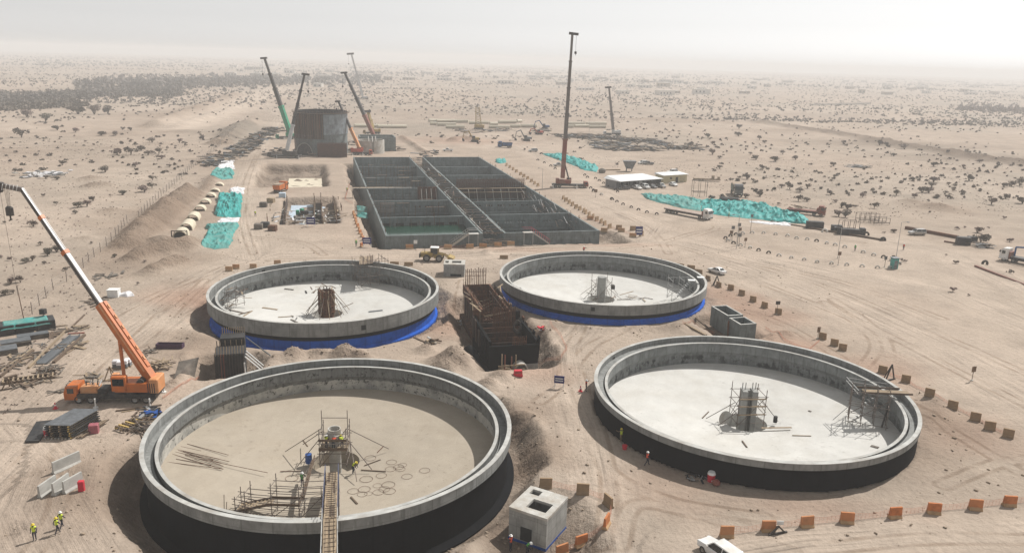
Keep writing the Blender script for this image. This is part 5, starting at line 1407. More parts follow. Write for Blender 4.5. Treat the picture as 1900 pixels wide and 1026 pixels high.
for i in range(16):
    a = random.uniform(0, 6.28); q = Vector((random.uniform(-2, 4.5), random.uniform(-1, 1), 1.7+random.uniform(0, .8))); MB().bar(q, q+Vector((2.2*math.cos(a), .6*math.sin(a), random.uniform(-.2,.3))), .15).build('scrap', random.choice([M['rust'], M['wood'], M['debris']]), t)
t = truck('tip', M['orange'], M['orange'], 7.5); t.location = GZ(521, 356); t.rotation_euler = (0, 0, head((528, 352), (512, 358))); tag(t, 'small orange tipper truck at the edge of the cream slab', 'truck')
t = truck('tip', M['grey_paint'], mat('grey_green_tipper', (0.12, 0.14, 0.12), .7), 8.5); t.location = GZ(1366, 362); t.rotation_euler = (0, 0, 1.45); t.scale = (1.25, 1.25, 1.35); tag(t, 'grey-green tipper truck seen end on behind the teal tarpaulin', 'truck')
t = truck('tip', M['blue_paint'], M['blue_paint'], 8.0); t.location = GZ(937, 274); t.rotation_euler = (0, 0, .15); tag(t, 'blue tipper truck unloading on the far bank', 'truck')

# wheel loader
t = empty('wheel_loader', GZ(806, 484), .0); t.rotation_euler = (0, 0, math.pi-.05); tag(t, 'dusty yellow wheel loader in front of the basins', 'wheel loader')
MB().cbox(.2, 3.2, -.9, .9, 1.0, 2.1, .12).build('engine_hood', M['yellow_paint'], t); MB().cbox(-1.9, .1, -.75, .75, .8, 1.7, .1).build('front_frame', M['yellow_paint'], t)
MB().box(3.2, 3.5, -1.1, 1.1, .9, 1.8).build('counterweight', M['dark_steel'], t)
MB().box(-.9, .75, -.72, .72, 1.9, 3.2).build('cab_glass', M['glass'], t); MB().cbox(-1.05, .95, -.85, .85, 3.2, 3.4, .06).build('cab_roof', M['sign_white'], t)
for x, y in ((-.95, -.75), (-.95, .75), (.8, -.75), (.8, .75)): MB().bar((x, y, 1.8), (x, y, 3.22), .12).build('cab_post', M['yellow_paint'], t)
for sg in (-1, 1): MB().path([Vector((-.8, sg*.6, 1.9)), Vector((-2.4, sg*.6, 1.7)), Vector((-3.6, sg*.6, .9))], .16, 6).build('lift_arm', M['yellow_paint'], t)
recalc(MB().side([(-3.4, .2), (-3.3, 1.4), (-3.6, 1.5), (-4.7, 1.05), (-4.8, .75), (-4.0, .15)], -1.4, 1.4).build('bucket', M['yellow_paint'], t))
MB().tube((2.2, .5, 2.1), (2.2, .5, 3.0), .08).build('exhaust', M['dark_steel'], t)
for x in (-1.3, 1.7):
    for sg in (-1, 1): wheel(t, x, sg*1.05, .85, .6)
# excavators
def excavator(p, rz, body, label, reach=1.0, scale=1.0):
    t = empty('excavator', p, rz); t.scale = (scale,)*3; tag(t, label, 'excavator', 'excavators on the far earthworks')
    for sg in (-1, 1): recalc(MB().side([(-1.9, .5), (-1.5, .05), (1.5, .05), (1.9, .5), (1.5, .95), (-1.5, .95)], sg*1.25-.3, sg*1.25+.3).build('track', M['dark_steel'], t))
    MB().cbox(-1.2, 2.3, -1.3, 1.3, 1.1, 2.2, .15).build('house', body, t); MB().cbox(-1.3, .2, -1.3, -.3, 1.15, 3.0, .12).build('cab', M['glass'], t); MB().box(1.7, 2.6, -1.25, 1.25, 1.1, 2.0).build('counterweight', M['dark_steel'], t)
    MB().bar((-1.0, .2, 1.6), (-3.2, .2, 4.6*reach), .4, .55).bar((-3.1, .2, 4.6*reach), (-5.4, .2, 3.9*reach), .38, .45).build('boom', body, t)
    MB().bar((-5.3, .2, 4.1*reach), (-6.0, .2, 1.4), .32, .4).build('dipper', body, t)
    recalc(MB().side([(-6.3, 1.6), (-5.4, 1.3), (-5.0, .5), (-5.6, .0), (-6.3, .4)], -.4, .8).build('bucket', M['dark_steel'], t))
    return t
excavator(GZ(881, 263), .05, M['yellow_paint'], 'dusty yellow excavator digging at the reddish trench', 1.15, 1.15)
excavator(GZ(977, 262), .1, M['steel'], 'grey excavator with raised arm on the far bank', 1.2, 1.15)
excavator(GZ(1011, 240), .0, M['blue_paint'], 'dark excavator by the pale pipes, beyond the grey one', 1.0, 1.3)
excavator(GZ(1000, 250), .4, M['red_paint'], 'reddish excavator on the spoil heap by the pale pipes', .8, 1.1)

# ------------------------------------------------------------------ cranes
def boom(t, foot, tip, secs, w0, w1, heads=True, hang=3.0, rope=True, ball=None):
    """telescopic boom: secs = [(fraction end, material)], tapering; parts named boom_section"""
    foot, tip = Vector(foot), Vector(tip); d = tip-foot; f0 = 0.0
    n = len(secs)
    for i, (f1, m) in enumerate(secs):
        w = w0+(w1-w0)*i/max(1, n-1)
        a = foot+d*max(0, f0-.02*(i > 0)); b_ = foot+d*f1
        MB().bar(a, b_, w*.8, w).build('boom_section', m, t)
        if i < n-1: MB().bar(b_-d.normalized()*(w*.25), b_+d.normalized()*(w*.1), w*1.0, w*1.2).build('boom_collar', M['pale_orange'] if i == 0 and m is M['orange'] else m, t)
        f0 = f1
    dn = d.normalized(); hz_ = Vector((d.x, d.y, 0)); hz_ = hz_.normalized() if hz_.length > .1 else Vector((1,0,0))
    if heads:
        MB().bar(tip-hz_*w1*1.2+Vector((0,0,w1*.3)), tip+hz_*w1*2.2, w1*1.1, w1*.9).build('boom_head', M['boom_dark'], t)
        hk = tip+hz_*w1*1.5
        if rope:
            for k in (-.12, .12): MB().tube(hk+Vector((0,k,0)), hk+Vector((0,k,-hang)), .03*max(1, w1), 4).build('hoist_rope', M['dark_steel'], t)
            MB().cbox(-.3*w1-.1, .3*w1+.1, -.25, .25, -.9, .0, .1).tube((0,0,-.9), (0,0,-1.4), .1).build('hook_block', M['boom_dark'], t, hk+Vector((0,0,-hang)))
def local(t, p):
    return Matrix.Rotation(-t.rotation_euler.z, 3, 'Z') @ (Vector(p)-t.location)
def carrier(t, L, cabm, upper, wheels, hooks=True):
    MB().box(-L/2+1.6, L/2-.2, -1.25, 1.25, .9, 1.35).build('deck', M['dark_steel'], t); MB().box(-L/2+1.0, L/2-.4, -.6, .6, .6, .9).build('chassis', M['dark_steel'], t)
    recalc(MB().side([(-L/2, .55), (-L/2-.05, 1.5), (-L/2+.25, 2.45), (-L/2+1.7, 2.5), (-L/2+1.7, .55)], -1.25, 1.25).build('drive_cab', cabm, t))
    recalc(MB().side([(-L/2-.07, 1.5), (-L/2+.2, 2.3), (-L/2+.26, 2.3), (-L/2, 1.5)], -1.05, 1.05).build('windscreen', M['glass'], t))
    for sg in (-1, 1):
        MB().box(-L/2+.45, -L/2+1.3, sg*1.247, sg*1.262, 1.5, 2.2).build('side_window', M['glass'], t)
        MB().box(-L/2+1.7, L/2-.2, sg*1.12-.12, sg*1.12+.12, .75, .88).build('mudguard', M['dark_steel'], t)
    for x in wheels:
        for sg in (-1, 1): wheel(t, x, sg*1.05, .58, .42)
    for x in (-L/2+4.6, L/2-.5):
        for sg in (-1, 1):
            MB().bar((x, 0, .8), (x, sg*2.6, .8), .3, .25).build('outrigger_beam', M['dark_steel'], t); MB().tube((x, sg*2.55, 0.12), (x, sg*2.55, 1.35), .12).tube((x, sg*2.55, .0), (x, sg*2.55, .14), .35, 8).build('outrigger_leg', M['sign_white'], t)
# front truck crane
pb = GZ(214, 742); t = empty('truck_crane', pb, math.radians(4)); tag(t, 'orange truck crane with long white boom, at the far left', 'truck crane')
L = 12.2
carrier(t, L, M['orange'], None, (-4.3, -2.7, 3.1, 4.6))
MB().cbox(-4.2, -1.9, -.8, .8, 1.35, 2.25, .1).build('engine_cover', M['pale_orange'], t); MB().cbox(-1.8, -.6, -.9, .9, 1.35, 2.0, .08).build('tool_box', M['dark_steel'], t)
for i in range(7): MB().tube((-3.9+.35*i, random.uniform(-.6,.6), 2.2), (-3.9+.35*i, random.uniform(-.6,.6), 2.9+random.uniform(-.2,.3)), .09).build('exhaust_pipe', M['dark_steel'] if i % 2 else M['boom_white'], t)
MB().tube((2.6, 0, 1.3), (2.6, 0, 1.7), 1.15, 20).build('turntable', M['dark_steel'], t)
MB().cbox(.6, 5.4, -1.3, 1.3, 1.7, 3.0, .1).build('slew_frame', M['orange'], t)
MB().cbox(5.2, 6.4, -1.35, 1.35, 1.6, 3.6, .12).build('counterweight', M['pale_orange'], t)
for k in range(4): MB().box(5.0+.28*k, 5.12+.28*k, -1.372, -1.35, 1.65, 3.0).build('warning_stripe', M['boom_dark'], t)
MB().cbox(.3, 2.2, -1.5, -.45, 1.9, 4.0, .1).build('operator_cab', M['orange'], t); MB().box(.5, 2.0, -1.52, -1.5, 2.7, 3.7).build('cab_window', M['glass'], t); MB().box(.28, .3, -1.4, -.55, 2.5, 3.8).build('cab_window', M['glass'], t)
MB().cbox(-.4, .5, .2, 1.3, 2.2, 3.6, .1).build('winch_cover', M['pale_orange'], t)
for k in range(4): MB().box(-.45+.22*k, -.36+.22*k, .18, .2, 2.3, 3.5).build('warning_stripe', M['sign_white'], t)
MB().tube((4.0, -1.1, 3.0), (4.0, 1.1, 3.0), .5, 14).build('winch_drum', M['dark_steel'], t)
foot = local(t, PY(281, 716, pb.y)); foot.y = .1; foot = Vector((4.9, .1, 3.5))
tipw = PY(40, 350, pb.y+7); tip = local(t, tipw)
d = (tip-foot); dn = d.normalized()
fr = .385
n0 = foot; n1 = foot+d*fr; n2 = foot+d*.66; n3 = foot+d*.845
MB().bar(n0-dn*.6, n1, 1.0, 1.25).build('boom_section', M['orange'], t)
MB().bar(n0+dn*1.0+Vector((0,-.52,0)), n1+Vector((0,-.52,0)), .05, .3).build('boom_rail', M['pale_orange'], t)
up = Vector((dn.z, 0, -dn.x)); up = up if up.z > 0 else -up
MB().bar(n0+dn*1.2+up*.72, n1+up*.72, .5, .2).build('hose_tray', M['orange'], t)
MB().bar(n0+dn*.5-up*.78, n0+dn*8.5-up*.74, .3, .22).build('hose_tray', M['pale_orange'], t)
for k in range(6):
    q = n0+dn*(2.4+k*1.7); MB().bar(q+up*.8-dn*.1, q+up*.8+dn*.4, .25, .3).build('bracket', M['pale_orange'], t)
for i, (a, b_, w) in enumerate(((n1, n2, .70), (n2, n3, .56), (n3, foot+d*1.0, .45))):
    MB().bar(a-dn*.3, b_, w*.8, w).build('boom_section', M['boom_white'], t)
    MB().bar(a+up*(w*.5+.015)-dn*.2, b_+up*(w*.5+.015), w*.22, .03).build('boom_stripe', M['boom_grey'], t)
    MB().bar(a-up*(w*.3)+Vector((0,-w*.4-.012,0)), b_-up*(w*.18)+Vector((0,-w*.4-.012,0)), .02, w*.6).build('boom_shade_flank', M['boom_dark'], t)  # dark strip painted for the shade on the boom's underside
    MB().bar(a-up*(w*.5+.10), b_-up*(w*.5+.10), w*.3, .1).build('hose_tray', M['boom_dark'], t)
    for q in ((b_,) if i < 2 else ()): MB().bar(q-dn*.3, q+dn*.25, w*1.05, w*1.25).build('boom_collar', M['orange'], t)
for k in (0.9,): MB().bar(foot+d*k-dn*1.6+Vector((0,-.29,0)), foot+d*k+dn*1.2+Vector((0,-.29,0)), .03, .34).build('boom_lettering', M['boom_dark'], t)
tp = foot+d
hd = Vector((-1, 0, 0.05))
MB().bar(tp+dn*-.2, tp+hd*2.2+Vector((0,0,.2)), .55, .6).build('boom_head', M['boom_grey'], t)
for k in range(5): MB().bar(tp+hd*(.3+.48*k)+Vector((0,-.37,.5)), tp+hd*(.5+.48*k)+Vector((0,-.37,-.3)), .03, .16).build('warning_stripe', M['sign_white'], t)
MB().tube(tp+hd*2.7+Vector((0,-.3,.2)), tp+hd*2.7+Vector((0,.3,.2)), .5, 14).tube(tp+hd*2.9+Vector((0,-.3,-.45)), tp+hd*2.9+Vector((0,.3,-.45)), .35, 12).build('sheave', M['boom_dark'], t)
hk = tp+hd*2.0
for k in (-.3, -.1, .1, .3): MB().tube(hk+Vector((k,0,0)), hk+Vector((k*.6,0,-2.6)), .025, 4).build('hoist_rope', M['dark_steel'], t)
MB().cbox(-.5, .5, -.3, .3, -1.3, 0, .2).tube((0,0,-1.3), (0,0,-1.8), .12).tube((-.25,0,-2.0), (.2,0,-1.8), .1).build('hook_block', M['boom_dark'], t, hk+Vector((0,0,-2.6)))
MB().tube(tp+hd*2.9, local(t, PY(33, 548, pb.y+6)), .022, 4).build('tag_line', M['dark_steel'], t)
MB().tube(foot+Vector((-3.4, 0, -.9)), foot+dn*6.6-up*.6, .24, 10).build('lift_cylinder', M['orange'], t); MB().tube(foot+Vector((-3.4, 0, -.9))+(foot+dn*6.6-up*.6-foot-Vector((-3.4, 0, -.9)))*.5, foot+dn*6.6-up*.6, .15, 8).build('lift_rod', M['rim'], t)
# distant cranes
def far_crane(label, base_px, tip_px, dy, secs, w0, w1, cabm, hd_, L=11.5, foot_dx=2.2, hang=4.0, body=True, fz=3.4):
    p = GZ(*base_px); t = empty('mobile_crane', p, hd_); tag(t, label, 'crane', 'cranes standing across the site')
    if body:
        carrier(t, L, cabm, None, (-L/2+1.5, -L/2+3.1, L/2-3, L/2-1.5))
        MB().cbox(-.3, 4.4, -1.3, 1.3, 1.6, 3.0, .12).build('slew_frame', cabm, t); MB().cbox(4.2, 5.4, -1.4, 1.4, 1.5, 3.4, .12).build('counterweight', cabm, t); MB().cbox(-.6, 1.2, -1.5, -.5, 1.8, 3.6, .1).build('operator_cab', cabm, t)
    tipw = PY(tip_px[0], tip_px[1], p.y+dy); foot = Vector((foot_dx, 0, fz))
    boom(t, foot, local(t, tipw), secs, w0, w1, hang=hang)
    if body: MB().tube((0.2, 0, 2.2), foot+(local(t, tipw)-foot).normalized()*7, .28, 8).build('lift_cylinder', M['dark_steel'], t)
    return t
far_crane('tall crane with red base and grey boom, the highest on the site', (1057, 348), (1062, 64), 0, [(.28, M['red_brown']), (.46, M['boom_grey']), (.64, M['boom_grey']), (.82, M['boom_grey']), (1, M['boom_grey'])], 1.9, 1.0, M['red_brown'], math.pi+.05, 14.0, 2.9, 6, True, 3.6)
far_crane('green crane with dark boom, leftmost of those by the tall round tank', (532, 258), (491, 109), 4, [(.36, M['green_paint']), (.6, M['boom_dark']), (.8, M['boom_dark']), (1, M['boom_dark'])], 2.4, 1.1, M['green_paint'], .4, 12, 2.0, 8)
far_crane('crane with white lower boom standing before the tall round tank', (528, 293), (565, 139), 6, [(.34, M['boom_white']), (.44, M['boom_dark']), (.62, M['boom_dark']), (.8, M['boom_dark']), (1, M['boom_dark'])], 1.8, 1.0, M['boom_dark'], .05, 15, 1.2, 7)
far_crane('long crane boom leaning left over the pale round chamber', (690, 262), (640, 136), 6, [(.32, M['red_brown']), (.6, M['boom_dark']), (.8, M['boom_dark']), (1, M['boom_dark'])], 2.0, 1.1, M['red_brown'], .3, 12, 1.0, 7)
far_crane('small crane with orange-red lower boom at the back of the basins', (672, 288), (628, 189), 4, [(.42, M['pale_orange']), (.7, M['boom_dark']), (1, M['boom_dark'])], 1.4, .8, M['red_paint'], 3.3, 10, 1.2, 3)
far_crane('short olive crane boom rising behind the round chamber', (690, 249), (683, 208), 4, [(.5, M['yellow_paint']), (1, M['yellow_paint'])], 2.0, 1.6, M['yellow_paint'], .2, 11, .6, 2)
far_crane('pale hazy crane far beyond the tall round tank', (672, 185), (652, 101), 0, [(.5, M['boom_white']), (1, M['boom_white'])], 3.4, 2.2, M['boom_white'], .2, 14, .6, 10)
far_crane('thin dark crane with white base among the scrap rows', (1136, 251), (1130, 163), 0, [(.4, M['boom_grey']), (.7, M['boom_grey']), (1, M['boom_grey'])], 2.0, 1.2, M['boom_white'], .1, 12, .4, 5)
# yellow drilling rig
p = GZ(888, 240); t = empty('drilling_rig', p); tag(t, 'yellow lattice drilling rig among the pale pipes', 'drilling rig')
for k, x in enumerate((-2.3, 2.3)):
    for y in (-1, 1): MB().bar((x*.9, y, 1.5), (x*.5-1, y*.6, 15.5), .4).build('mast_leg', M['yellow_paint'], t)
for i in range(9):
    f_ = i/9; z = 1.5+14*f_; wd_ = 2.07-1.0*f_; MB().bar((-wd_-f_, -.8, z), (wd_-f_, -.8, z+1.4), .22).bar((wd_-f_, -.8, z), (-wd_-f_, -.8, z+1.4), .22).build('lattice', M['yellow_paint'], t)
MB().cbox(-3, 4, -1.6, 1.6, 1.0, 3.2, .2).build('house', M['yellow_paint'], t)
for sg in (-1, 1): recalc(MB().side([(-3.4, .6), (-2.9, .05), (2.9, .05), (3.4, .6), (2.9, 1.1), (-2.9, 1.1)], sg*1.7-.4, sg*1.7+.4).build('track', M['dark_steel'], t))

# ------------------------------------------------------------------ barriers, tyres, signs
def jersey(Lb=1.5, h=1.05):
    pr = [(-.32, 0), (-.32, .14), (-.16, .38), (-.10, h), (.10, h), (.16, .38), (.32, .14), (.32, 0)]
    b = MB(); n = len(pr); vs = [Vector((-Lb/2, a, z)) for a, z in pr]+[Vector((Lb/2, a, z)) for a, z in pr]
    b.add(vs, [tuple(range(n)), tuple(range(2*n-1, n-1, -1))]+[(i, n+i, n+(i+1) % n, (i+1) % n) for i in range(n)])
    return b
JM = {}
def barrier(px, py, rz, m, label, group, Lb=1.45, h=1.3, proj=None):
    k = (m.name, Lb, h)
    if k not in JM:
        o_ = jersey(Lb, h).build('barrier_mesh', m); recalc(o_); JM[k] = o_.data; bpy.data.objects.remove(o_)
    o = inst('jersey_barrier', JM[k], None, GZ(px, py, -.03), rz+random.uniform(-.16, .16))
    o.rotation_euler.x = random.uniform(-.05, .05); o.rotation_euler.y = random.uniform(-.03, .03)
    return tag(o, label, 'barrier', group)
def row(pxs, rz, m, what, group, **kw):
    for i, q in enumerate(pxs):
        barrier(q[0], q[1], q[2] if len(q) > 2 else rz, m if len(q) < 4 else M[q[3]], ORD[i]+' '+what, group, **kw)
row([(1348, 996), (1425, 985), (1497, 977), (1571, 970), (1660, 960), (1732, 952), (1809, 945), (1872, 938)], .03, M['barrier_hot'],
    'orange barrier counted from the white off-road car along the lower right edge', 'orange barriers along the lower right', Lb=1.4, h=1.3)
row([(1313, 521, -.9), (1333, 533, -.9, 'barrier_tan'), (1356, 538, -.8), (1376, 548, -.8), (1397, 560, -.8), (1418, 571, -.8), (1444, 583, -.6), (1526, 629, -.5), (1548, 641, -.5), (1563, 650, -.5), (1637, 692, -.6), (1680, 709, -.5), (1724, 735, -.5), (1767, 758, -.5), (1809, 780, -.6), (1836, 797, -.5), (1870, 811, -.6)], -.6, M['barrier_tan'],
    'dusty tan barrier counted from the white saloon along the right side', 'tan barriers curving down the right side', Lb=1.3, h=1.25)
row([(1012, 905, .1, 'barrier_tan'), (1081, 916, -.1, 'barrier_tan'), (1128, 938, -1.0, 'barrier_tan'), (1125, 976, 1.3), (1078, 1012, .5), (1043, 1030, .5)], 0, M['barrier_hot'],
    'barrier in the ring round the pale concrete chamber, counted from its back corner', 'barriers round the pale concrete chamber', Lb=1.4, h=1.3)
row([(720, 463), (760, 462), (831, 462), (872, 461), (896, 460), (924, 458), (948, 456), (964, 455), (1012, 452), (1040, 450), (1068, 449), (1093, 447), (1120, 444), (1152, 442), (1174, 440)], .05, M['barrier'],
    'orange barrier from the left in the row before the basin front', 'barriers along the basin front', Lb=1.9, h=1.2)
row([(1045, 370), (1050, 374), (1056, 378), (1062, 382), (1069, 387), (1076, 390), (1083, 394), (1087, 397), (1093, 401), (1100, 405), (1107, 410), (1115, 414), (1122, 418), (1131, 424), (1148, 426, .1), (1174, 428, .1), (1185, 433), (1190, 438)], 1.0, M['barrier_tan'],
    'tan barrier counted from the red crane down the right basin edge', 'barriers down the right basin edge', Lb=1.7, h=1.4)
row([(940, 308), (946, 312), (952, 316), (958, 320), (966, 325), (972, 329), (979, 333), (986, 338), (992, 342), (998, 346)], 1.0, M['barrier_tan'],
    'small tan barrier counted from the teal heap behind the right basins', 'barriers along the far right basin edge', Lb=1.6, h=1.3)
row([(656, 398), (658, 404), (660, 410), (661, 416), (664, 422), (666, 428), (668, 434), (671, 440), (674, 446), (676, 452), (671, 458)], 1.35, M['barrier_hot'],
    'small orange barrier from the top on the bank left of the basins', 'orange barriers on the bank left of the basins', Lb=1.2, h=1.15)
row([(425, 503), (438, 499), (470, 498), (515, 491)], .2, M['barrier'], 'orange barrier from the left behind the formwork-column tank', 'barriers behind the formwork-column tank', Lb=1.5, h=1.1)
row([(732, 492), (758, 493), (935, 480)], .05, M['barrier_tan'], 'tan barrier from the left on the road near the wheel loader', 'barriers near the wheel loader', Lb=2.0, h=.9)
row([(1262, 497), (1282, 500), (1296, 508)], -.5, M['barrier_tan'], 'brown barrier from the left behind the back rim by the saloon', 'barriers behind the back rim by the saloon', Lb=1.8, h=1.1)
for i, (px, py) in enumerate(((89, 913), (114, 909), (136, 906), (124, 868))):
    barrier(px, py, 1.25 if i < 3 else .95, M['barrier_white'], ['leftmost', 'middle', 'rightmost', 'rearmost'][i]+' of the four loose white concrete barriers at the lower left', 'loose white barriers', Lb=3.2 if i == 3 else 2.4, h=1.5)
# half-buried whitewashed tyres
TY = {}
def tyre_mesh(m):
    if m.name not in TY:
        b = MB(); R, r = .42, .17; n, k = 16, 8; vs = []; fs = []
        for i in range(n):
            a = 2*math.pi*i/n
            for j in range(k):
                e = 2*math.pi*j/k; vs.append(((R+r*math.cos(e))*math.cos(a), r*1.1*math.sin(e), (R+r*math.cos(e))*math.sin(a)))
        for i in range(n):
            for j in range(k): fs.append((i*k+j, i*k+(j+1) % k, ((i+1) % n)*k+(j+1) % k, ((i+1) % n)*k+j))
        b.add(vs, fs); o_ = b.build('x', m, smooth=60); recalc(o_); TY[m.name] = o_.data; bpy.data.objects.remove(o_)
    return TY[m.name]
def tyres(pts, what, group, s=1.1, dark=.3):
    for i, (px, py) in enumerate(pts):
        m = M['tyre_white'] if random.random() > dark else M['rubber']
        o = inst('half_buried_tyre', tyre_mesh(m), None, GZ(px, py, .12*s), random.uniform(-.4, .4), s)
        tag(o, ORD[i]+' '+what, 'tyre', group)
f3 = lambda l: [(1320+x*.2, 400+y*.2+1.5) for x, y in l]
tyres(f3([(130, 208), (152, 232), (205, 254), (270, 274), (358, 298), (437, 320), (530, 345), (627, 370), (740, 390), (860, 408), (980, 430), (1113, 444), (1255, 456), (1398, 470), (1540, 482), (1655, 482)]), 'half-buried tyre from the left in the front row of the turning island', 'tyres edging the front of the turning island')
tyres(f3([(175, 186), (228, 174), (290, 164), (378, 158), (483, 160), (595, 172), (705, 186), (790, 208), (888, 218), (975, 234), (1070, 255), (1148, 270), (1237, 290), (1408, 338), (1505, 364), (1595, 384), (1672, 414), (1738, 445)]), 'half-buried tyre from the left in the back row of the turning island', 'tyres edging the back of the turning island')
f1 = lambda l: [(1100+x*.1267, 290+y*.1267) for x, y in l]
tyres(f1([(10, 505), (128, 570), (285, 640), (352, 672), (442, 712), (562, 755), (668, 792), (792, 828), (935, 855)]), 'small dark tyre from the left beside the haul road behind the flat trailer', 'tyres along the haul road', 1.1, .8)
tyres([(1101, 356), (1096, 350), (1116, 362), (1135, 370)], 'dark roadside tyre from the left near the red crane', 'tyres near the red crane', 1.15, .8)
tyres([(1105, 332), (1112, 336), (1120, 341), (1130, 347), (1142, 353), (1146, 357)], 'dark tyre from the left edging the office yard', 'tyres edging the office yard', 1.1, .8)
tyres([(998, 298), (1010, 303), (1022, 309), (1030, 314), (1090, 330), (1085, 326)], 'small dark tyre from the left along the far haul road', 'tyres along the far haul road', 1.2, .8)
tyres([(1638, 447), (1827, 491), (1530, 431), (1607, 437)], 'loose tyre from the left among the clutter edging the right-hand road', 'loose tyres edging the right-hand road', 1.7, .5)
# signs
def post_sign(px, py, h, w, hh, face, label, rz=0.0, name='sign_post', back=None, pole=.05):
    t = empty(name, GZ(px, py), rz); tag(t, label, 'sign')
    MB().tube((0,0,0), (0,0,h), pole, 6).build('post', M['tube'], t); MB().box(-w/2, w/2, -.05, -.02, h-hh, h).build('board', face, t); MB().tube((0,0,0), (0,0,.12), .22, 8).build('base', M['conc_pale'], t)
    return t
post_sign(1803, 706, 2.4, .85, .95, M['sign_back'], 'lone brown-backed sign on a post in the open sand, right of the tanks', .3)
post_sign(1517, 628, 2.2, .6, 1.0, M['sign_back'], 'narrow dark sign at the head of the three tan barriers', .2)
post_sign(1441, 583, 2.7, .9, .7, M['boom_dark'], 'black twin-panel sign on the tan barrier by the grey chambers', .1)
post_sign(243, 648, 2.4, .9, .9, M['sign_white'], 'small white notice on a post beyond the truck crane', .1)
post_sign(771, 463, 2.4, .9, .9, M['sign_white'], 'small square white sign in front of the basin wall', 0)
post_sign(1105, 367, 3.0, 1.1, 1.1, M['sign_back'], 'dark round-topped sign beside the haul road by the red crane', .1)
for i, (px, py, h) in enumerate(((1358, 447, 4.2), (1372, 438, 2.4), (1392, 433, 5.6), (1356, 445, 2.6), (1368, 456, 6.2), (1382, 459, 2.6), (1371, 455, 3.2), (1555, 492, 3.4), (1641, 496, 2.8))):
    post_sign(px, py, h, .9, .9, M['sign_back'] if i % 2 else M['steel'], ORD[i]+' slim sign post counted from the left tip of the turning island', .2*(i % 3), pole=.06)
def lamp(px, py, h, label, rz=0):
    t = empty('lamp_post', GZ(px, py), rz); tag(t, label, 'lamp post')
    MB().tube((0,0,0), (0,0,h), .09, 6, .06).tube((0,0,h), (-1.4,0,h+.15), .05).build('post', M['tube_pale'], t); MB().cbox(-1.9, -1.3, -.2, .2, h+.02, h+.2, .05).build('lamp_head', M['steel'], t)
lamp(1554, 480, 8, 'slim lamp post over the front tyre row'); lamp(1663, 476, 9, 'lamp post beside the small teal booth', 3.1); lamp(1006, 350, 7.5, 'double-armed lamp post left of the red crane'); lamp(1093, 250, 14, 'far lamp post between pale pipes and scrap rows'); lamp(1366, 462, 9, 'lamp post at the left tip of the turning island')
# small teal booth on the island
t = empty('sentry_booth', GZ(1658, 498), .1); tag(t, 'narrow teal booth at the right end of the turning island', 'booth'); MB().cbox(-.7, .7, -.7, .7, 0, 2.6, .05).build('wall', M['teal_pale'], t); MB().box(-.85, .85, -.85, .85, 2.602, 2.75).build('roof', M['steel'], t); MB().box(-.4, .4, -.72, -.7, .1, 2.1).build('door', M['steel'], t)
# navy notice boards with white stripes
def board(px, py, w, h, label, leg=.8, rz=0.0, stripes=2):
    t = empty('notice_board', GZ(px, py), rz); tag(t, label, 'notice board')
    for x in (-w*.42, w*.42): MB().bar((x, 0, 0), (x, .25, leg+h), .1).build('leg', M['sign_white'], t); MB().bar((x, .9, 0), (x, .2, leg+h*.7), .08).build('back_stay', M['sign_white'], t)
    MB().box(-w/2, w/2, -.05, .02, leg, leg+h).build('panel', M['navy'], t)
    for k in range(stripes): MB().box(-w*.38, w*.38, -.056, -.05, leg+h*(.28+.3*k), leg+h*(.40+.3*k)).build('text_line', M['sign_white'], t)
board(1037, 720, 1.5, 1.15, 'navy notice board with two white lines between the tanks', .8, -.15)
board(681, 459, 2.2, 1.6, 'navy and white notice board left of the basin front', .9); board(577, 421, 2.4, 2.0, 'navy and white notice board before the shored pit', .7); board(1185, 440, 2.0, 2.4, 'purple-blue notice board at the right corner of the basins', .6, .1, 2)
# small colourful things
def simple(name, label, cat, b, m, p, rz=0, group=None):
    return tag(b.build(name, m, None, p, rz), label, cat, group)
t = empty('water_barrier', GZ(961, 698), .15); tag(t, 'bright red plastic water-filled barrier by the pump chamber', 'barrier'); recalc(MB().side([(-.75, 0), (-.65, .5), (-.6, 1.0), (.6, 1.0), (.65, .5), (.75, 0)], -.3, .3).build('body', M['red_plastic'], t)); MB().box(-.5, .5, -.32, .32, .62, .78).build('grip_slot', M['red_brown'], t)
def cone(px, py, label):
    t = empty('traffic_cone', GZ(px, py)); tag(t, label, 'traffic cone'); MB().box(-.28, .28, -.28, .28, 0, .06).build('base', M['red_plastic'], t); MB().tube((0,0,.06), (0,0,.9), .2, 10, .05).build('cone', M['red_plastic'], t); MB().tube((0,0,.45), (0,0,.62), .145, 10, .115).build('stripe', M['sign_white'], t)
cone(1077, 726, 'red traffic cone at the feet of the worker by the tank wall'); cone(103, 758, 'red and white cone in front of the truck crane')
def cooler(px, py, label, s=1.0):
    t = empty('water_cooler', GZ(px, py)); t.scale = (s,)*3; tag(t, label, 'water cooler'); MB().tube((0,0,0), (0,0,.7), .33, 12, .36).build('body', M['red_plastic'], t, smooth=40); MB().tube((0,0,.7), (0,0,.92), .37, 12, .3).build('lid', M['sign_white'], t, smooth=40); MB().box(-.05, .05, -.42, -.33, .15, .25).build('tap', M['sign_white'], t)
cooler(1319, 892, 'red water cooler with white lid at the black tank wall', 1.3); cooler(89, 808, 'red water cooler with white lid by the form panel stack', 1.3)
simple('red_bucket', 'red plastic bucket on the ground left of the walking worker', 'bucket', MB().tube((0,0,0), (0,0,.55), .26, 12, .34), M['red_plastic'], GZ(1159, 833))
simple('red_sack', 'crumpled dark red sack beside the white-lidded cooler', 'sack', MB().ball((0,0,.35), .5, 10, 6, .8), M['red_brown'], GZ(1328, 900))
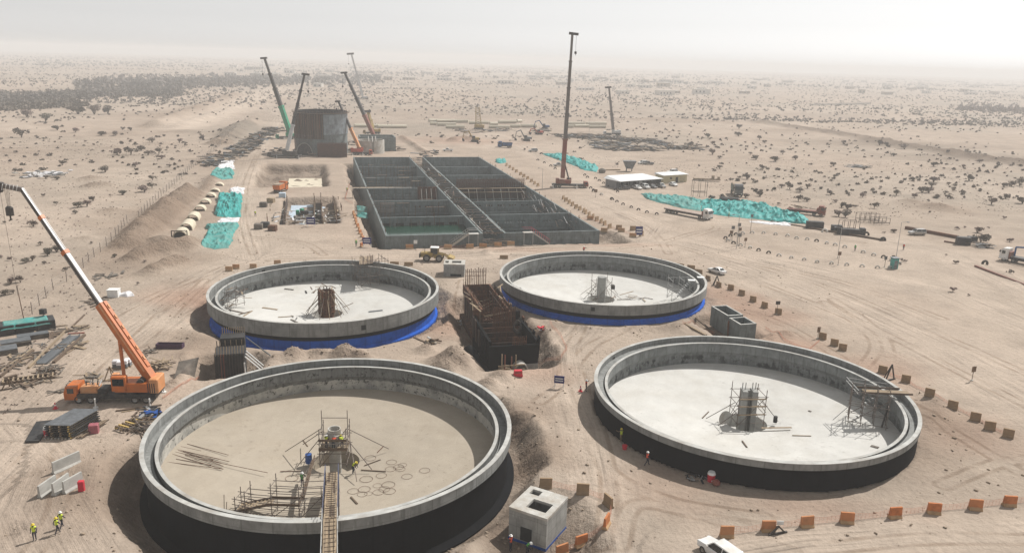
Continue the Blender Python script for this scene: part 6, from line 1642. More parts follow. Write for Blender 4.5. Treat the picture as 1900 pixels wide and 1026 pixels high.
simple('plastic_bin', 'pinkish red plastic bin at the end of the form panel stack', 'bin', MB().cbox(-.55, .55, -.45, .45, 0, 1.15, .06), mat('dusty_pink_plastic', (.32, .10, .12), .6), GZ(175, 802), .3)
simple('fire_box', 'small red cabinet standing by the loose white barriers', 'cabinet', MB().cbox(-.3, .3, -.25, .25, 0, 1.2, .04), M['red_plastic'], GZ(152, 910), .2)
t = empty('oil_drum', Vector((G(573, 858, -1.3).x, G(573, 858, -1.3).y, -1.3))); tag(t, 'blue plastic drum standing on the tan tank floor', 'drum'); MB().tube((0,0,-.02), (0,0,1.15), .4, 16).build('body', M['blue_drum'], t, smooth=40)
for z in (.35, .75): recalc(MB().lathe([(.4, z-.04), (.43, z), (.4, z+.04)], 16).build('hoop', M['blue_drum'], t))
simple('black_drum', 'small black drum standing on the white tank floor', 'drum', MB().tube((0,0,0), (0,0,.9), .28, 12), M['blackply'], G(1438, 783, -1.2))
# ------------------------------------------------------------------ people
def person_mesh(pose):
    """one continuous skinned body; returns (body mesh, vest mesh, helmet centre, helmet tilt)"""
    J = {'pelvis': (0, 0, .95), 'waist': (0, 0, 1.10), 'chest': (0, 0, 1.32), 'neck': (0, 0, 1.50), 'head': (0, -.02, 1.62), 'top': (0, -.02, 1.72)}
    for s_, sg in (('l', 1), ('r', -1)):
        J[s_+'sh'] = (.19*sg, 0, 1.42); J[s_+'el'] = (.25*sg, .02, 1.14); J[s_+'wr'] = (.26*sg, -.08, .90); J[s_+'ha'] = (.26*sg, -.11, .80)
        J[s_+'hip'] = (.10*sg, 0, .90); J[s_+'kn'] = (.11*sg, -.02, .49); J[s_+'an'] = (.11*sg, .02, .08); J[s_+'to'] = (.12*sg, -.15, .05)
    if pose == 'walk':
        J.update({'lkn': (.10, -.20, .52), 'lan': (.10, -.24, .10), 'lto': (.11, -.40, .08), 'rkn': (-.10, .06, .50), 'ran': (-.10, .32, .13), 'rto': (-.11, .20, .04),
                  'lel': (.25, .14, 1.16), 'lwr': (.25, .10, .92), 'lha': (.25, .07, .84), 'rel': (-.25, -.12, 1.16), 'rwr': (-.24, -.28, .98), 'rha': (-.24, -.34, .93)})
    if pose == 'work':
        J.update({'lel': (.27, -.14, 1.20), 'lwr': (.20, -.38, 1.20), 'lha': (.18, -.46, 1.22), 'rel': (-.27, -.14, 1.20), 'rwr': (-.20, -.40, 1.28), 'rha': (-.18, -.48, 1.32), 'head': (0, -.05, 1.61), 'top': (0, -.06, 1.71)})
    if pose == 'bend':
        J.update({'waist': (0, -.06, 1.08), 'chest': (0, -.22, 1.25), 'neck': (0, -.36, 1.36), 'head': (0, -.46, 1.43), 'top': (0, -.52, 1.52), 'lsh': (.19, -.30, 1.33), 'rsh': (-.19, -.30, 1.33),
                  'lel': (.24, -.42, 1.08), 'lwr': (.16, -.54, .86), 'lha': (.14, -.57, .77), 'rel': (-.24, -.40, 1.08), 'rwr': (-.16, -.54, .90), 'rha': (-.14, -.58, .81), 'lkn': (.12, -.08, .50), 'rkn': (-.12, -.08, .50)})
    if pose == 'point':
        J.update({'lel': (.36, -.16, 1.36), 'lwr': (.46, -.36, 1.44), 'lha': (.50, -.46, 1.47)})
    Rr = {'pelvis': (.155, .115), 'waist': (.135, .10), 'chest': (.165, .12), 'neck': (.058, .058), 'head': (.085, .098), 'top': (.075, .085)}
    for s_ in 'lr': Rr.update({s_+'sh': (.068, .065), s_+'el': (.048, .048), s_+'wr': (.034, .036), s_+'ha': (.030, .045), s_+'hip': (.098, .098), s_+'kn': (.065, .068), s_+'an': (.045, .05), s_+'to': (.045, .035)})
    Ed = [('pelvis', 'waist', 1), ('waist', 'chest', 1), ('chest', 'neck', 2), ('neck', 'head', 2), ('head', 'top', 2)]
    for s_ in 'lr': Ed += [('chest', s_+'sh', 1), (s_+'sh', s_+'el', 1), (s_+'el', s_+'wr', 1), (s_+'wr', s_+'ha', 2), ('pelvis', s_+'hip', 0), (s_+'hip', s_+'kn', 0), (s_+'kn', s_+'an', 0), (s_+'an', s_+'to', 3)]
    nm = list(J); me = bpy.data.meshes.new('body'); me.from_pydata([J[k] for k in nm], [(nm.index(a), nm.index(b_)) for a, b_, _ in Ed], [])
    o = inst('tmp', me); sk = o.modifiers.new('s', 'SKIN'); sk.use_smooth_shade = True
    for i, k in enumerate(nm): me.skin_vertices[0].data[i].radius = Rr[k]; me.skin_vertices[0].data[i].use_root = (k == 'pelvis')
    sb = o.modifiers.new('d', 'SUBSURF'); sb.levels = 1; sb.render_levels = 1
    dg = bpy.context.evaluated_depsgraph_get(); ev = o.evaluated_get(dg)
    bm_ = bpy.data.meshes.new_from_object(ev)
    bpy.data.objects.remove(o)
    segs = [(Vector(J[a]), Vector(J[b_]), c_, a) for a, b_, c_ in Ed]
    idx_ = []; vest = []
    for f in bm_.polygons:
        c_ = f.center; best_ = None
        for a, b_, m_, an in segs:
            d_ = b_-a; tt = max(0, min(1, (c_-a).dot(d_)/max(1e-9, d_.length_squared))); dd = (c_-(a+d_*tt)).length
            if best_ is None or dd < best_[0]: best_ = (dd, m_, an, tt)
        m_ = best_[1]
        idx_.append(m_)
        if m_ == 1 and best_[2] in ('pelvis', 'waist', 'chest') or (best_[2] == 'chest' and best_[3] < .55) or (best_[2][1:] == 'sh' and best_[3] < .15): vest.append(f.index)
    bm_.polygons.foreach_set('material_index', idx_)
    b = MB(); used = {}
    for fi in vest:
        f = bm_.polygons[fi]; r_ = []
        for vi in f.vertices:
            if vi not in used: v_ = bm_.vertices[vi]; used[vi] = len(b.v); b.v.append(tuple(v_.co+v_.normal*.028))
            r_.append(used[vi])
        b.f.append(tuple(r_)); b.m.append(0)
    hc = Vector(J['head']).lerp(Vector(J['top']), .62)
    return bm_, b, hc, (Vector(J['top'])-Vector(J['neck'])).normalized()
PM = {}
def person(p, rz, pose, vest, helmet, trousers, label, group=None):
    k = (pose, trousers, vest)
    if (pose,) not in PM: PM[(pose,)] = person_mesh(pose)
    body, vb, hc, hd_ = PM[(pose,)]
    if ('b', pose, trousers) not in PM:
        m_ = body.copy(); m_.materials.clear()
        for x in (M[trousers], M['shirt'], M['skin'], M['rubber']): m_.materials.append(x)
        PM[('b', pose, trousers)] = m_
    if ('v', pose, vest) not in PM: PM[('v', pose, vest)] = vb.mesh('vest', M[vest], 60)
    if ('h', pose, helmet) not in PM:
        b = MB().ball((0,0,0), .125, 12, 6, 1.0); b.lathe([(.12, -.02), (.17, -.035), (.17, -.02), (.12, .0)], 14, close=True)
        PM[('h', pose, helmet)] = b.mesh('helmet', M[helmet], 50)
    o = inst('person', PM[('b', pose, trousers)], None, p, rz); tag(o, label, 'person', group); o.scale = (1.06,)*3
    inst('vest', PM[('v', pose, vest)], o)
    h = inst('helmet', PM[('h', pose, helmet)], o, hc); h.rotation_mode = 'QUATERNION'; h.rotation_quaternion = hd_.to_track_quat('Z', 'Y')
    return o
PP = [((65, 1002), 0.2, 'stand', 'vest_yellow', 'helmet_yellow', 'trousers', 'person in yellow vest and dark trousers standing alone, lower left'),
      ((107, 990), 2.6, 'walk', 'vest_yellow', 'helmet_yellow', 'trousers', 'person in yellow vest walking, front of the pair at lower left'),
      ((115, 979), 2.9, 'walk', 'vest_yellow', 'helmet_white', 'trousers', 'person in yellow vest walking behind another at lower left'),
      ((1152, 819), -2.4, 'point', 'vest_yellow', 'helmet_yellow', 'trousers_tan', 'person in yellow vest reaching towards the black tank wall'),
      ((1200, 863), 1.7, 'walk', 'vest_orange', 'helmet_white', 'trousers', 'person in red vest and white helmet walking along the black tank'),
      ((1087, 726), 1.5, 'point', 'vest_orange', 'helmet_white', 'trousers', 'person in red vest at the left wall of the lower-right tank'),
      ((956, 994), .4, 'work', 'vest_orange', 'helmet_white', 'trousers', 'person in red vest standing in shadow by the chamber doorway'),
      ((947, 1021), 1.0, 'stand', 'vest_orange', 'helmet_white', 'trousers', 'person in orange vest on the sand mound left of the chamber'),
      ((978, 1028), .8, 'bend', 'vest_green', 'helmet_white', 'trousers', 'person in green vest bending before the pale chamber'),
      ((1002, 1010), 3.0, 'bend', 'vest_orange', 'helmet_white', 'trousers', 'person in red vest digging at the corner of the pale chamber'),
      ((1083, 470), .3, 'stand', 'vest_orange', 'helmet_white', 'trousers', 'person standing on the road in front of the right basins'),
      ((474, 402), .6, 'walk', 'vest_yellow', 'helmet_white', 'trousers', 'person walking on the left haul road beside the teal heap'),
      ((1412, 384), .2, 'walk', 'vest_yellow', 'helmet_white', 'trousers_tan', 'person on the sand behind the long teal tarpaulin'),
      ((1676, 464), .2, 'stand', 'vest_orange', 'helmet_white', 'trousers', 'person standing beyond the right end of the turning island'),
      ((1586, 466), .2, 'stand', 'vest_green', 'helmet_white', 'trousers', 'person in green vest by the back tyre row'),
      ((661, 458), .2, 'stand', 'vest_green', 'helmet_yellow', 'trousers', 'person in green vest by the navy board left of the basins'),
      ((644, 357), .9, 'stand', 'vest_yellow', 'helmet_white', 'trousers', 'person in yellow vest on the bank between pit and basins'),
      ((482, 255), .9, 'stand', 'vest_orange', 'helmet_white', 'trousers', 'person on the far haul road near the green crane'),
      ((1352, 404), 1.2, 'stand', 'vest_yellow', 'helmet_white', 'trousers_tan', 'person at the edge of the long teal tarpaulin by the white cab')]
for q, rz, pose, v_, h_, tr, lb in PP: person(GZ(*q), rz, pose, v_, h_, tr, lb)
dz = 3.6-1.7
for dx, dy, z, rz, pose, v_, h_, lb in ((-.8, -1.0, .53, 2.6, 'work', 'vest_yellow', 'helmet_white', 'person in yellow vest left on the scaffold deck of the tan-floored tank'), (.1, -1.25, .53, 3.0, 'bend', 'vest_orange', 'helmet_white', 'person in orange vest at the head of the plank walkway'),
                                        (1.1, -1.0, .53, 3.6, 'bend', 'vest_yellow', 'helmet_yellow', 'person in yellow vest right on the scaffold deck of the tan-floored tank')):
    person(Vector((ca.x+dx, ca.y+dy, z)), rz, pose, v_, h_, 'trousers', lb)
q = G(655, 878, -1.6); person(Vector((q.x, q.y, -1.6)), 1.2, 'bend', 'vest_yellow', 'helmet_yellow', 'trousers', 'person in yellow vest bending beside the hopper of the tan-floored tank')
q = G(561, 902, -1.4); person(Vector((q.x, q.y, -1.4)), 1.0, 'work', 'vest_green', 'helmet_white', 'trousers', 'person in green vest on the floor beside the stair scaffold')

# ------------------------------------------------------------------ tarpaulins over heaps
def tarp(name, label, top, bot, h, m, cat='tarpaulin', group=None, nx_=80, ny_=26, fold=.55, z0=None):
    T = [G(*p) for p in top]; B = [G(*p) for p in bot]; c = sum(T+B, Vector())/(len(T)+len(B))
    n_ = len(T)-1
    def cur(P, s_):
        i = min(n_-1, int(s_*n_)); return P[i].lerp(P[i+1], s_*n_-i)
    xs_, ys_ = [], []
    for i in range(nx_+1):
        for j in range(ny_+1):
            p = cur(B, i/nx_).lerp(cur(T, i/nx_), j/ny_); xs_.append(p.x); ys_.append(p.y)
    xs_ = np.array(xs_); ys_ = np.array(ys_)
    s_ = np.repeat(np.linspace(0, 1, nx_+1), ny_+1); t_ = np.tile(np.linspace(0, 1, ny_+1), nx_+1)
    xs_ = xs_+fbm(xs_, ys_, .25, 3)*.9; ys_ = ys_+fbm(xs_+50, ys_, .25, 3)*1.2
    e = np.minimum(1, np.minimum(np.minimum(s_, 1-s_)*10, np.minimum(t_, 1-t_)*5.0)); e = e**.6
    rid = 1-np.abs(fbm(xs_, ys_*.6, .30, 4))*1.6; wr = fbm(xs_*1.0+9, ys_*.5, .9, 3)
    rd2 = np.clip(1-np.abs(fbm(xs_*1.1+31, ys_*.55, .33, 3))*2.4, 0, 1)**1.5; z = h*e*(.25+.35*rid+.55*rd2+.35*fbm(xs_, ys_, .12, 2))*.85+fold*.5*wr*e+.04; z = np.maximum(z, .03)
    g = terrain_z(xs_, ys_)
    b = MB(); b.v = [(x-c.x, y-c.y, zz+gg) for x, y, zz, gg in zip(xs_, ys_, z, g)]
    w = ny_+1
    for i in range(nx_):
        for j in range(ny_): b.f.append((i*w+j, (i+1)*w+j, (i+1)*w+j+1, i*w+j+1)); b.m.append(0)
    o = b.build(name, m, None, (c.x, c.y, 0)); recalc(o)
    return tag(o, label, cat, group)
TG = 'heaps covered with teal tarpaulin'
tarp('tarpaulin_heap', 'teal tarpaulin heap above the pale bleached one, left of the shored pit', [(408, 365), (430, 362), (451, 363)], [(399, 401), (422, 403), (447, 402)], 2.6, M['teal'], group=TG)
tarp('tarpaulin_heap', 'pale bleached teal tarpaulin heap nearest the dirt mounds', [(385, 416), (412, 415), (443, 415)], [(376, 460), (400, 463), (426, 460)], 1.6, M['teal_pale'], group=TG)
tarp('tarpaulin_heap', 'small teal tarpaulin heap under white sheets, uppermost on the left', [(397, 317), (415, 315), (433, 316)], [(392, 332), (412, 334), (433, 332)], 2.0, M['teal_pale'], group=TG)
tarp('tarpaulin_heap', 'long bleached teal tarpaulin beside the parked cars, left part', [(1188, 360), (1230, 361), (1270, 366), (1300, 371)], [(1200, 370), (1228, 377), (1265, 386), (1300, 391)], 1.7, M['teal_pale'], group=TG)
tarp('tarpaulin_heap', 'long bright teal tarpaulin with deep folds behind the white truck cab', [(1301, 370), (1350, 374), (1400, 377), (1450, 391), (1500, 409)], [(1301, 392), (1340, 400), (1380, 404), (1440, 411), (1500, 417)], 2.3, M['teal'], group=TG, nx_=130, ny_=30)
tarp('tarpaulin_heap', 'teal tarpaulin strip behind the red crane boom', [(1006, 285), (1040, 288), (1068, 293), (1092, 303), (1112, 312)], [(1010, 289), (1036, 297), (1060, 305), (1084, 317), (1107, 320)], 1.8, M['teal'], group=TG)
tarp('tarpaulin_heap', 'small teal heap on the bank behind the right basins', [(921, 297), (930, 296), (938, 298)], [(921, 302), (930, 304), (939, 303)], 1.5, M['teal'], group=TG)
tarp('plastic_sheets', 'white plastic sheets above the bright teal heap', [(428, 350), (440, 348), (452, 350)], [(425, 361), (438, 363), (452, 361)], 1.0, M['white_sheet'], 'plastic sheet')
tarp('plastic_sheets', 'lilac-white sheets topping the uppermost teal heap on the left', [(415, 300), (425, 299), (434, 300)], [(400, 317), (416, 316), (433, 315)], 1.2, M['white_sheet'], 'plastic sheet')
tarp('plastic_sheets', 'white torn sheets between the two teal heaps', [(410, 405), (428, 404), (446, 405)], [(405, 412), (424, 413), (444, 412)], .6, M['white_sheet'], 'plastic sheet')
tarp('plastic_sheets', 'pale ragged sheet edging the front of the bright teal tarpaulin', [(1390, 409), (1430, 412), (1470, 416)], [(1392, 412), (1430, 416), (1468, 420)], .5, M['white_sheet'], 'plastic sheet')
# front-left covered stack
p = G(50, 612); t = empty('covered_stack', (p.x, p.y, 0), .62); tag(t, 'dark stack of boxes under a teal sheet, front left edge', 'covered stack')
for x in (-4.6, -1.6, 1.4): MB().cbox(x, x+2.8, -1.6, 1.6, 0, 1.7+random.uniform(-.1,.1), .1).build('dark_box', M['blackply'], t)
b = MB(); n_, k_ = 24, 10
for i in range(n_+1):
    for j in range(k_+1):
        x = -3.8+7.4*i/n_; y = -1.7+3.2*j/k_
        e = min(1, min(j, k_-j)*.8, min(i, n_-i)*.6); b.v.append((x, y, 1.0+.85*e+.12*float(fbm(np.array([x*1.0]), np.array([y*1.0]), .7, 3)[0])))
for i in range(n_):
    for j in range(k_): b.f.append((i*(k_+1)+j, (i+1)*(k_+1)+j, (i+1)*(k_+1)+j+1, i*(k_+1)+j+1)); b.m.append(0)
b.build('teal_sheet', M['teal_pale'], t)
for i, (px, py, L_, w_) in enumerate(((8, 655, 3.6, 2.6), (30, 640, 4.2, 2.2), (62, 628, 4.5, 1.6), (78, 610, 3.0, 1.8))):
    t = empty('panel_stack', GZ(px, py), .62); tag(t, ORD[i]+' low grey panel stack along the front-left edge, counted from the picture edge', 'panel stack', 'low panel stacks at the front left')
    for k in range(5): MB().box(-L_/2, L_/2, -w_/2+random.uniform(-.1,.1), w_/2, .05+k*.17, .19+k*.17).build('panel', M['debris'] if k < 4 else M['steel'], t)
simple('survey_pole', 'tall thin dark pole beside the covered stack, front left', 'pole', MB().tube((0,0,0), (-.5,0,7.6), .09, 6, .06), M['rust'], GZ(48, 610)); simple('survey_pole', 'short pole with dark box at the end of the covered stack', 'pole', MB().tube((0,0,0), (-.1,0,2.6), .07, 6).box(-.5, .4, -.4, .4, 2.3, 3.2), M['dark_steel'], GZ(84, 606))
# loose timber, channels and beams lying on the sand
def lying(name, a, b_, w, t_, m, label, cat, lift=.0):
    p, q = GZ(*a), GZ(*b_); p.z += t_/2+lift; q.z += t_/2+lift
    e = empty(name, p); tag(e, label, cat); plank('beam', p, q, w, t_, m, e); return e, p, q
for a, b_, w, t_, m, lb in (((53, 684), (122, 615), .3, .3, 'wood', 'long pale timber beam lying between the racks, left yard'), ((0, 701), (62, 652), .35, .35, 'wood_dark', 'long double timber beam running off the left edge'), ((2, 690), (60, 649), .25, .25, 'wood', 'thin timber beam parallel to the double beam, left edge'),
                            ((100, 674), (157, 623), .45, .35, 'wood_dark', 'dark steel-edged beam at the right of the grey channel'), ((133, 608), (157, 585), .25, .2, 'wood_dark', 'short dark timber lying above the left yard'), ((126, 620), (157, 618), .35, .15, 'red_brown', 'flat brown board lying across the left yard'),
                            ((18, 660), (34, 637), .25, .2, 'wood', 'pale plank leaning by the low panel stacks'), ((50, 640), (68, 612), .22, .2, 'wood', 'slim plank beside the covered stack'), ((8, 706), (32, 700), .5, .5, 'wood_dark', 'thick dark sleeper at the left edge'),
                            ((215, 763), (300, 752), .3, .15, 'wood_dark', 'dark board lying under the truck crane outrigger'), ((225, 765), (275, 757), .2, .1, 'wood', 'pale batten lying under the truck crane'), ((1270, 601), (1310, 623), .5, .25, 'wood', 'heavy timber beam by the red netting behind the lower-right tank'),
                            ((1290, 598), (1330, 622), .35, .2, 'wood_dark', 'dark timber beam beside the grey chambers'), ((768, 627), (800, 640), .3, .2, 'wood_dark', 'dark plank lying in front of the blue-based left tank'), ((1680, 425), (1777, 443), .9, .9, 'rust', 'long rusty pipe on the sand at the right'),
                            ((1500, 424), (1640, 447), .7, .5, 'wood_dark', 'long dark kerb beam edging the right-hand road'), ((1752, 449), (1782, 454), .5, .4, 'rust', 'short rusty pipe before the black crates'), ((1810, 492), (1905, 528), .6, .35, 'red_brown', 'long brown kerb beam before the lorry at the right edge'),
                            ((1430, 411), (1505, 424), .5, .3, 'wood_dark', 'low dark beam at the tip of the teal tarpaulin'), ((1112, 317), (1150, 316), 1.0, .5, 'wood', 'pale beam beside the office yard hedge')):
    lying('timber_beam' if 'pipe' not in lb else 'steel_pipe', a, b_, w, t_, M[m], lb, 'beam' if 'pipe' not in lb else 'pipe')
e, p, q = lying('steel_channel', (78, 676), (140, 624), 1.5, .2, M['steel'], 'wide grey steel channel lying in the left yard', 'steel channel')
for sg in (-1, 1):
    n_ = (q-p).normalized().cross(Vector((0,0,1))); plank('flange', p+n_*.75*sg+Vector((0,0,.15)), q+n_*.75*sg+Vector((0,0,.15)), .08, .4, M['steel'], e)
def heap(name, px, py, n_, L_, spread, mats_, label, cat, hgt=.6, w=.2, t_=.07):
    p = GZ(px, py); e = empty(name, p); tag(e, label, cat)
    for i in range(n_):
        a = random.uniform(0, 6.28); c_ = p+Vector((random.gauss(0, spread*.5), random.gauss(0, spread*.5), random.uniform(.05, hgt))); d_ = Vector((math.cos(a), math.sin(a), random.uniform(-.12,.12)))*L_*random.uniform(.4, .6)
        plank('board', c_-d_, c_+d_, w*random.uniform(.6, 1.4), t_, M[random.choice(mats_)], e)
    return e
heap('rubble_heap', 80, 325, 110, 1.8, 6.5, ['white_sheet', 'white_sheet', 'conc_pale', 'steel'], 'heap of broken white concrete on the desert, far left', 'rubble heap', .9, .9, .35)
heap('scrap_heap', 95, 690, 40, 1.6, 1.6, ['debris', 'debris', 'wood_dark'], 'dark heap of clips and scrap in the left yard', 'scrap heap', .7, .15)
heap('timber_heap', 292, 682, 26, 2.2, 1.6, ['wood', 'wood', 'wood_dark'], 'heap of pale offcuts behind the truck crane', 'timber heap', 1.0, .22)
heap('timber_heap', 262, 790, 46, 2.2, 1.7, ['wood_dark', 'wood', 'debris', 'tube'], 'tangle of offcuts between form panels and tan-floored tank', 'timber heap', .7, .16)
heap('blue_heap', 280, 772, 40, 1.6, 1.1, ['blue_drum', 'blackply', 'tube_pale', 'blackply'], 'dark blue heap of bags and pipes by the tank rim, left', 'heap', .8, .35, .12)
heap('timber_heap', 130, 610, 16, 1.8, 2.6, ['wood_dark', 'debris', 'wood'], 'scattered dark boards above the left yard', 'timber heap', .3, .3)
heap('timber_heap', 100, 620, 12, 2.0, 2.0, ['debris', 'wood_dark'], 'flat dark boards lying by the short timber, left yard', 'timber heap', .25, .7)
heap('timber_heap', 75, 640, 10, 1.4, 1.5, ['steel', 'debris'], 'thin grey rods beside the long pale beam', 'rod heap', .25, .1)
heap('timber_heap', 100, 705, 14, 2.2, 2.2, ['wood', 'debris'], 'thin pale battens below the comb rack, left yard', 'timber heap', .15, .12)
heap('timber_heap', 180, 560, 18, 2.0, 2.5, ['debris', 'wood_dark'], 'low dark scrap under the truck crane boom', 'scrap heap', .4, .3)
heap('timber_heap', 192, 513, 12, 2.2, 3.0, ['debris', 'debris'], 'flat dark scrap on the sand right of the boom', 'scrap heap', .3, .5)
heap('scrap_heap', 1822, 458, 50, 2.2, 2.4, ['debris', 'wood_dark', 'steel'], 'dark scrap mound beside the black crates, right', 'scrap heap', 1.0, .4)
heap('scrap_heap', 1595, 310, 40, 3.5, 5.0, ['debris', 'steel'], 'low grey scrap row on the far right desert', 'scrap heap', .8, .8)
heap('timber_heap', 275, 655, 14, 1.0, 1.3, ['wood_dark', 'debris'], 'row of short stakes beyond the truck crane', 'timber heap', .6, .2)
heap('scrap_heap', 1300, 886, 34, .9, 1.6, ['blackply', 'tube_pale', 'debris'], 'black and pale plastic scraps at the foot of the black tank wall', 'scrap heap', .15, .2, .04)
heap('timber_heap', 800, 636, 14, 1.1, .8, ['wood', 'wood_dark', 'conc_pale'], 'small pile of blocks in front of the blue-based left tank', 'timber heap', .8, .3, .2)
heap('timber_heap', 860, 600, 20, 2.0, 1.2, ['tube_pale', 'wood', 'white_sheet'], 'pile of pale props left of the pump chamber', 'timber heap', .8, .15)
heap('timber_heap', 1005, 612, 14, .9, .7, ['white_sheet', 'red_plastic', 'wood'], 'small white and red rubbish pile right of the pump chamber', 'rubbish pile', .7, .3, .15)
heap('rubbish', 1425, 330, 10, 1.4, 3, ['wood', 'debris'], 'scattered bits on the desert behind the tipper', 'rubbish', .2, .3)
for i, (px, py) in enumerate(((30, 665), (60, 660), (118, 650), (150, 640), (40, 715), (165, 700), (20, 680), (140, 720))):
    heap('timber_heap', px, py, 12, random.choice([1.4, 2.4, 3.0]), 1.8, ['wood_dark', 'debris', 'wood', 'debris'], ORD[i]+' low scatter of boards and rods among the beams of the left yard', 'board scatter', .3, random.choice([.12, .3, .5]))
# comb-like rack, trestles
t = empty('pallet_rack', GZ(56, 704), .45); tag(t, 'comb-like pale timber rack lying in the left yard', 'rack')
for k in range(11): MB().box(-3.4+k*.62, -3.25+k*.62, -.8, .8, .1, .45).build('rung', M['wood'], t)
for y in (-.7, .7): MB().box(-3.5, 3.2, y-.1, y+.1, .0, .3).build('rail', M['wood_dark'], t)
t = empty('ladder_frame', GZ(238, 790), 1.15); tag(t, 'yellow timber ladder frame lying by the tan-floored tank', 'ladder')
for y in (-.55, .35): MB().box(-1.6, 1.9, y, y+.16, .15, .4).build('rail', M['wood_yel'], t)
for k in range(7): MB().box(-1.5+k*.5, -1.3+k*.5, -1.2, .55, .4, .52).build('rung', M['wood_yel'] if k % 2 else M['wood_dark'], t)
def trestle(px, py, h, label, m, rz=0):
    t = empty('steel_trestle', GZ(px, py), rz); tag(t, label, 'trestle')
    MB().bar((-.9, 0, 0), (0, 0, h), .16).build('leg', m, t); MB().bar((.9, 0, 0), (0, 0, h), .16).build('leg', m, t); MB().bar((0, 1.1, 0), (0, 0, h), .14).build('stay', m, t); MB().bar((-1.1, 0, .08), (1.1, 0, .08), .18).build('foot_beam', m, t)
trestle(206, 706, 2.2, 'triangular pale steel trestle behind the crane cab', M['wood'], .3); trestle(1329, 530, 2.2, 'black triangular trestle beside the saloon car', M['boom_dark'], .2); trestle(17, 722, 1.6, 'small dark trestle at the left edge below the rack', M['wood_dark'], .5)
trestle(1651, 705, 2.6, 'black easel-shaped stand on the ground behind the stair tower', M['boom_dark'], .4); trestle(1443, 990, .9, 'small white plate on a dark stand between the orange barriers', M['boom_dark'], .3)
simple('warning_plate', 'white warning plate with a black bar between the orange barriers', 'sign', MB().box(-.35, .35, -.03, .03, .7, 1.15).box(-.25, .25, -.036, .036, .85, .98, 0), M['sign_white'], GZ(1446, 984))
# form panel stack near the crane
pA, pB, pD = GZ(106, 808), GZ(152, 811), GZ(137, 772)
t = empty('form_panel_stack', GZ(130, 800), .05); tag(t, 'stack of big black form panels with yellow beams in front of the truck crane', 'panel stack')
sk = Matrix.Shear('XZ', 3, (0, 0)) if False else None
for k in range(6):
    off = random.uniform(-.12, .12)
    b = MB(); z = .25+k*.3
    b.hexa([Vector((-2.0+off, -2.0, z)), Vector((1.3+off, -2.1, z)), Vector((2.6+off, 2.6, z)), Vector((-.6+off, 2.8, z))], [Vector((-2.0+off, -2.0, z+.1)), Vector((1.3+off, -2.1, z+.1)), Vector((2.6+off, 2.6, z+.1)), Vector((-.6+off, 2.8, z+.1))])
    b.build('panel', M['blackply'] if k < 5 else M['steel'], t)
    for j in range(3): MB().bar((1.0+off-j*1.1, -2.2, z-.09), (2.3+off-j*1.1, 2.6, z-.09), .12, .16).build('beam', M['wood_yel'] if j == 0 else M['wood'], t)
for j in range(8): MB().bar((-2.0+j*.42, -2.2, .08), (-1.9+j*.42, 2.0, .08), .14, .16).build('bearer', M['conc_pale'], t)
for j in range(5): MB().bar((1.7+.22*j, -2.0, .1+.05*j), (2.9+.22*j, 2.4, .3+.05*j), .1, .14).build('loose_beam', M['wood'] if j % 2 else M['wood_dark'], t)
pp = [GZ(47, 822, .05), GZ(73, 821, .05), GZ(99, 782, .05), GZ(68, 785, .05)]
b = MB().hexa([q-pp[0] for q in pp], [q-pp[0]+Vector((0,0,.22)) for q in pp]); simple('shutter_plate', 'single black form panel lying on the ground left of the panel stack', 'form panel', b, M['blackply'], pp[0])
pp = [GZ(323, 703), GZ(361, 699), G(369, 664, 1.6), G(332, 672, 1.6)]
b = MB().hexa([q-pp[0] for q in pp], [q-pp[0]+Vector((0,-.05,.14)) for q in pp]); simple('shutter_plate', 'large dark plate leaning behind the truck crane', 'form panel', b, M['debris'], pp[0])
t = empty('steel_trough', GZ(316, 645), .05); tag(t, 'purple-brown steel trough lying beyond the truck crane', 'trough'); b = MB()
for x0, x1, y0, y1 in ((-2.1, 2.1, -.6, -.52), (-2.1, 2.1, .52, .6), (-2.1, -2.0, -.52, .52), (2.0, 2.1, -.52, .52)): MB().box(x0, x1, y0, y1, 0, .75).build('side', mat('purple_brown_paint', (.06, .03, .06), .7) if 'pb_' not in M else M['pb_'], t)
MB().box(-2.0, 2.0, -.52, .52, 0, .2).build('bottom', M['debris'], t)
for i, (px, py) in enumerate(((216, 682), (224, 684), (232, 682), (238, 679))):
    t = empty('cement_bag_pallet', GZ(px, py), .2); tag(t, ORD[i]+' pallet of white bags from the left, behind the crane cab', 'pallet', 'pallets of white bags')
    MB().box(-.5, .5, -.5, .5, 0, .14).build('pallet', M['wood'], t)
    for k in range(4): MB().cbox(-.48, .48, -.46, .46, .15+k*.28, .41+k*.28, .1).build('bag', M['white_sheet'] if k > 1 else M['steel'], t)
t = empty('white_crate', GZ(212, 550), .1); tag(t, 'white crate on the sand right of the crane boom', 'crate'); MB().cbox(-1.0, 1.0, -.8, .8, 0, 1.4, .06).build('body', M['sign_white'], t); MB().box(-1.05, 1.05, -.85, .85, 1.402, 1.5).build('lid', M['sign_white'], t)
tarp('plastic_sheets', 'crumpled white bags beside the white crate', [(222, 544), (235, 542), (249, 544)], [(222, 550), (235, 552), (249, 550)], .9, M['white_sheet'], 'plastic sheet', nx_=16, ny_=8)
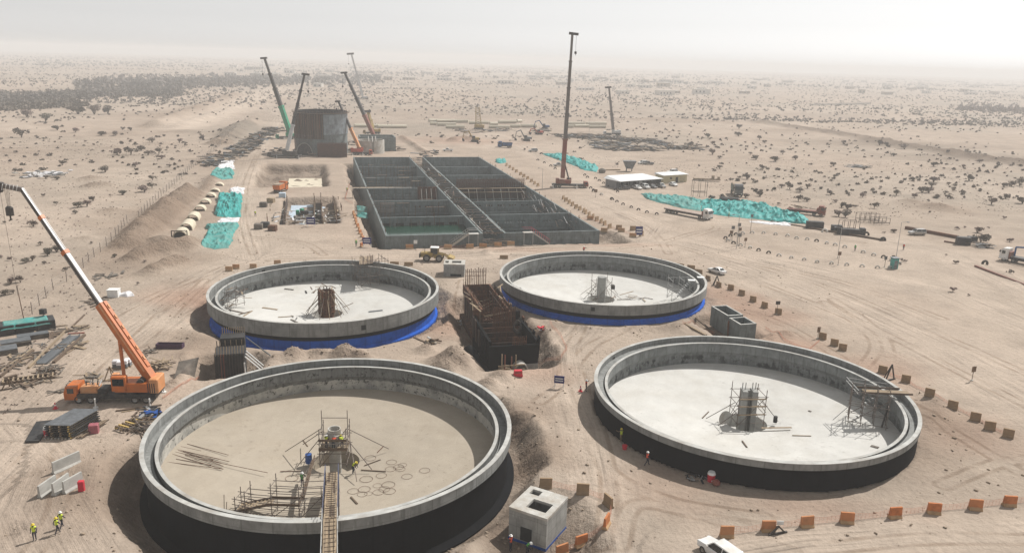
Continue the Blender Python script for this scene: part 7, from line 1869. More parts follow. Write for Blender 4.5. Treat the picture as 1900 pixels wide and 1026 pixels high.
# ------------------------------------------------------------------ rods and hoops on the tank floors
def floor_pt(px, py, z=-1.1): return G(px, py, z)
t = empty('rod_bundle', floor_pt(370, 850, -.95)); tag(t, 'loose bundle of dark steel rods on the tan tank floor', 'rods')
zoomf = lambda x, y: (x*.3737+250, y*.3737+650)
for a, b_ in (((170, 512), (440, 590)), ((200, 490), (470, 553)), ((185, 515), (400, 580)), ((215, 497), (430, 560)), ((240, 500), (420, 540)), ((160, 555), (440, 590)), ((260, 465), (465, 520)), ((230, 478), (330, 500)), ((300, 535), (660, 608)), ((205, 540), (380, 570)), ((250, 520), (440, 575)), ((200, 505), (390, 545))):
    rod('rod', floor_pt(*zoomf(*a), -.9)+Vector((0,0,.05)), floor_pt(*zoomf(*b_), -1.05)+Vector((0,0,.05)), .036, M['rebar'], t, 5)
HM = None
hoops = [(1275, 556, 1), (1270, 590, 1), (1310, 580, 1), (1330, 570, .8), (1320, 590, .9), (1440, 597, 1), (1352, 627, 1), (1225, 622, 1), (1150, 640, 1.2), (1260, 668, 1.2), (1265, 700, 1.1), (1205, 672, .8), (1140, 690, 1.1), (1210, 705, 1), (1160, 712, .7), (1085, 700, 1), (1130, 715, .9), (1170, 536, 1.1), (780, 635, 1.2), (1240, 690, 1)]
b = MB()
vs = []; n_ = 22
for i in range(n_):
    a = 2*math.pi*i/n_; a2 = 2*math.pi*(i+1)/n_; b.tube((math.cos(a), math.sin(a), 0), (math.cos(a2), math.sin(a2), 0), .032, 4, cap=False)
HM = b.mesh('hoop', M['rebar'])
for i, (x, y, s_) in enumerate(hoops):
    px, py = zoomf(x, y); p = G(px, py, -1.42); d_ = math.hypot(p.x-ca.x, p.y-ca.y); p = G(px, py, -1.75+.0555*max(0, d_-3)); p.z += .06
    tag(inst('rebar_hoop', HM, None, p, 0, s_*.62), 'round steel rebar hoop lying on the tan tank floor', 'rebar hoop', 'rebar hoops on the tan tank floor')
def boards_on_floor(c, specs, label):
    for i, (pa, pb_, w, m) in enumerate(specs):
        def zf(q): 
            p_ = G(q[0], q[1], -1.2); d_ = math.hypot(p_.x-c.x, p_.y-c.y); p_ = G(q[0], q[1], -1.75+.0555*max(0, d_-3)); p_.z += .06; return p_
        e = empty('floor_board', zf(pa)); tag(e, ORD[i]+' '+label, 'board'); plank('board', zf(pa), zf(pb_), w, .07, M[m], e)
boards_on_floor(TANKS['C'], [((487, 571), (515, 575), .5, 'wood'), ((516, 589), (545, 587), .25, 'wood'), ((684, 579), (710, 576), .6, 'steel'), ((540, 593), (552, 599), .35, 'debris'), ((440, 585), (465, 578), .35, 'wood_dark'), ((450, 588), (468, 577), .3, 'wood'), ((425, 575), (455, 582), .4, 'tube'), ((567, 540), (569, 545), .3, 'blackply'), ((528, 536), (545, 538), .3, 'debris'), ((636, 571), (655, 563), .2, 'wood_dark')], 'loose board from a scatter on the floor of the formwork-column tank')
boards_on_floor(TANKS['B'], [((1303, 776), (1315, 764), .15, 'wood_dark'), ((1377, 818), (1386, 830), .18, 'wood_dark'), ((1616, 827), (1630, 831), .5, 'debris'), ((1470, 808), (1505, 809), .12, 'wood'), ((1500, 762), (1505, 764), .3, 'debris')], 'loose stick from a scatter on the white floor of the lower-right tank')
boards_on_floor(TANKS['D'], [((1100, 557), (1118, 552), .25, 'wood_dark'), ((1150, 548), (1175, 541), .25, 'wood'), ((1145, 556), (1170, 556), .2, 'wood_dark'), ((1088, 543), (1097, 546), .3, 'debris'), ((963, 534), (966, 536), .5, 'blackply')], 'loose stick from a scatter on the floor of the slim-column tank')
boards_on_floor(TANKS['A'], [((562, 817), (571, 829), .14, 'wood_dark'), ((651, 922), (663, 935), .2, 'wood_dark'), ((670, 872), (716, 875), .12, 'wood_dark'), ((676, 864), (706, 853), .12, 'wood_dark'), ((700, 840), (712, 828), .08, 'rebar'), ((520, 875), (560, 874), .06, 'rebar')], 'thin board from a scatter on the tan tank floor')

# ------------------------------------------------------------------ the shored pit and slab left of the basins
cS = (G(535, 333, -3.3)+G(595, 331, -3.3)+G(597, 349, -3.3)+G(536, 351, -3.3))/4
u_, v_ = uv_of(cS)
t = empty('blinding_slab', UV(u_, v_, -3.5), TH); tag(t, 'cream rectangular blinding slab on the floor of the upper left pit', 'concrete slab'); MB().cbox(-6.6, 6.6, -12.5, 12.5, 0, .45, .15).build('slab', M['cream_slab'], t)
t = empty('shored_pit', UV(-2, 230, -2.6), TH); tag(t, 'shored rectangular pit with pale blue liner and clutter of props', 'shored pit')
MB().box(-6.2, 1.2, 21, 42, -.1, .06).build('liner_sheet', M['liner'], t); MB().box(3.8, 7.2, 21, 42, -.1, .06).build('liner_sheet', M['liner'], t); MB().box(1.6, 3.4, 18, 41, 0, .9).build('dark_trench', M['debris'], t)
for x in (-7.4, 1.35, 3.55, 7.5): MB().box(x-.12, x+.12, 0, 42, 0, 3.2).build('shoring_wall', M['wood_dark'] if x > 0 else M['ply'], t)
def locp(x, y, z): return UV(-2, 230, -2.6)+Matrix.Rotation(TH, 3, 'Z') @ Vector((x, y, z))
for i in range(130):
    x = random.uniform(-11, 8.5); y = random.uniform(-1, 20); z = random.uniform(.3, 3.0); a = random.choice([0, math.pi/2])+random.gauss(0, .35); L_ = random.uniform(1.5, 4.5)
    plank('prop', locp(x, y, z), locp(x+L_*math.cos(a), y+L_*math.sin(a), z+random.uniform(-.6,.6)), random.uniform(.15,.5), .12, random.choice([M['wood'], M['conc_pale'], M['white_sheet'], M['white_sheet'], M['debris'], M['conc_pale'], M['liner']]), t)
for i in range(46):
    x = random.choice([-7.4, -12, 1.4, 3.6, 7.6, 9.5])+random.uniform(-.3,.3); y = random.uniform(-1, 40); p = locp(x, y, 0); rod('post', p, p+Vector((0,0,random.uniform(3.2, 4.8))), .12, random.choice([M['wood_dark'], M['rust'], M['wood']]), t, 5)
for i in range(14): MB().cbox(-.5, .5, -.6, .6, 0, 1.2, .1).build('machine_box', random.choice([M['green_paint'], M['steel'], M['dark_steel'], M['white_sheet']]), t, (random.uniform(-5, 7), random.uniform(8, 20), random.uniform(.2, 2.2)), random.uniform(0, 3))
for i, (px, py, m) in enumerate(((480, 425, 'debris'), (492, 422, 'blackply'), (506, 428, 'rust'), (489, 384, 'debris'), (524, 366, 'liner'), (503, 376, 'wood'))):
    t = simple('tool_chest', ORD[i]+' small dark box or chest on the left lip of the shored pit', 'box', MB().cbox(-1.1, 1.1, -.9, .9, 0, 1.5, .1), M[m], GZ(px, py), random.uniform(-.3,.3), 'boxes on the lip of the shored pit')
# ------------------------------------------------------------------ precast culvert arches half buried in the bank
def arch(px, py, Lc, bury, label, end=False):
    t = empty('culvert_arch', GZ(px, py, -bury), TH); tag(t, label, 'culvert', 'cream culvert arches in the bank')
    prof = [(1.7*math.cos(math.pi*i/10), .9+1.5*math.sin(math.pi*i/10)) for i in range(11)]; prof = [(1.7, 0)]+prof+[(-1.7, 0)]; inn = [(x*.86, z*.9) for x, z in prof[::-1]]
    b = MB(); n_ = len(prof)
    for y in (0, Lc): b.v += [(x, y, z) for x, z in prof]+[(x, y, z) for x, z in inn[::-1]]
    for i in range(n_-1): b.f += [(i, i+1, 2*n_+i+1, 2*n_+i), (n_+i+1, n_+i, 3*n_+i, 3*n_+i+1), (i+1, i, n_+i, n_+i+1), (2*n_+i, 2*n_+i+1, 3*n_+i+1, 3*n_+i)]; b.m += [0]*4
    recalc(b.build('shell', M['culvert'], t, smooth=40))
    if end:
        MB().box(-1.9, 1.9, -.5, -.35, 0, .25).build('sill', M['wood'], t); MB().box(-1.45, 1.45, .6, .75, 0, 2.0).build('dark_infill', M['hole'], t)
        for x in (-1.85, 1.85): MB().box(x-.12, x+.12, -.5, -.3, 0, 2.5).build('frame_post', M['boom_dark'], t)
        MB().box(-1.9, 1.9, -.45, -.3, 2.4, 2.6).build('frame_head', M['boom_dark'], t)
for i, (px, py, L_, bu) in enumerate(((334, 444, 5.0, .2), (345, 428, 7.0, .45), (357, 410, 5.5, .6), (370, 392, 3.6, .9), (380, 379, 3.6, 1.0), (390, 367, 3.6, 1.1), (398, 356, 2.6, 1.4), (406, 345, 3.0, 1.4))):
    arch(px, py, L_, bu, ORD[i]+' cream culvert arch counted from the dark open end', i == 0)
# ------------------------------------------------------------------ wire fence on the left
fp = [(60, 583), (86, 553), (99, 538), (124, 523), (155, 497), (175, 477), (198, 457), (215, 439), (236, 414), (258, 404), (279, 383), (304, 360), (337, 330), (355, 313), (380, 295), (416, 255), (440, 236)]
t = empty('wire_fence', GZ(*fp[0])); tag(t, 'thin wire fence on steel posts across the left desert', 'fence')
q = [GZ(*p) for p in fp]; posts = []
for a, b_ in zip(q[:-1], q[1:]):
    n_ = max(1, int((b_-a).length/4.5))
    for k in range(n_): p = a.lerp(b_, k/n_); posts.append(on(p.x, p.y))
for i, p in enumerate(posts):
    rod('post', p, p+Vector((random.uniform(-.1,.1), 0, 2.3)), .07, M['tube'], t, 5)
    if i:
        o = posts[i-1]
        for z in (.5, 1.1, 1.7, 2.2): rod('wire', o+Vector((0,0,z)), p+Vector((0,0,z)), .012, M['tube_pale'], t, 4)
# ------------------------------------------------------------------ red-orange safety netting
def net(pts, h, label):
    P = [GZ(*p) for p in pts]; c_ = P[0]; t = empty('safety_net', c_); tag(t, label, 'safety net'); b = MB()
    for a, e in zip(P[:-1], P[1:]):
        L_ = (e-a).length; n_ = max(2, int(L_/.45))
        for z in np.linspace(.08, h, 5):
            prev = None
            for k in range(n_+1):
                f_ = k/n_; p = a.lerp(e, f_); p = Vector((p.x, p.y, HZ(p.x, p.y)+z*(1-.35*math.sin(math.pi*f_))))-c_
                if prev is not None: b.bar(prev, p, .012, .022)
                prev = p
        for k in range(n_+1):
            f_ = k/n_; p = a.lerp(e, f_); g_ = HZ(p.x, p.y); s_ = 1-.35*math.sin(math.pi*f_); b.bar(Vector((p.x, p.y, g_+.05))-c_, Vector((p.x, p.y, g_+h*s_))-c_, .014, .012)
    tag(b.build('netting', M['orange_net'], t), kind='stuff')
net([(1358, 991), (1425, 981), (1497, 973), (1571, 966), (1660, 956), (1732, 948), (1809, 941), (1872, 934), (1915, 930)], 1.0, 'sagging pink-orange net strung along the lower right barriers')
net([(1018, 902), (1081, 912), (1128, 930), (1134, 955), (1122, 980), (1080, 1008), (1043, 1026)], .9, 'pink-orange net strung round the pale concrete chamber')
net([(1020, 600), (1040, 625), (1052, 650), (1040, 668), (1000, 680), (975, 684)], .9, 'faint orange net edging the pump chamber hollow')
net([(1265, 602), (1290, 600), (1325, 620)], .7, 'crumpled red net by the heavy timber beams')
net([(1420, 610), (1460, 635), (1500, 650), (1520, 634)], .5, 'red net lying on the sand behind the lower-right tank')
net([(1637, 690), (1680, 706), (1724, 730), (1767, 754), (1809, 776), (1836, 793), (1868, 808)], .6, 'low red net strung along the tan barriers at the right')
net([(302, 740), (320, 727), (345, 712), (370, 702)], .5, 'crumpled red net behind the truck crane')
net([(722, 461), (800, 461), (872, 459), (948, 454), (1012, 451), (1093, 446), (1180, 440)], .8, 'pink-orange net along the basin front')
net([(650, 330), (652, 350), (640, 372), (655, 380)], 1.2, 'red-white netting on the bank left of the basins')
# ------------------------------------------------------------------ office, cabin, hopper, frames, tanks on the right
pA, pB = GZ(1150, 352), GZ(1226, 346); rz = math.atan2(pB.y-pA.y, pB.x-pA.x); W_ = (pB-pA).length
t = empty('site_office', pA, rz); tag(t, 'low site office with bright white roof and open shaded front', 'office building')
for x0, x1, y0, y1 in ((0, .2, 2.2, 9), (W_-.2, W_, 0, 9), (.2, W_-.2, 8.8, 9), (.2, W_-.2, 3.0, 3.2)): MB().box(x0, x1, y0, y1, 0, 3.0).build('wall', M['wall_grey'], t)
for k in range(5): MB().box(2+k*3.4, 4+k*3.4, 2.98, 2.999, .9, 2.2).build('window', M['glass'], t)
MB().box(W_*.58, W_*.58+1.6, 2.97, 2.998, 0, 2.2).build('door', M['sign_white'], t)
for k in range(6): MB().box(k*(W_-.3)/5, k*(W_-.3)/5+.25, 0, .25, 0, 3.0).build('post', M['steel'], t)
recalc(MB().hexa([(-.5, -.6, 3.0), (W_+.5, -.6, 3.0), (W_+.5, 9.6, 3.0), (-.5, 9.6, 3.0)], [(-.5, -.6, 3.2), (W_+.5, -.6, 3.2), (W_-1.5, 9.6, 4.0), (1.0, 9.6, 4.0)]).build('roof', M['roof_white'], t))
pA, pB = GZ(1230, 341), GZ(1274, 338); rz = math.atan2(pB.y-pA.y, pB.x-pA.x); W_ = (pB-pA).length
t = empty('site_cabin', pA, rz); tag(t, 'cream site cabin with white roof and open dark door', 'cabin')
MB().cbox(0, W_, 0, 5, 0, 3.2, .05).build('wall', M['cabin_cream'], t); recalc(MB().hexa([(-.4, -.5, 3.2), (W_+.4, -.5, 3.2), (W_+.4, 5.4, 3.2), (-.4, 5.4, 3.2)], [(-.4, -.5, 3.35), (W_+.4, -.5, 3.35), (W_, 5.4, 3.8), (0, 5.4, 3.8)]).build('roof', M['roof_white'], t))
MB().box(W_*.52, W_*.62, -.03, .01, 0, 2.3).build('door', M['hole'], t); MB().box(W_*.28, W_*.36, -.03, .01, 1.6, 2.4).build('window', M['glass'], t)
for k in range(4): MB().box(W_*.72+k*.7, W_*.72+.08+k*.7, -.06, -.005, .3, 2.4).build('rail', M['wood'], t)
t = empty('grit_hopper', GZ(1167, 318)); tag(t, 'dark wedge-shaped steel hopper behind the office roof', 'hopper'); recalc(MB().hexa([(-1.4, -1, 1.2), (1.4, -1, 1.2), (1.4, 1, 1.2), (-1.4, 1, 1.2)], [(-2.9, -1.6, 4.6), (2.9, -1.6, 4.6), (2.9, 1.6, 4.6), (-2.9, 1.6, 4.6)]).build('hopper', M['steel'], t))
for x in (-1.2, 1.2):
    for y in (-.8, .8): MB().bar((x, y, 0), (x, y, 1.3), .2).build('leg', M['steel'], t)
def gantry(px, py, w, h, label, n_=2):
    t = empty('open_gantry', GZ(px, py), .05); tag(t, label, 'steel frame')
    for k in range(n_+1):
        for y in (0, 2.4): MB().bar((-w/2+w*k/n_, y, 0), (-w/2+w*k/n_, y, h), .12).build('post', M['tube'], t)
    for y in (0, 2.4): MB().bar((-w/2, y, h), (w/2, y, h), .12).build('beam', M['tube'], t); MB().bar((-w/2, y, h*.3), (w/2, y, h*.3), .2).build('beam', M['tube'], t)
gantry(1298, 366, 5.0, 6.0, 'open steel frame standing behind the teal tarpaulin'); gantry(1612, 413, 6.5, 2.8, 'low open steel frame on the right desert edge', 4); gantry(1636, 417, 5, 2.0, 'second low steel frame over a dark pit cover', 2); gantry(1577, 433, 5.2, 3.6, 'tall thin posts round the black crate by the kerb beam', 3)
for i, (px, py, L_, h) in enumerate(((1511, 424, 5.0, 2.2), (1578, 436, 6.0, 1.8), (1599, 437, 1.6, 2.2), (1550, 430, 2.6, 2.0), (1557, 434, 1.2, 2.6), (1470, 397, 0.1, .1), (1786, 454, 3.6, 2.2), (1803, 449, 2.4, 1.6))):
    if L_ < 1: continue
    simple('black_crate', ORD[i]+' black crate from the left along the right-hand road', 'crate', MB().cbox(-L_/2, L_/2, -.9, .9, 0, h, .12), M['blackply'], GZ(px, py), -.2, 'black crates along the right-hand road')
simple('long_trailer', 'low trailer frame lying on the sand right of the cream cabin', 'trailer', MB().box(-5.5, 5.5, -1, 1, .5, 1.1).box(2, 3, -.8, .8, 1.1, 2.4).box(4.4, 5.3, -.8, .8, 1.1, 2.0).tube((-3, -1, .5), (-3, 1, .5), .5, 10).tube((-1.6, -1, .5), (-1.6, 1, .5), .5, 10), M['stone'], GZ(1311, 336), -.1)
simple('black_tank_cover', 'black sheet-covered heap behind the teal tarpaulin', 'covered heap', MB().cbox(-3.5, 3.5, -1, 1, 0, 1.6, .4), M['blackply'], GZ(1353, 375), -.15)
simple('round_hedge', 'small clipped dark green hedge beside the office yard', 'hedge', MB().ball((0, 0, .8), 1.6, 10, 6, .8), M['leaf_far'], GZ(1117, 321))
# ------------------------------------------------------------------ rows of pale pipes and scrap rows beyond the basins
Pz = lambda l: [(780+a*.1949, 780+b_*.1949, 180+y*.1949) for a, b_, y in l]
for i, (a, b_, y) in enumerate(Pz([(80, 150, 240), (152, 328, 242), (332, 458, 246), (462, 650, 260), (738, 915, 252), (917, 962, 244), (92, 154, 268), (160, 338, 276), (658, 733, 270), (650, 850, 304), (855, 955, 292), (960, 1110, 290), (1405, 1565, 268), (1575, 1770, 268), (1400, 1460, 296), (1465, 1602, 292), (1605, 1765, 298), (240, 420, 300)]) + [(657, 700, 236.5), (700, 754, 238)]):
    p, q = GZ(a, y), GZ(b_, y); r_ = 1.15
    t = empty('large_pipe', p); tag(t, ORD[i]+' cream pipe, counted row by row from the left, beyond the basins', 'pipe', 'cream pipes laid out beyond the basins')
    rod('pipe_barrel', p+Vector((0,0,r_)), q+Vector((0,0,r_)), r_, M['pipe'], t, 14); rod('collar', p+Vector((0,0,r_))+(q-p)*.02, p+Vector((0,0,r_))+(q-p)*.07, r_*1.1, M['pipe'], t, 14)
def scrap_row(pts, label, group, n_, size):
    for i, (px, py) in enumerate(pts):
        p = GZ(px, py); t = empty('formwork_pile', p); tag(t, ORD[i]+' '+label, 'formwork pile', group)
        for k in range(n_):
            c_ = p+Vector((random.gauss(0, size*.6), random.gauss(0, size*.55), random.uniform(.1, 2.0))); a = random.choice([.25, 1.8])+random.gauss(0, .3); d_ = Vector((math.cos(a), math.sin(a), random.uniform(-.08,.08)))*random.uniform(.8, 2.2)*size/3
            plank('panel', c_-d_, c_+d_, random.uniform(.5, 1.8), random.uniform(.1, .5), M[random.choice(['debris', 'debris', 'blackply', 'wood_dark', 'steel', 'stone'])], t)
scrap_row([(392, 306), (405, 300), (418, 294), (432, 290), (445, 285), (457, 279), (468, 272), (478, 265), (488, 258), (497, 251), (508, 246), (440, 277), (455, 268), (470, 259), (484, 250), (500, 242), (515, 243), (390, 300)], 'dark formwork pile counted from the nearest, along the left haul road', 'dark formwork piles along the left haul road', 22, 4.0)
scrap_row([(1040, 254), (1055, 255), (1070, 253), (1085, 256), (1100, 256), (1115, 257), (1130, 258), (1145, 259), (1160, 261), (1175, 264), (1190, 262), (1205, 264), (1220, 267), (1232, 270), (1110, 266), (1128, 268), (1146, 271), (1165, 273), (1120, 276), (1145, 278), (1170, 279), (1195, 278), (1210, 279), (1245, 275), (1255, 277), (1280, 277)], 'dark scrap pile counted from the left, in the rows behind the red crane', 'dark scrap rows behind the red crane', 18, 5.6)
scrap_row([(850, 243), (870, 246), (900, 246), (920, 243), (940, 243), (1000, 246), (1016, 243)], 'dark pile from the left among the cream pipes', 'dark piles among the cream pipes', 10, 5.0)
scrap_row([(560, 285), (572, 282), (584, 288), (655, 282), (650, 268), (520, 281), (505, 286), (735, 280), (800, 285), (790, 290)], 'dark pile from the left at the foot of the tall round tank', 'dark piles round the tall round tank', 9, 3.0)
# ------------------------------------------------------------------ scrub: bushes and far town
def bush_mesh(seed, w, h, n, leafm, stems=7, umbrella=.5, leaf=.16):
    rg = random.Random(seed); b = MB(); tr = MB()
    for k in range(stems):
        a = rg.uniform(0, 6.28); r_ = rg.uniform(.2, 1)*w*.42; top = Vector((r_*math.cos(a), r_*math.sin(a), h*rg.uniform(.55, .95))); mid = Vector((top.x*.4+rg.uniform(-.1,.1)*w, top.y*.4+rg.uniform(-.1,.1)*w, h*.4))
        tr.tube((0,0,-.1), mid, .035*w/2+.02, 4, .02*w/2+.015, cap=False); tr.tube(mid, top, .02*w/2+.015, 3, .01, cap=False)
        for q in range(2):
            e = mid.lerp(top, rg.uniform(.2,.8)); tr.tube(e, e+Vector((rg.gauss(0,.2)*w, rg.gauss(0,.2)*w, rg.uniform(.05,.3)*h)), .012*w/2+.01, 3, .006, cap=False)
    lobes = [(rg.uniform(-.33,.33)*w, rg.uniform(-.33,.33)*w, h*rg.uniform(.45,.8), w*rg.uniform(.16,.3)) for _ in range(7)]
    for i in range(n):
        lx, ly, lz, lr = rg.choice(lobes)
        d_ = Vector((rg.gauss(0,1), rg.gauss(0,1), rg.gauss(0,.7))).normalized()*lr*rg.uniform(.35,1)**.5
        c_ = Vector((lx, ly, lz))+Vector((d_.x, d_.y, d_.z*.75)); c_.z = max(.12*h, c_.z)
        u_ = Vector((rg.gauss(0,1), rg.gauss(0,1), rg.gauss(0,1))).normalized(); v_ = u_.orthogonal().normalized(); s_ = leaf*rg.uniform(.5,1.4)*w/2.2
        b.add([c_-u_*s_, c_+v_*s_*.6, c_+u_*s_, c_-v_*s_*.6], [(0,1,2,3)])
    return b.mesh('crown', leafm), tr.mesh('stems', M['bark'])
BM = [bush_mesh(100+i, 2.2, [1.5, 1.9, 1.3, 2.2, 1.6, 1.2][i % 6], 330, M['leaf'] if i % 3 else M['leaf_grey'], leaf=.17) for i in range(9)]
BF = [bush_mesh(300+i, 2.2, [1.6, 1.9, 1.4][i % 3], 110, M['leaf'] if i % 2 else M['leaf_grey'], 4, leaf=.28) for i in range(6)]
near = [(50,218,26),(85,226,22),(145,212,28),(175,213,24),(200,212,24),(107,242,18),(140,246,14),(40,256,22),(188,252,18),(215,252,16),(227,242,9),(282,265,20),(333,265,12),(376,260,14),(243,243,12),(218,288,22),(243,288,20),(262,280,18),(275,288,16),(295,286,14),(195,320,22),(251,310,12),(116,307,14),(106,334,14),(85,332,12),(283,335,12),(315,310,12),(300,295,14),
 (82,365,9),(145,385,22),(162,383,18),(173,373,16),(228,362,18),(268,356,22),(282,350,14),(140,397,12),(62,420,20),(8,415,8),(48,488,18),(60,484,14),(88,474,22),(105,468,24),(2,478,10),(75,455,10),(82,490,10),(20,527,26),(38,524,16),(10,547,22),(25,545,12),(90,470,16),
 (1542,362,17),(1605,360,10),(1663,363,14),(1693,336,14),(1732,338,20),(1728,348,14),(1711,358,20),(1723,358,18),(1798,336,18),(1862,347,18),(1876,346,18),(1892,345,18),(1732,309,17),(1787,312,12),(1634,350,8),(1546,308,12),(1564,268,11),(1632,270,16),(1645,272,14),(1678,277,20),(1525,285,9),(1658,290,11),(1817,302,12),
 (1335,314,11),(1335,294,11),(1322,287,15),(1403,297,16),(1439,300,22),(1476,297,13),(1415,316,13),(1386,333,19),(1370,253,14),(1409,260,10),(1419,266,9),(1452,287,12),(1392,288,9),(1314,256,15),(1322,268,11),(1278,275,14),(1294,272,9),(1224,247,6),(1371,240,11),(1106,217,9),
 (1556,402,20),(1568,403,24),(1561,385,18),(1600,366,14),(1622,387,14),(1658,431,14),(1697,367,13),(1740,368,11),(1758,368,12),(1839,380,19),(1865,369,17),(1897,378,22),(1813,432,20),(1820,451,26),(1830,447,18),(1873,449,13),(1760,344,9),(1768,355,9),
 (1320,372,16),(1338,372,17),(1410,365,19),(1383,367,15),(1481,374,15),(1497,374,17),(1450,348,13),(1465,352,13),(1484,357,18),(1498,350,13),(600,200,6),(1572,388,22),(1551,376,12)]
def site_clear(p):
    u, v = uv_of(p)
    if -22 < u < 110 and v < 440: return False
    if p.y < 330 and -36 < u < 30: return False
    if 75 < u < 150 and v < 340 and p.y < 380 and p.x < 88: return False
    if 60 < u < 200 and 500 < v < 640: return False
    return True
cnt = 0
L1 = 'dusty desert bush on the open sand left of the wire fence'; L2 = 'dusty desert bush on the open sand right of the site'
L3 = 'small scrub bush scattered on the far plain'
seen = []
for i, (px, py, w) in enumerate(near):
    p = GZ(px, py); ppm = FPX/max(20, math.hypot(p.y*math.cos(PITCH), 0)); s_ = w/ppm/2.0*.88
    cm, tm = BM[i % len(BM)] if w > 9 else BF[i % len(BF)]
    o = empty('desert_bush', p, random.uniform(0, 6.28)); o.scale = (s_, s_, s_*random.uniform(.8, 1.05)); inst('crown', cm, o); inst('stems', tm, o)
    sz = 'large' if w > 17 else 'middling' if w > 12 else 'small'
    tag(o, sz+' '+(L1 if px < 700 else L2)+(', farther off' if py < 290 else ', nearer'), 'bush', 'bushes left of the fence' if px < 700 else 'bushes on the right desert'); cnt += 1; seen.append((p.x, p.y))
rg = random.Random(21)
while cnt < 292:                       # further single bushes on the mid plain
    Yd = rg.uniform(150, 700); p = Vector((rg.uniform(-.72, .72)*Yd, Yd, 0))
    if not site_clear(p): continue
    if fbm(np.array([p.x]), np.array([p.y]), .02, 3)[0] < -.05: continue
    p.z = HZ(p.x, p.y); s_ = rg.uniform(.3, .75)
    cm, tm = BF[rg.randrange(len(BF))]
    o = inst('desert_bush', cm, None, p, rg.uniform(0, 6.28), (s_, s_, s_*.85))
    tag(o, 'small single scrub bush on the plain '+('left of the haul road' if p.x < -60 else 'right of the site' if p.x > 40 else 'straight beyond the site'), 'bush', 'small bushes on the plain'); cnt += 1
# the countless rest: one mass per kind of ground
def scatter(name, label, pts, sizes, m, n_leaf, seed, flat=.8, leaf=.5):
    r_ = np.random.default_rng(seed); nB = len(pts)
    base = r_.normal(size=(nB, n_leaf, 3)); base /= np.linalg.norm(base, axis=2, keepdims=True); base *= (r_.random((nB, n_leaf, 1))**.4)
    base[:, :, 2] = np.abs(base[:, :, 2])*flat+.15
    c_ = base*sizes[:, None, None]*.5*np.array([1, 1, 1.2])
    c_[:, :, :2] *= (1+.35*r_.normal(size=(nB, 1, 2))).clip(.5, 1.6)
    c_ += pts[:, None, :]
    u_ = r_.normal(size=(nB, n_leaf, 3)); u_ /= np.linalg.norm(u_, axis=2, keepdims=True); w_ = np.cross(u_, r_.normal(size=(nB, n_leaf, 3))); w_ /= np.linalg.norm(w_, axis=2, keepdims=True)
    s_ = (sizes[:, None, None]*leaf*.5*(.5+r_.random((nB, n_leaf, 1))))
    V = np.stack([c_-u_*s_, c_+w_*s_*.6, c_+u_*s_, c_-w_*s_*.6], 2).reshape(-1, 3).astype(np.float32)
    nq = len(V)//4; me = bpy.data.meshes.new(name); me.vertices.add(len(V)); me.vertices.foreach_set('co', V.ravel())
    me.loops.add(nq*4); me.loops.foreach_set('vertex_index', np.arange(nq*4, dtype=np.int32)); me.polygons.add(nq); me.polygons.foreach_set('loop_start', np.arange(0, nq*4, 4, dtype=np.int32)); me.update()
    me.materials.append(m); return tag(inst(name, me), label, kind='stuff')
def field(n_, y0, y1, xf, seed, thr, sc_, power=1.0):
    r_ = np.random.default_rng(seed); y = y0+(y1-y0)*r_.random(n_*3)**power; x = (r_.random(n_*3)*2-1)*xf*y
    k = fbm(x, y, sc_, 3)+.25*r_.normal(size=len(x)) > thr
    u = x*E1.x+y*E1.y; v = x*E2.x+y*E2.y
    k &= ~((u > -22) & (u < 110) & (v < 440)) & ~((y < 330) & (u > -36) & (u < 30)) & ~((u > 75) & (u < 150) & (v < 340) & (y < 380) & (x < 88)) & ~((u > 60) & (u < 200) & (v > 500) & (v < 640)) & ~((u > -40) & (u < 60) & (v < 560))
    d = np.clip((y-x*-.28-0)/1, 0, 1e9)
    x = x[k][:n_]; y = y[k][:n_]
    return np.stack([x, y, terrain_z(x, y)], 1)
P1 = field(1900, 300, 800, .75, 31, -.05, .012)
scatter('scrub_plain', 'countless small scrub bushes dotting the plain', P1, np.random.default_rng(1).uniform(.6, 2.0, len(P1)), M['leaf'], 26, 41)
P2 = field(10500, 700, 2200, .75, 32, -.1, .006, 1.3)
scatter('scrub_far', 'far scrub merging into the haze', P2, np.random.default_rng(2).uniform(1.2, 3.4, len(P2)), M['leaf_far'], 12, 42)
P3 = field(6000, 2000, 5200, .8, 33, -.1, .003, 1.2)
scatter('scrub_horizon', 'scrub belt near the hazy horizon', P3, np.random.default_rng(3).uniform(4, 9, len(P3)), M['leaf_far'], 8, 43)
tiny = field(5200, 90, 420, .8, 34, -.2, .03)
tu = tiny[:, 0]*E1.x+tiny[:, 1]*E1.y; tv = tiny[:, 0]*E2.x+tiny[:, 1]*E2.y; tiny = tiny[~((tu > 60) & (tv < 215))]
scatter('ground_tufts', 'tiny dry tufts and stones dotting the sand', tiny, np.random.default_rng(4).uniform(.2, .65, len(tiny)), M['leaf_grey'], 7, 44, .6)
r_ = np.random.default_rng(9)                       # dark thicket on the left
def belt(pts, wpx, n_):
    out = []
    for _ in range(n_):
        k = r_.random()*(len(pts)-1); i = int(k); f_ = k-i
        px = pts[i][0]*(1-f_)+pts[i+1][0]*f_; py = pts[i][1]*(1-f_)+pts[i+1][1]*f_
        p = G(px+r_.normal()*8, py+r_.normal()*wpx); 
        if p.y > 0: out.append((p.x, p.y))
    a = np.array(out); return np.stack([a[:, 0], a[:, 1], terrain_z(a[:, 0], a[:, 1])], 1)
B1 = belt([(-30, 186), (60, 184), (140, 178), (220, 172), (300, 172), (330, 170)], 4.6, 1900)
scatter('thicket', 'dark thicket of scrub trees along the left wadi', B1, r_.uniform(2.5, 5.5, len(B1)), M['leaf_far'], 18, 45, 1.1)
B2 = belt([(-30, 202), (40, 200), (110, 196), (150, 196)], 3.0, 260)
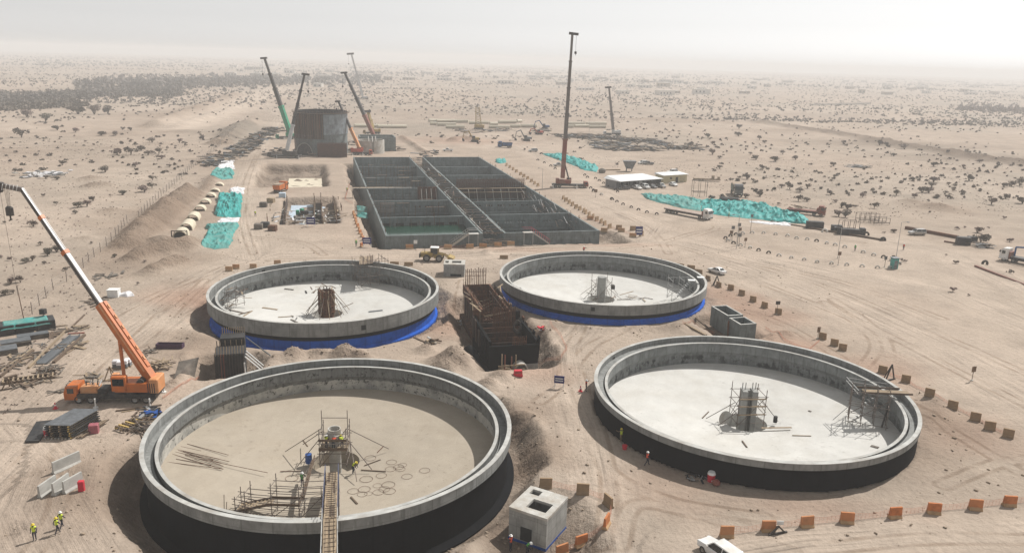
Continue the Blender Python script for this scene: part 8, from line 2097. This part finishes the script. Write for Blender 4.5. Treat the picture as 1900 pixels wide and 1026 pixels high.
scatter('thicket_edge', 'scattered grey scrub before the left thicket', B2, r_.uniform(2.5, 6.0, len(B2)), M['leaf'], 22, 46, 1.0)
B3 = belt([(150, 160), (300, 154), (420, 152), (520, 150), (700, 148)], 5.0, 1100)
scatter('far_thicket', 'hazy tree belt beyond the left thicket', B3, r_.uniform(5, 11, len(B3)), M['leaf_far'], 12, 47, 1.0)
B4 = belt([(1780, 200), (1850, 202), (1920, 205)], 3.5, 260)
scatter('scrub_patch', 'purplish scrub patch on the far right plain', B4, r_.uniform(3, 7, len(B4)), M['leaf_grey'], 14, 48, 1.0)
# far town: low pale buildings in the haze
rg = random.Random(77); TM = {}
def town(i, px, py, w, d_, h, m):
    p = G(px, py); k = (m.name, i % 4)
    t = empty('far_building', (p.x, p.y, HZ(p.x, p.y)-.3), rg.uniform(-.3, .6))
    MB().box(-w/2, w/2, -d_/2, d_/2, 0, h).build('wall', m, t); MB().box(-w/2-.3, w/2+.3, -d_/2-.3, d_/2+.3, h, h+.6).build('roof', M['far_wall'], t)
    for q in range(max(2, int(w/7))): MB().box(-w/2+2+q*6.5, -w/2+4.5+q*6.5, -d_/2-.05, -d_/2+.1, h*.3, h*.7).build('window', M['glass'], t)
    return tag(t, ('low white' if m is M['far_wall'] else 'low tan')+' building of the far town in the haze'+(' left of the red crane' if px < 1040 else ' right of the red crane'), 'building', 'buildings of the far town')
for i in range(95):
    px = rg.uniform(420, 1900); hy = 84+53*px/1900
    py = hy+rg.choice([rg.uniform(20, 34), rg.uniform(26, 48), rg.uniform(24, 60)])
    town(i, px, py, rg.uniform(10, 34), rg.uniform(8, 14), rg.uniform(4, 8), M['far_wall'] if rg.random() < .6 else M['far_tan'])
t = empty('boundary_wall', G(1500, 197)); tag(t, 'long pale boundary wall of a compound on the far right plain', 'wall')
a, b_ = G(1502, 197), G(1614, 194)
for k in range(24): f0, f1 = k/24, (k+.96)/24; plank('wall_panel', a.lerp(b_, f0)+Vector((0,0,1.2)), a.lerp(b_, f1)+Vector((0,0,1.2)), .3, 2.6, M['far_wall'], t)
# ------------------------------------------------------------------ stones and clods on dug ground
cand = np.random.default_rng(12); x = cand.uniform(-75, 70, 90000); y = cand.uniform(62, 215, 90000); z = terrain_z(x, y)
w_ = np.clip((z-.3)*.8, 0, 1)+np.clip(-z*.5, 0, .6)*(z > -3.4)+.02
for kk, c in TANKS.items():
    d_ = np.hypot(x-c.x, y-c.y); w_[d_ < 23.6] = 0; w_ += .18*np.exp(-((d_-27)/3)**2)*(d_ > 23.6)
u = x*E1.x+y*E1.y; v = x*E2.x+y*E2.y; w_[(u > 15) & (u < 75) & (v > 195)] = 0
k = cand.random(len(x)) < w_*.42; x, y, z = x[k], y[k], z[k]; nS = len(x)
s_ = .06+.22*cand.random(nS)**4
ico = np.array([(0,0,1),(.9,0,.3),(.28,.85,.3),(-.73,.53,.3),(-.73,-.53,.3),(.28,-.85,.3),(0,0,-.6)]); fc = np.array([(0,1,2),(0,2,3),(0,3,4),(0,4,5),(0,5,1),(6,2,1),(6,3,2),(6,4,3),(6,5,4),(6,1,5)])
V = ico[None]*(1+.35*cand.normal(size=(nS, 7, 1)))*s_[:, None, None]*np.array([1, 1, .75]); a = cand.uniform(0, 6.28, nS); ca_, sa_ = np.cos(a)[:, None], np.sin(a)[:, None]
V = np.stack([V[:, :, 0]*ca_-V[:, :, 1]*sa_+x[:, None], V[:, :, 0]*sa_+V[:, :, 1]*ca_+y[:, None], V[:, :, 2]+z[:, None]+.02], 2).reshape(-1, 3).astype(np.float32)
F = (fc[None]+np.arange(nS)[:, None, None]*7).reshape(-1, 3).astype(np.int32)
me = bpy.data.meshes.new('rubble'); me.vertices.add(len(V)); me.vertices.foreach_set('co', V.ravel()); me.loops.add(F.size); me.loops.foreach_set('vertex_index', F.ravel()); me.polygons.add(len(F)); me.polygons.foreach_set('loop_start', np.arange(0, F.size, 3, dtype=np.int32)); me.update(); me.materials.append(M['stone'])
tag(inst('rubble', me), 'loose stones and clods on the dug ground', kind='stuff')
# ------------------------------------------------------------------ dust haze: one closed box of even air
hz = MB().box(-6900, 6900, -480, 7400, -8.2, 66).mesh('haze', [])
hm = bpy.data.materials.new('dust_haze'); hm.use_nodes = True
hm.node_tree.nodes.clear()
ho = hm.node_tree.nodes.new('ShaderNodeOutputMaterial')
hv = hm.node_tree.nodes.new('ShaderNodeVolumePrincipled')
hv.inputs['Color'].default_value = (0.90, 0.908, 0.916, 1)
hv.inputs['Density'].default_value = 0.0004
hv.inputs['Anisotropy'].default_value = 0.05
hm.node_tree.links.new(hv.outputs[0], ho.inputs['Volume'])
hz.materials.append(hm)
tag(inst('haze', hz), 'pale dust haze over the whole plain', kind='stuff')
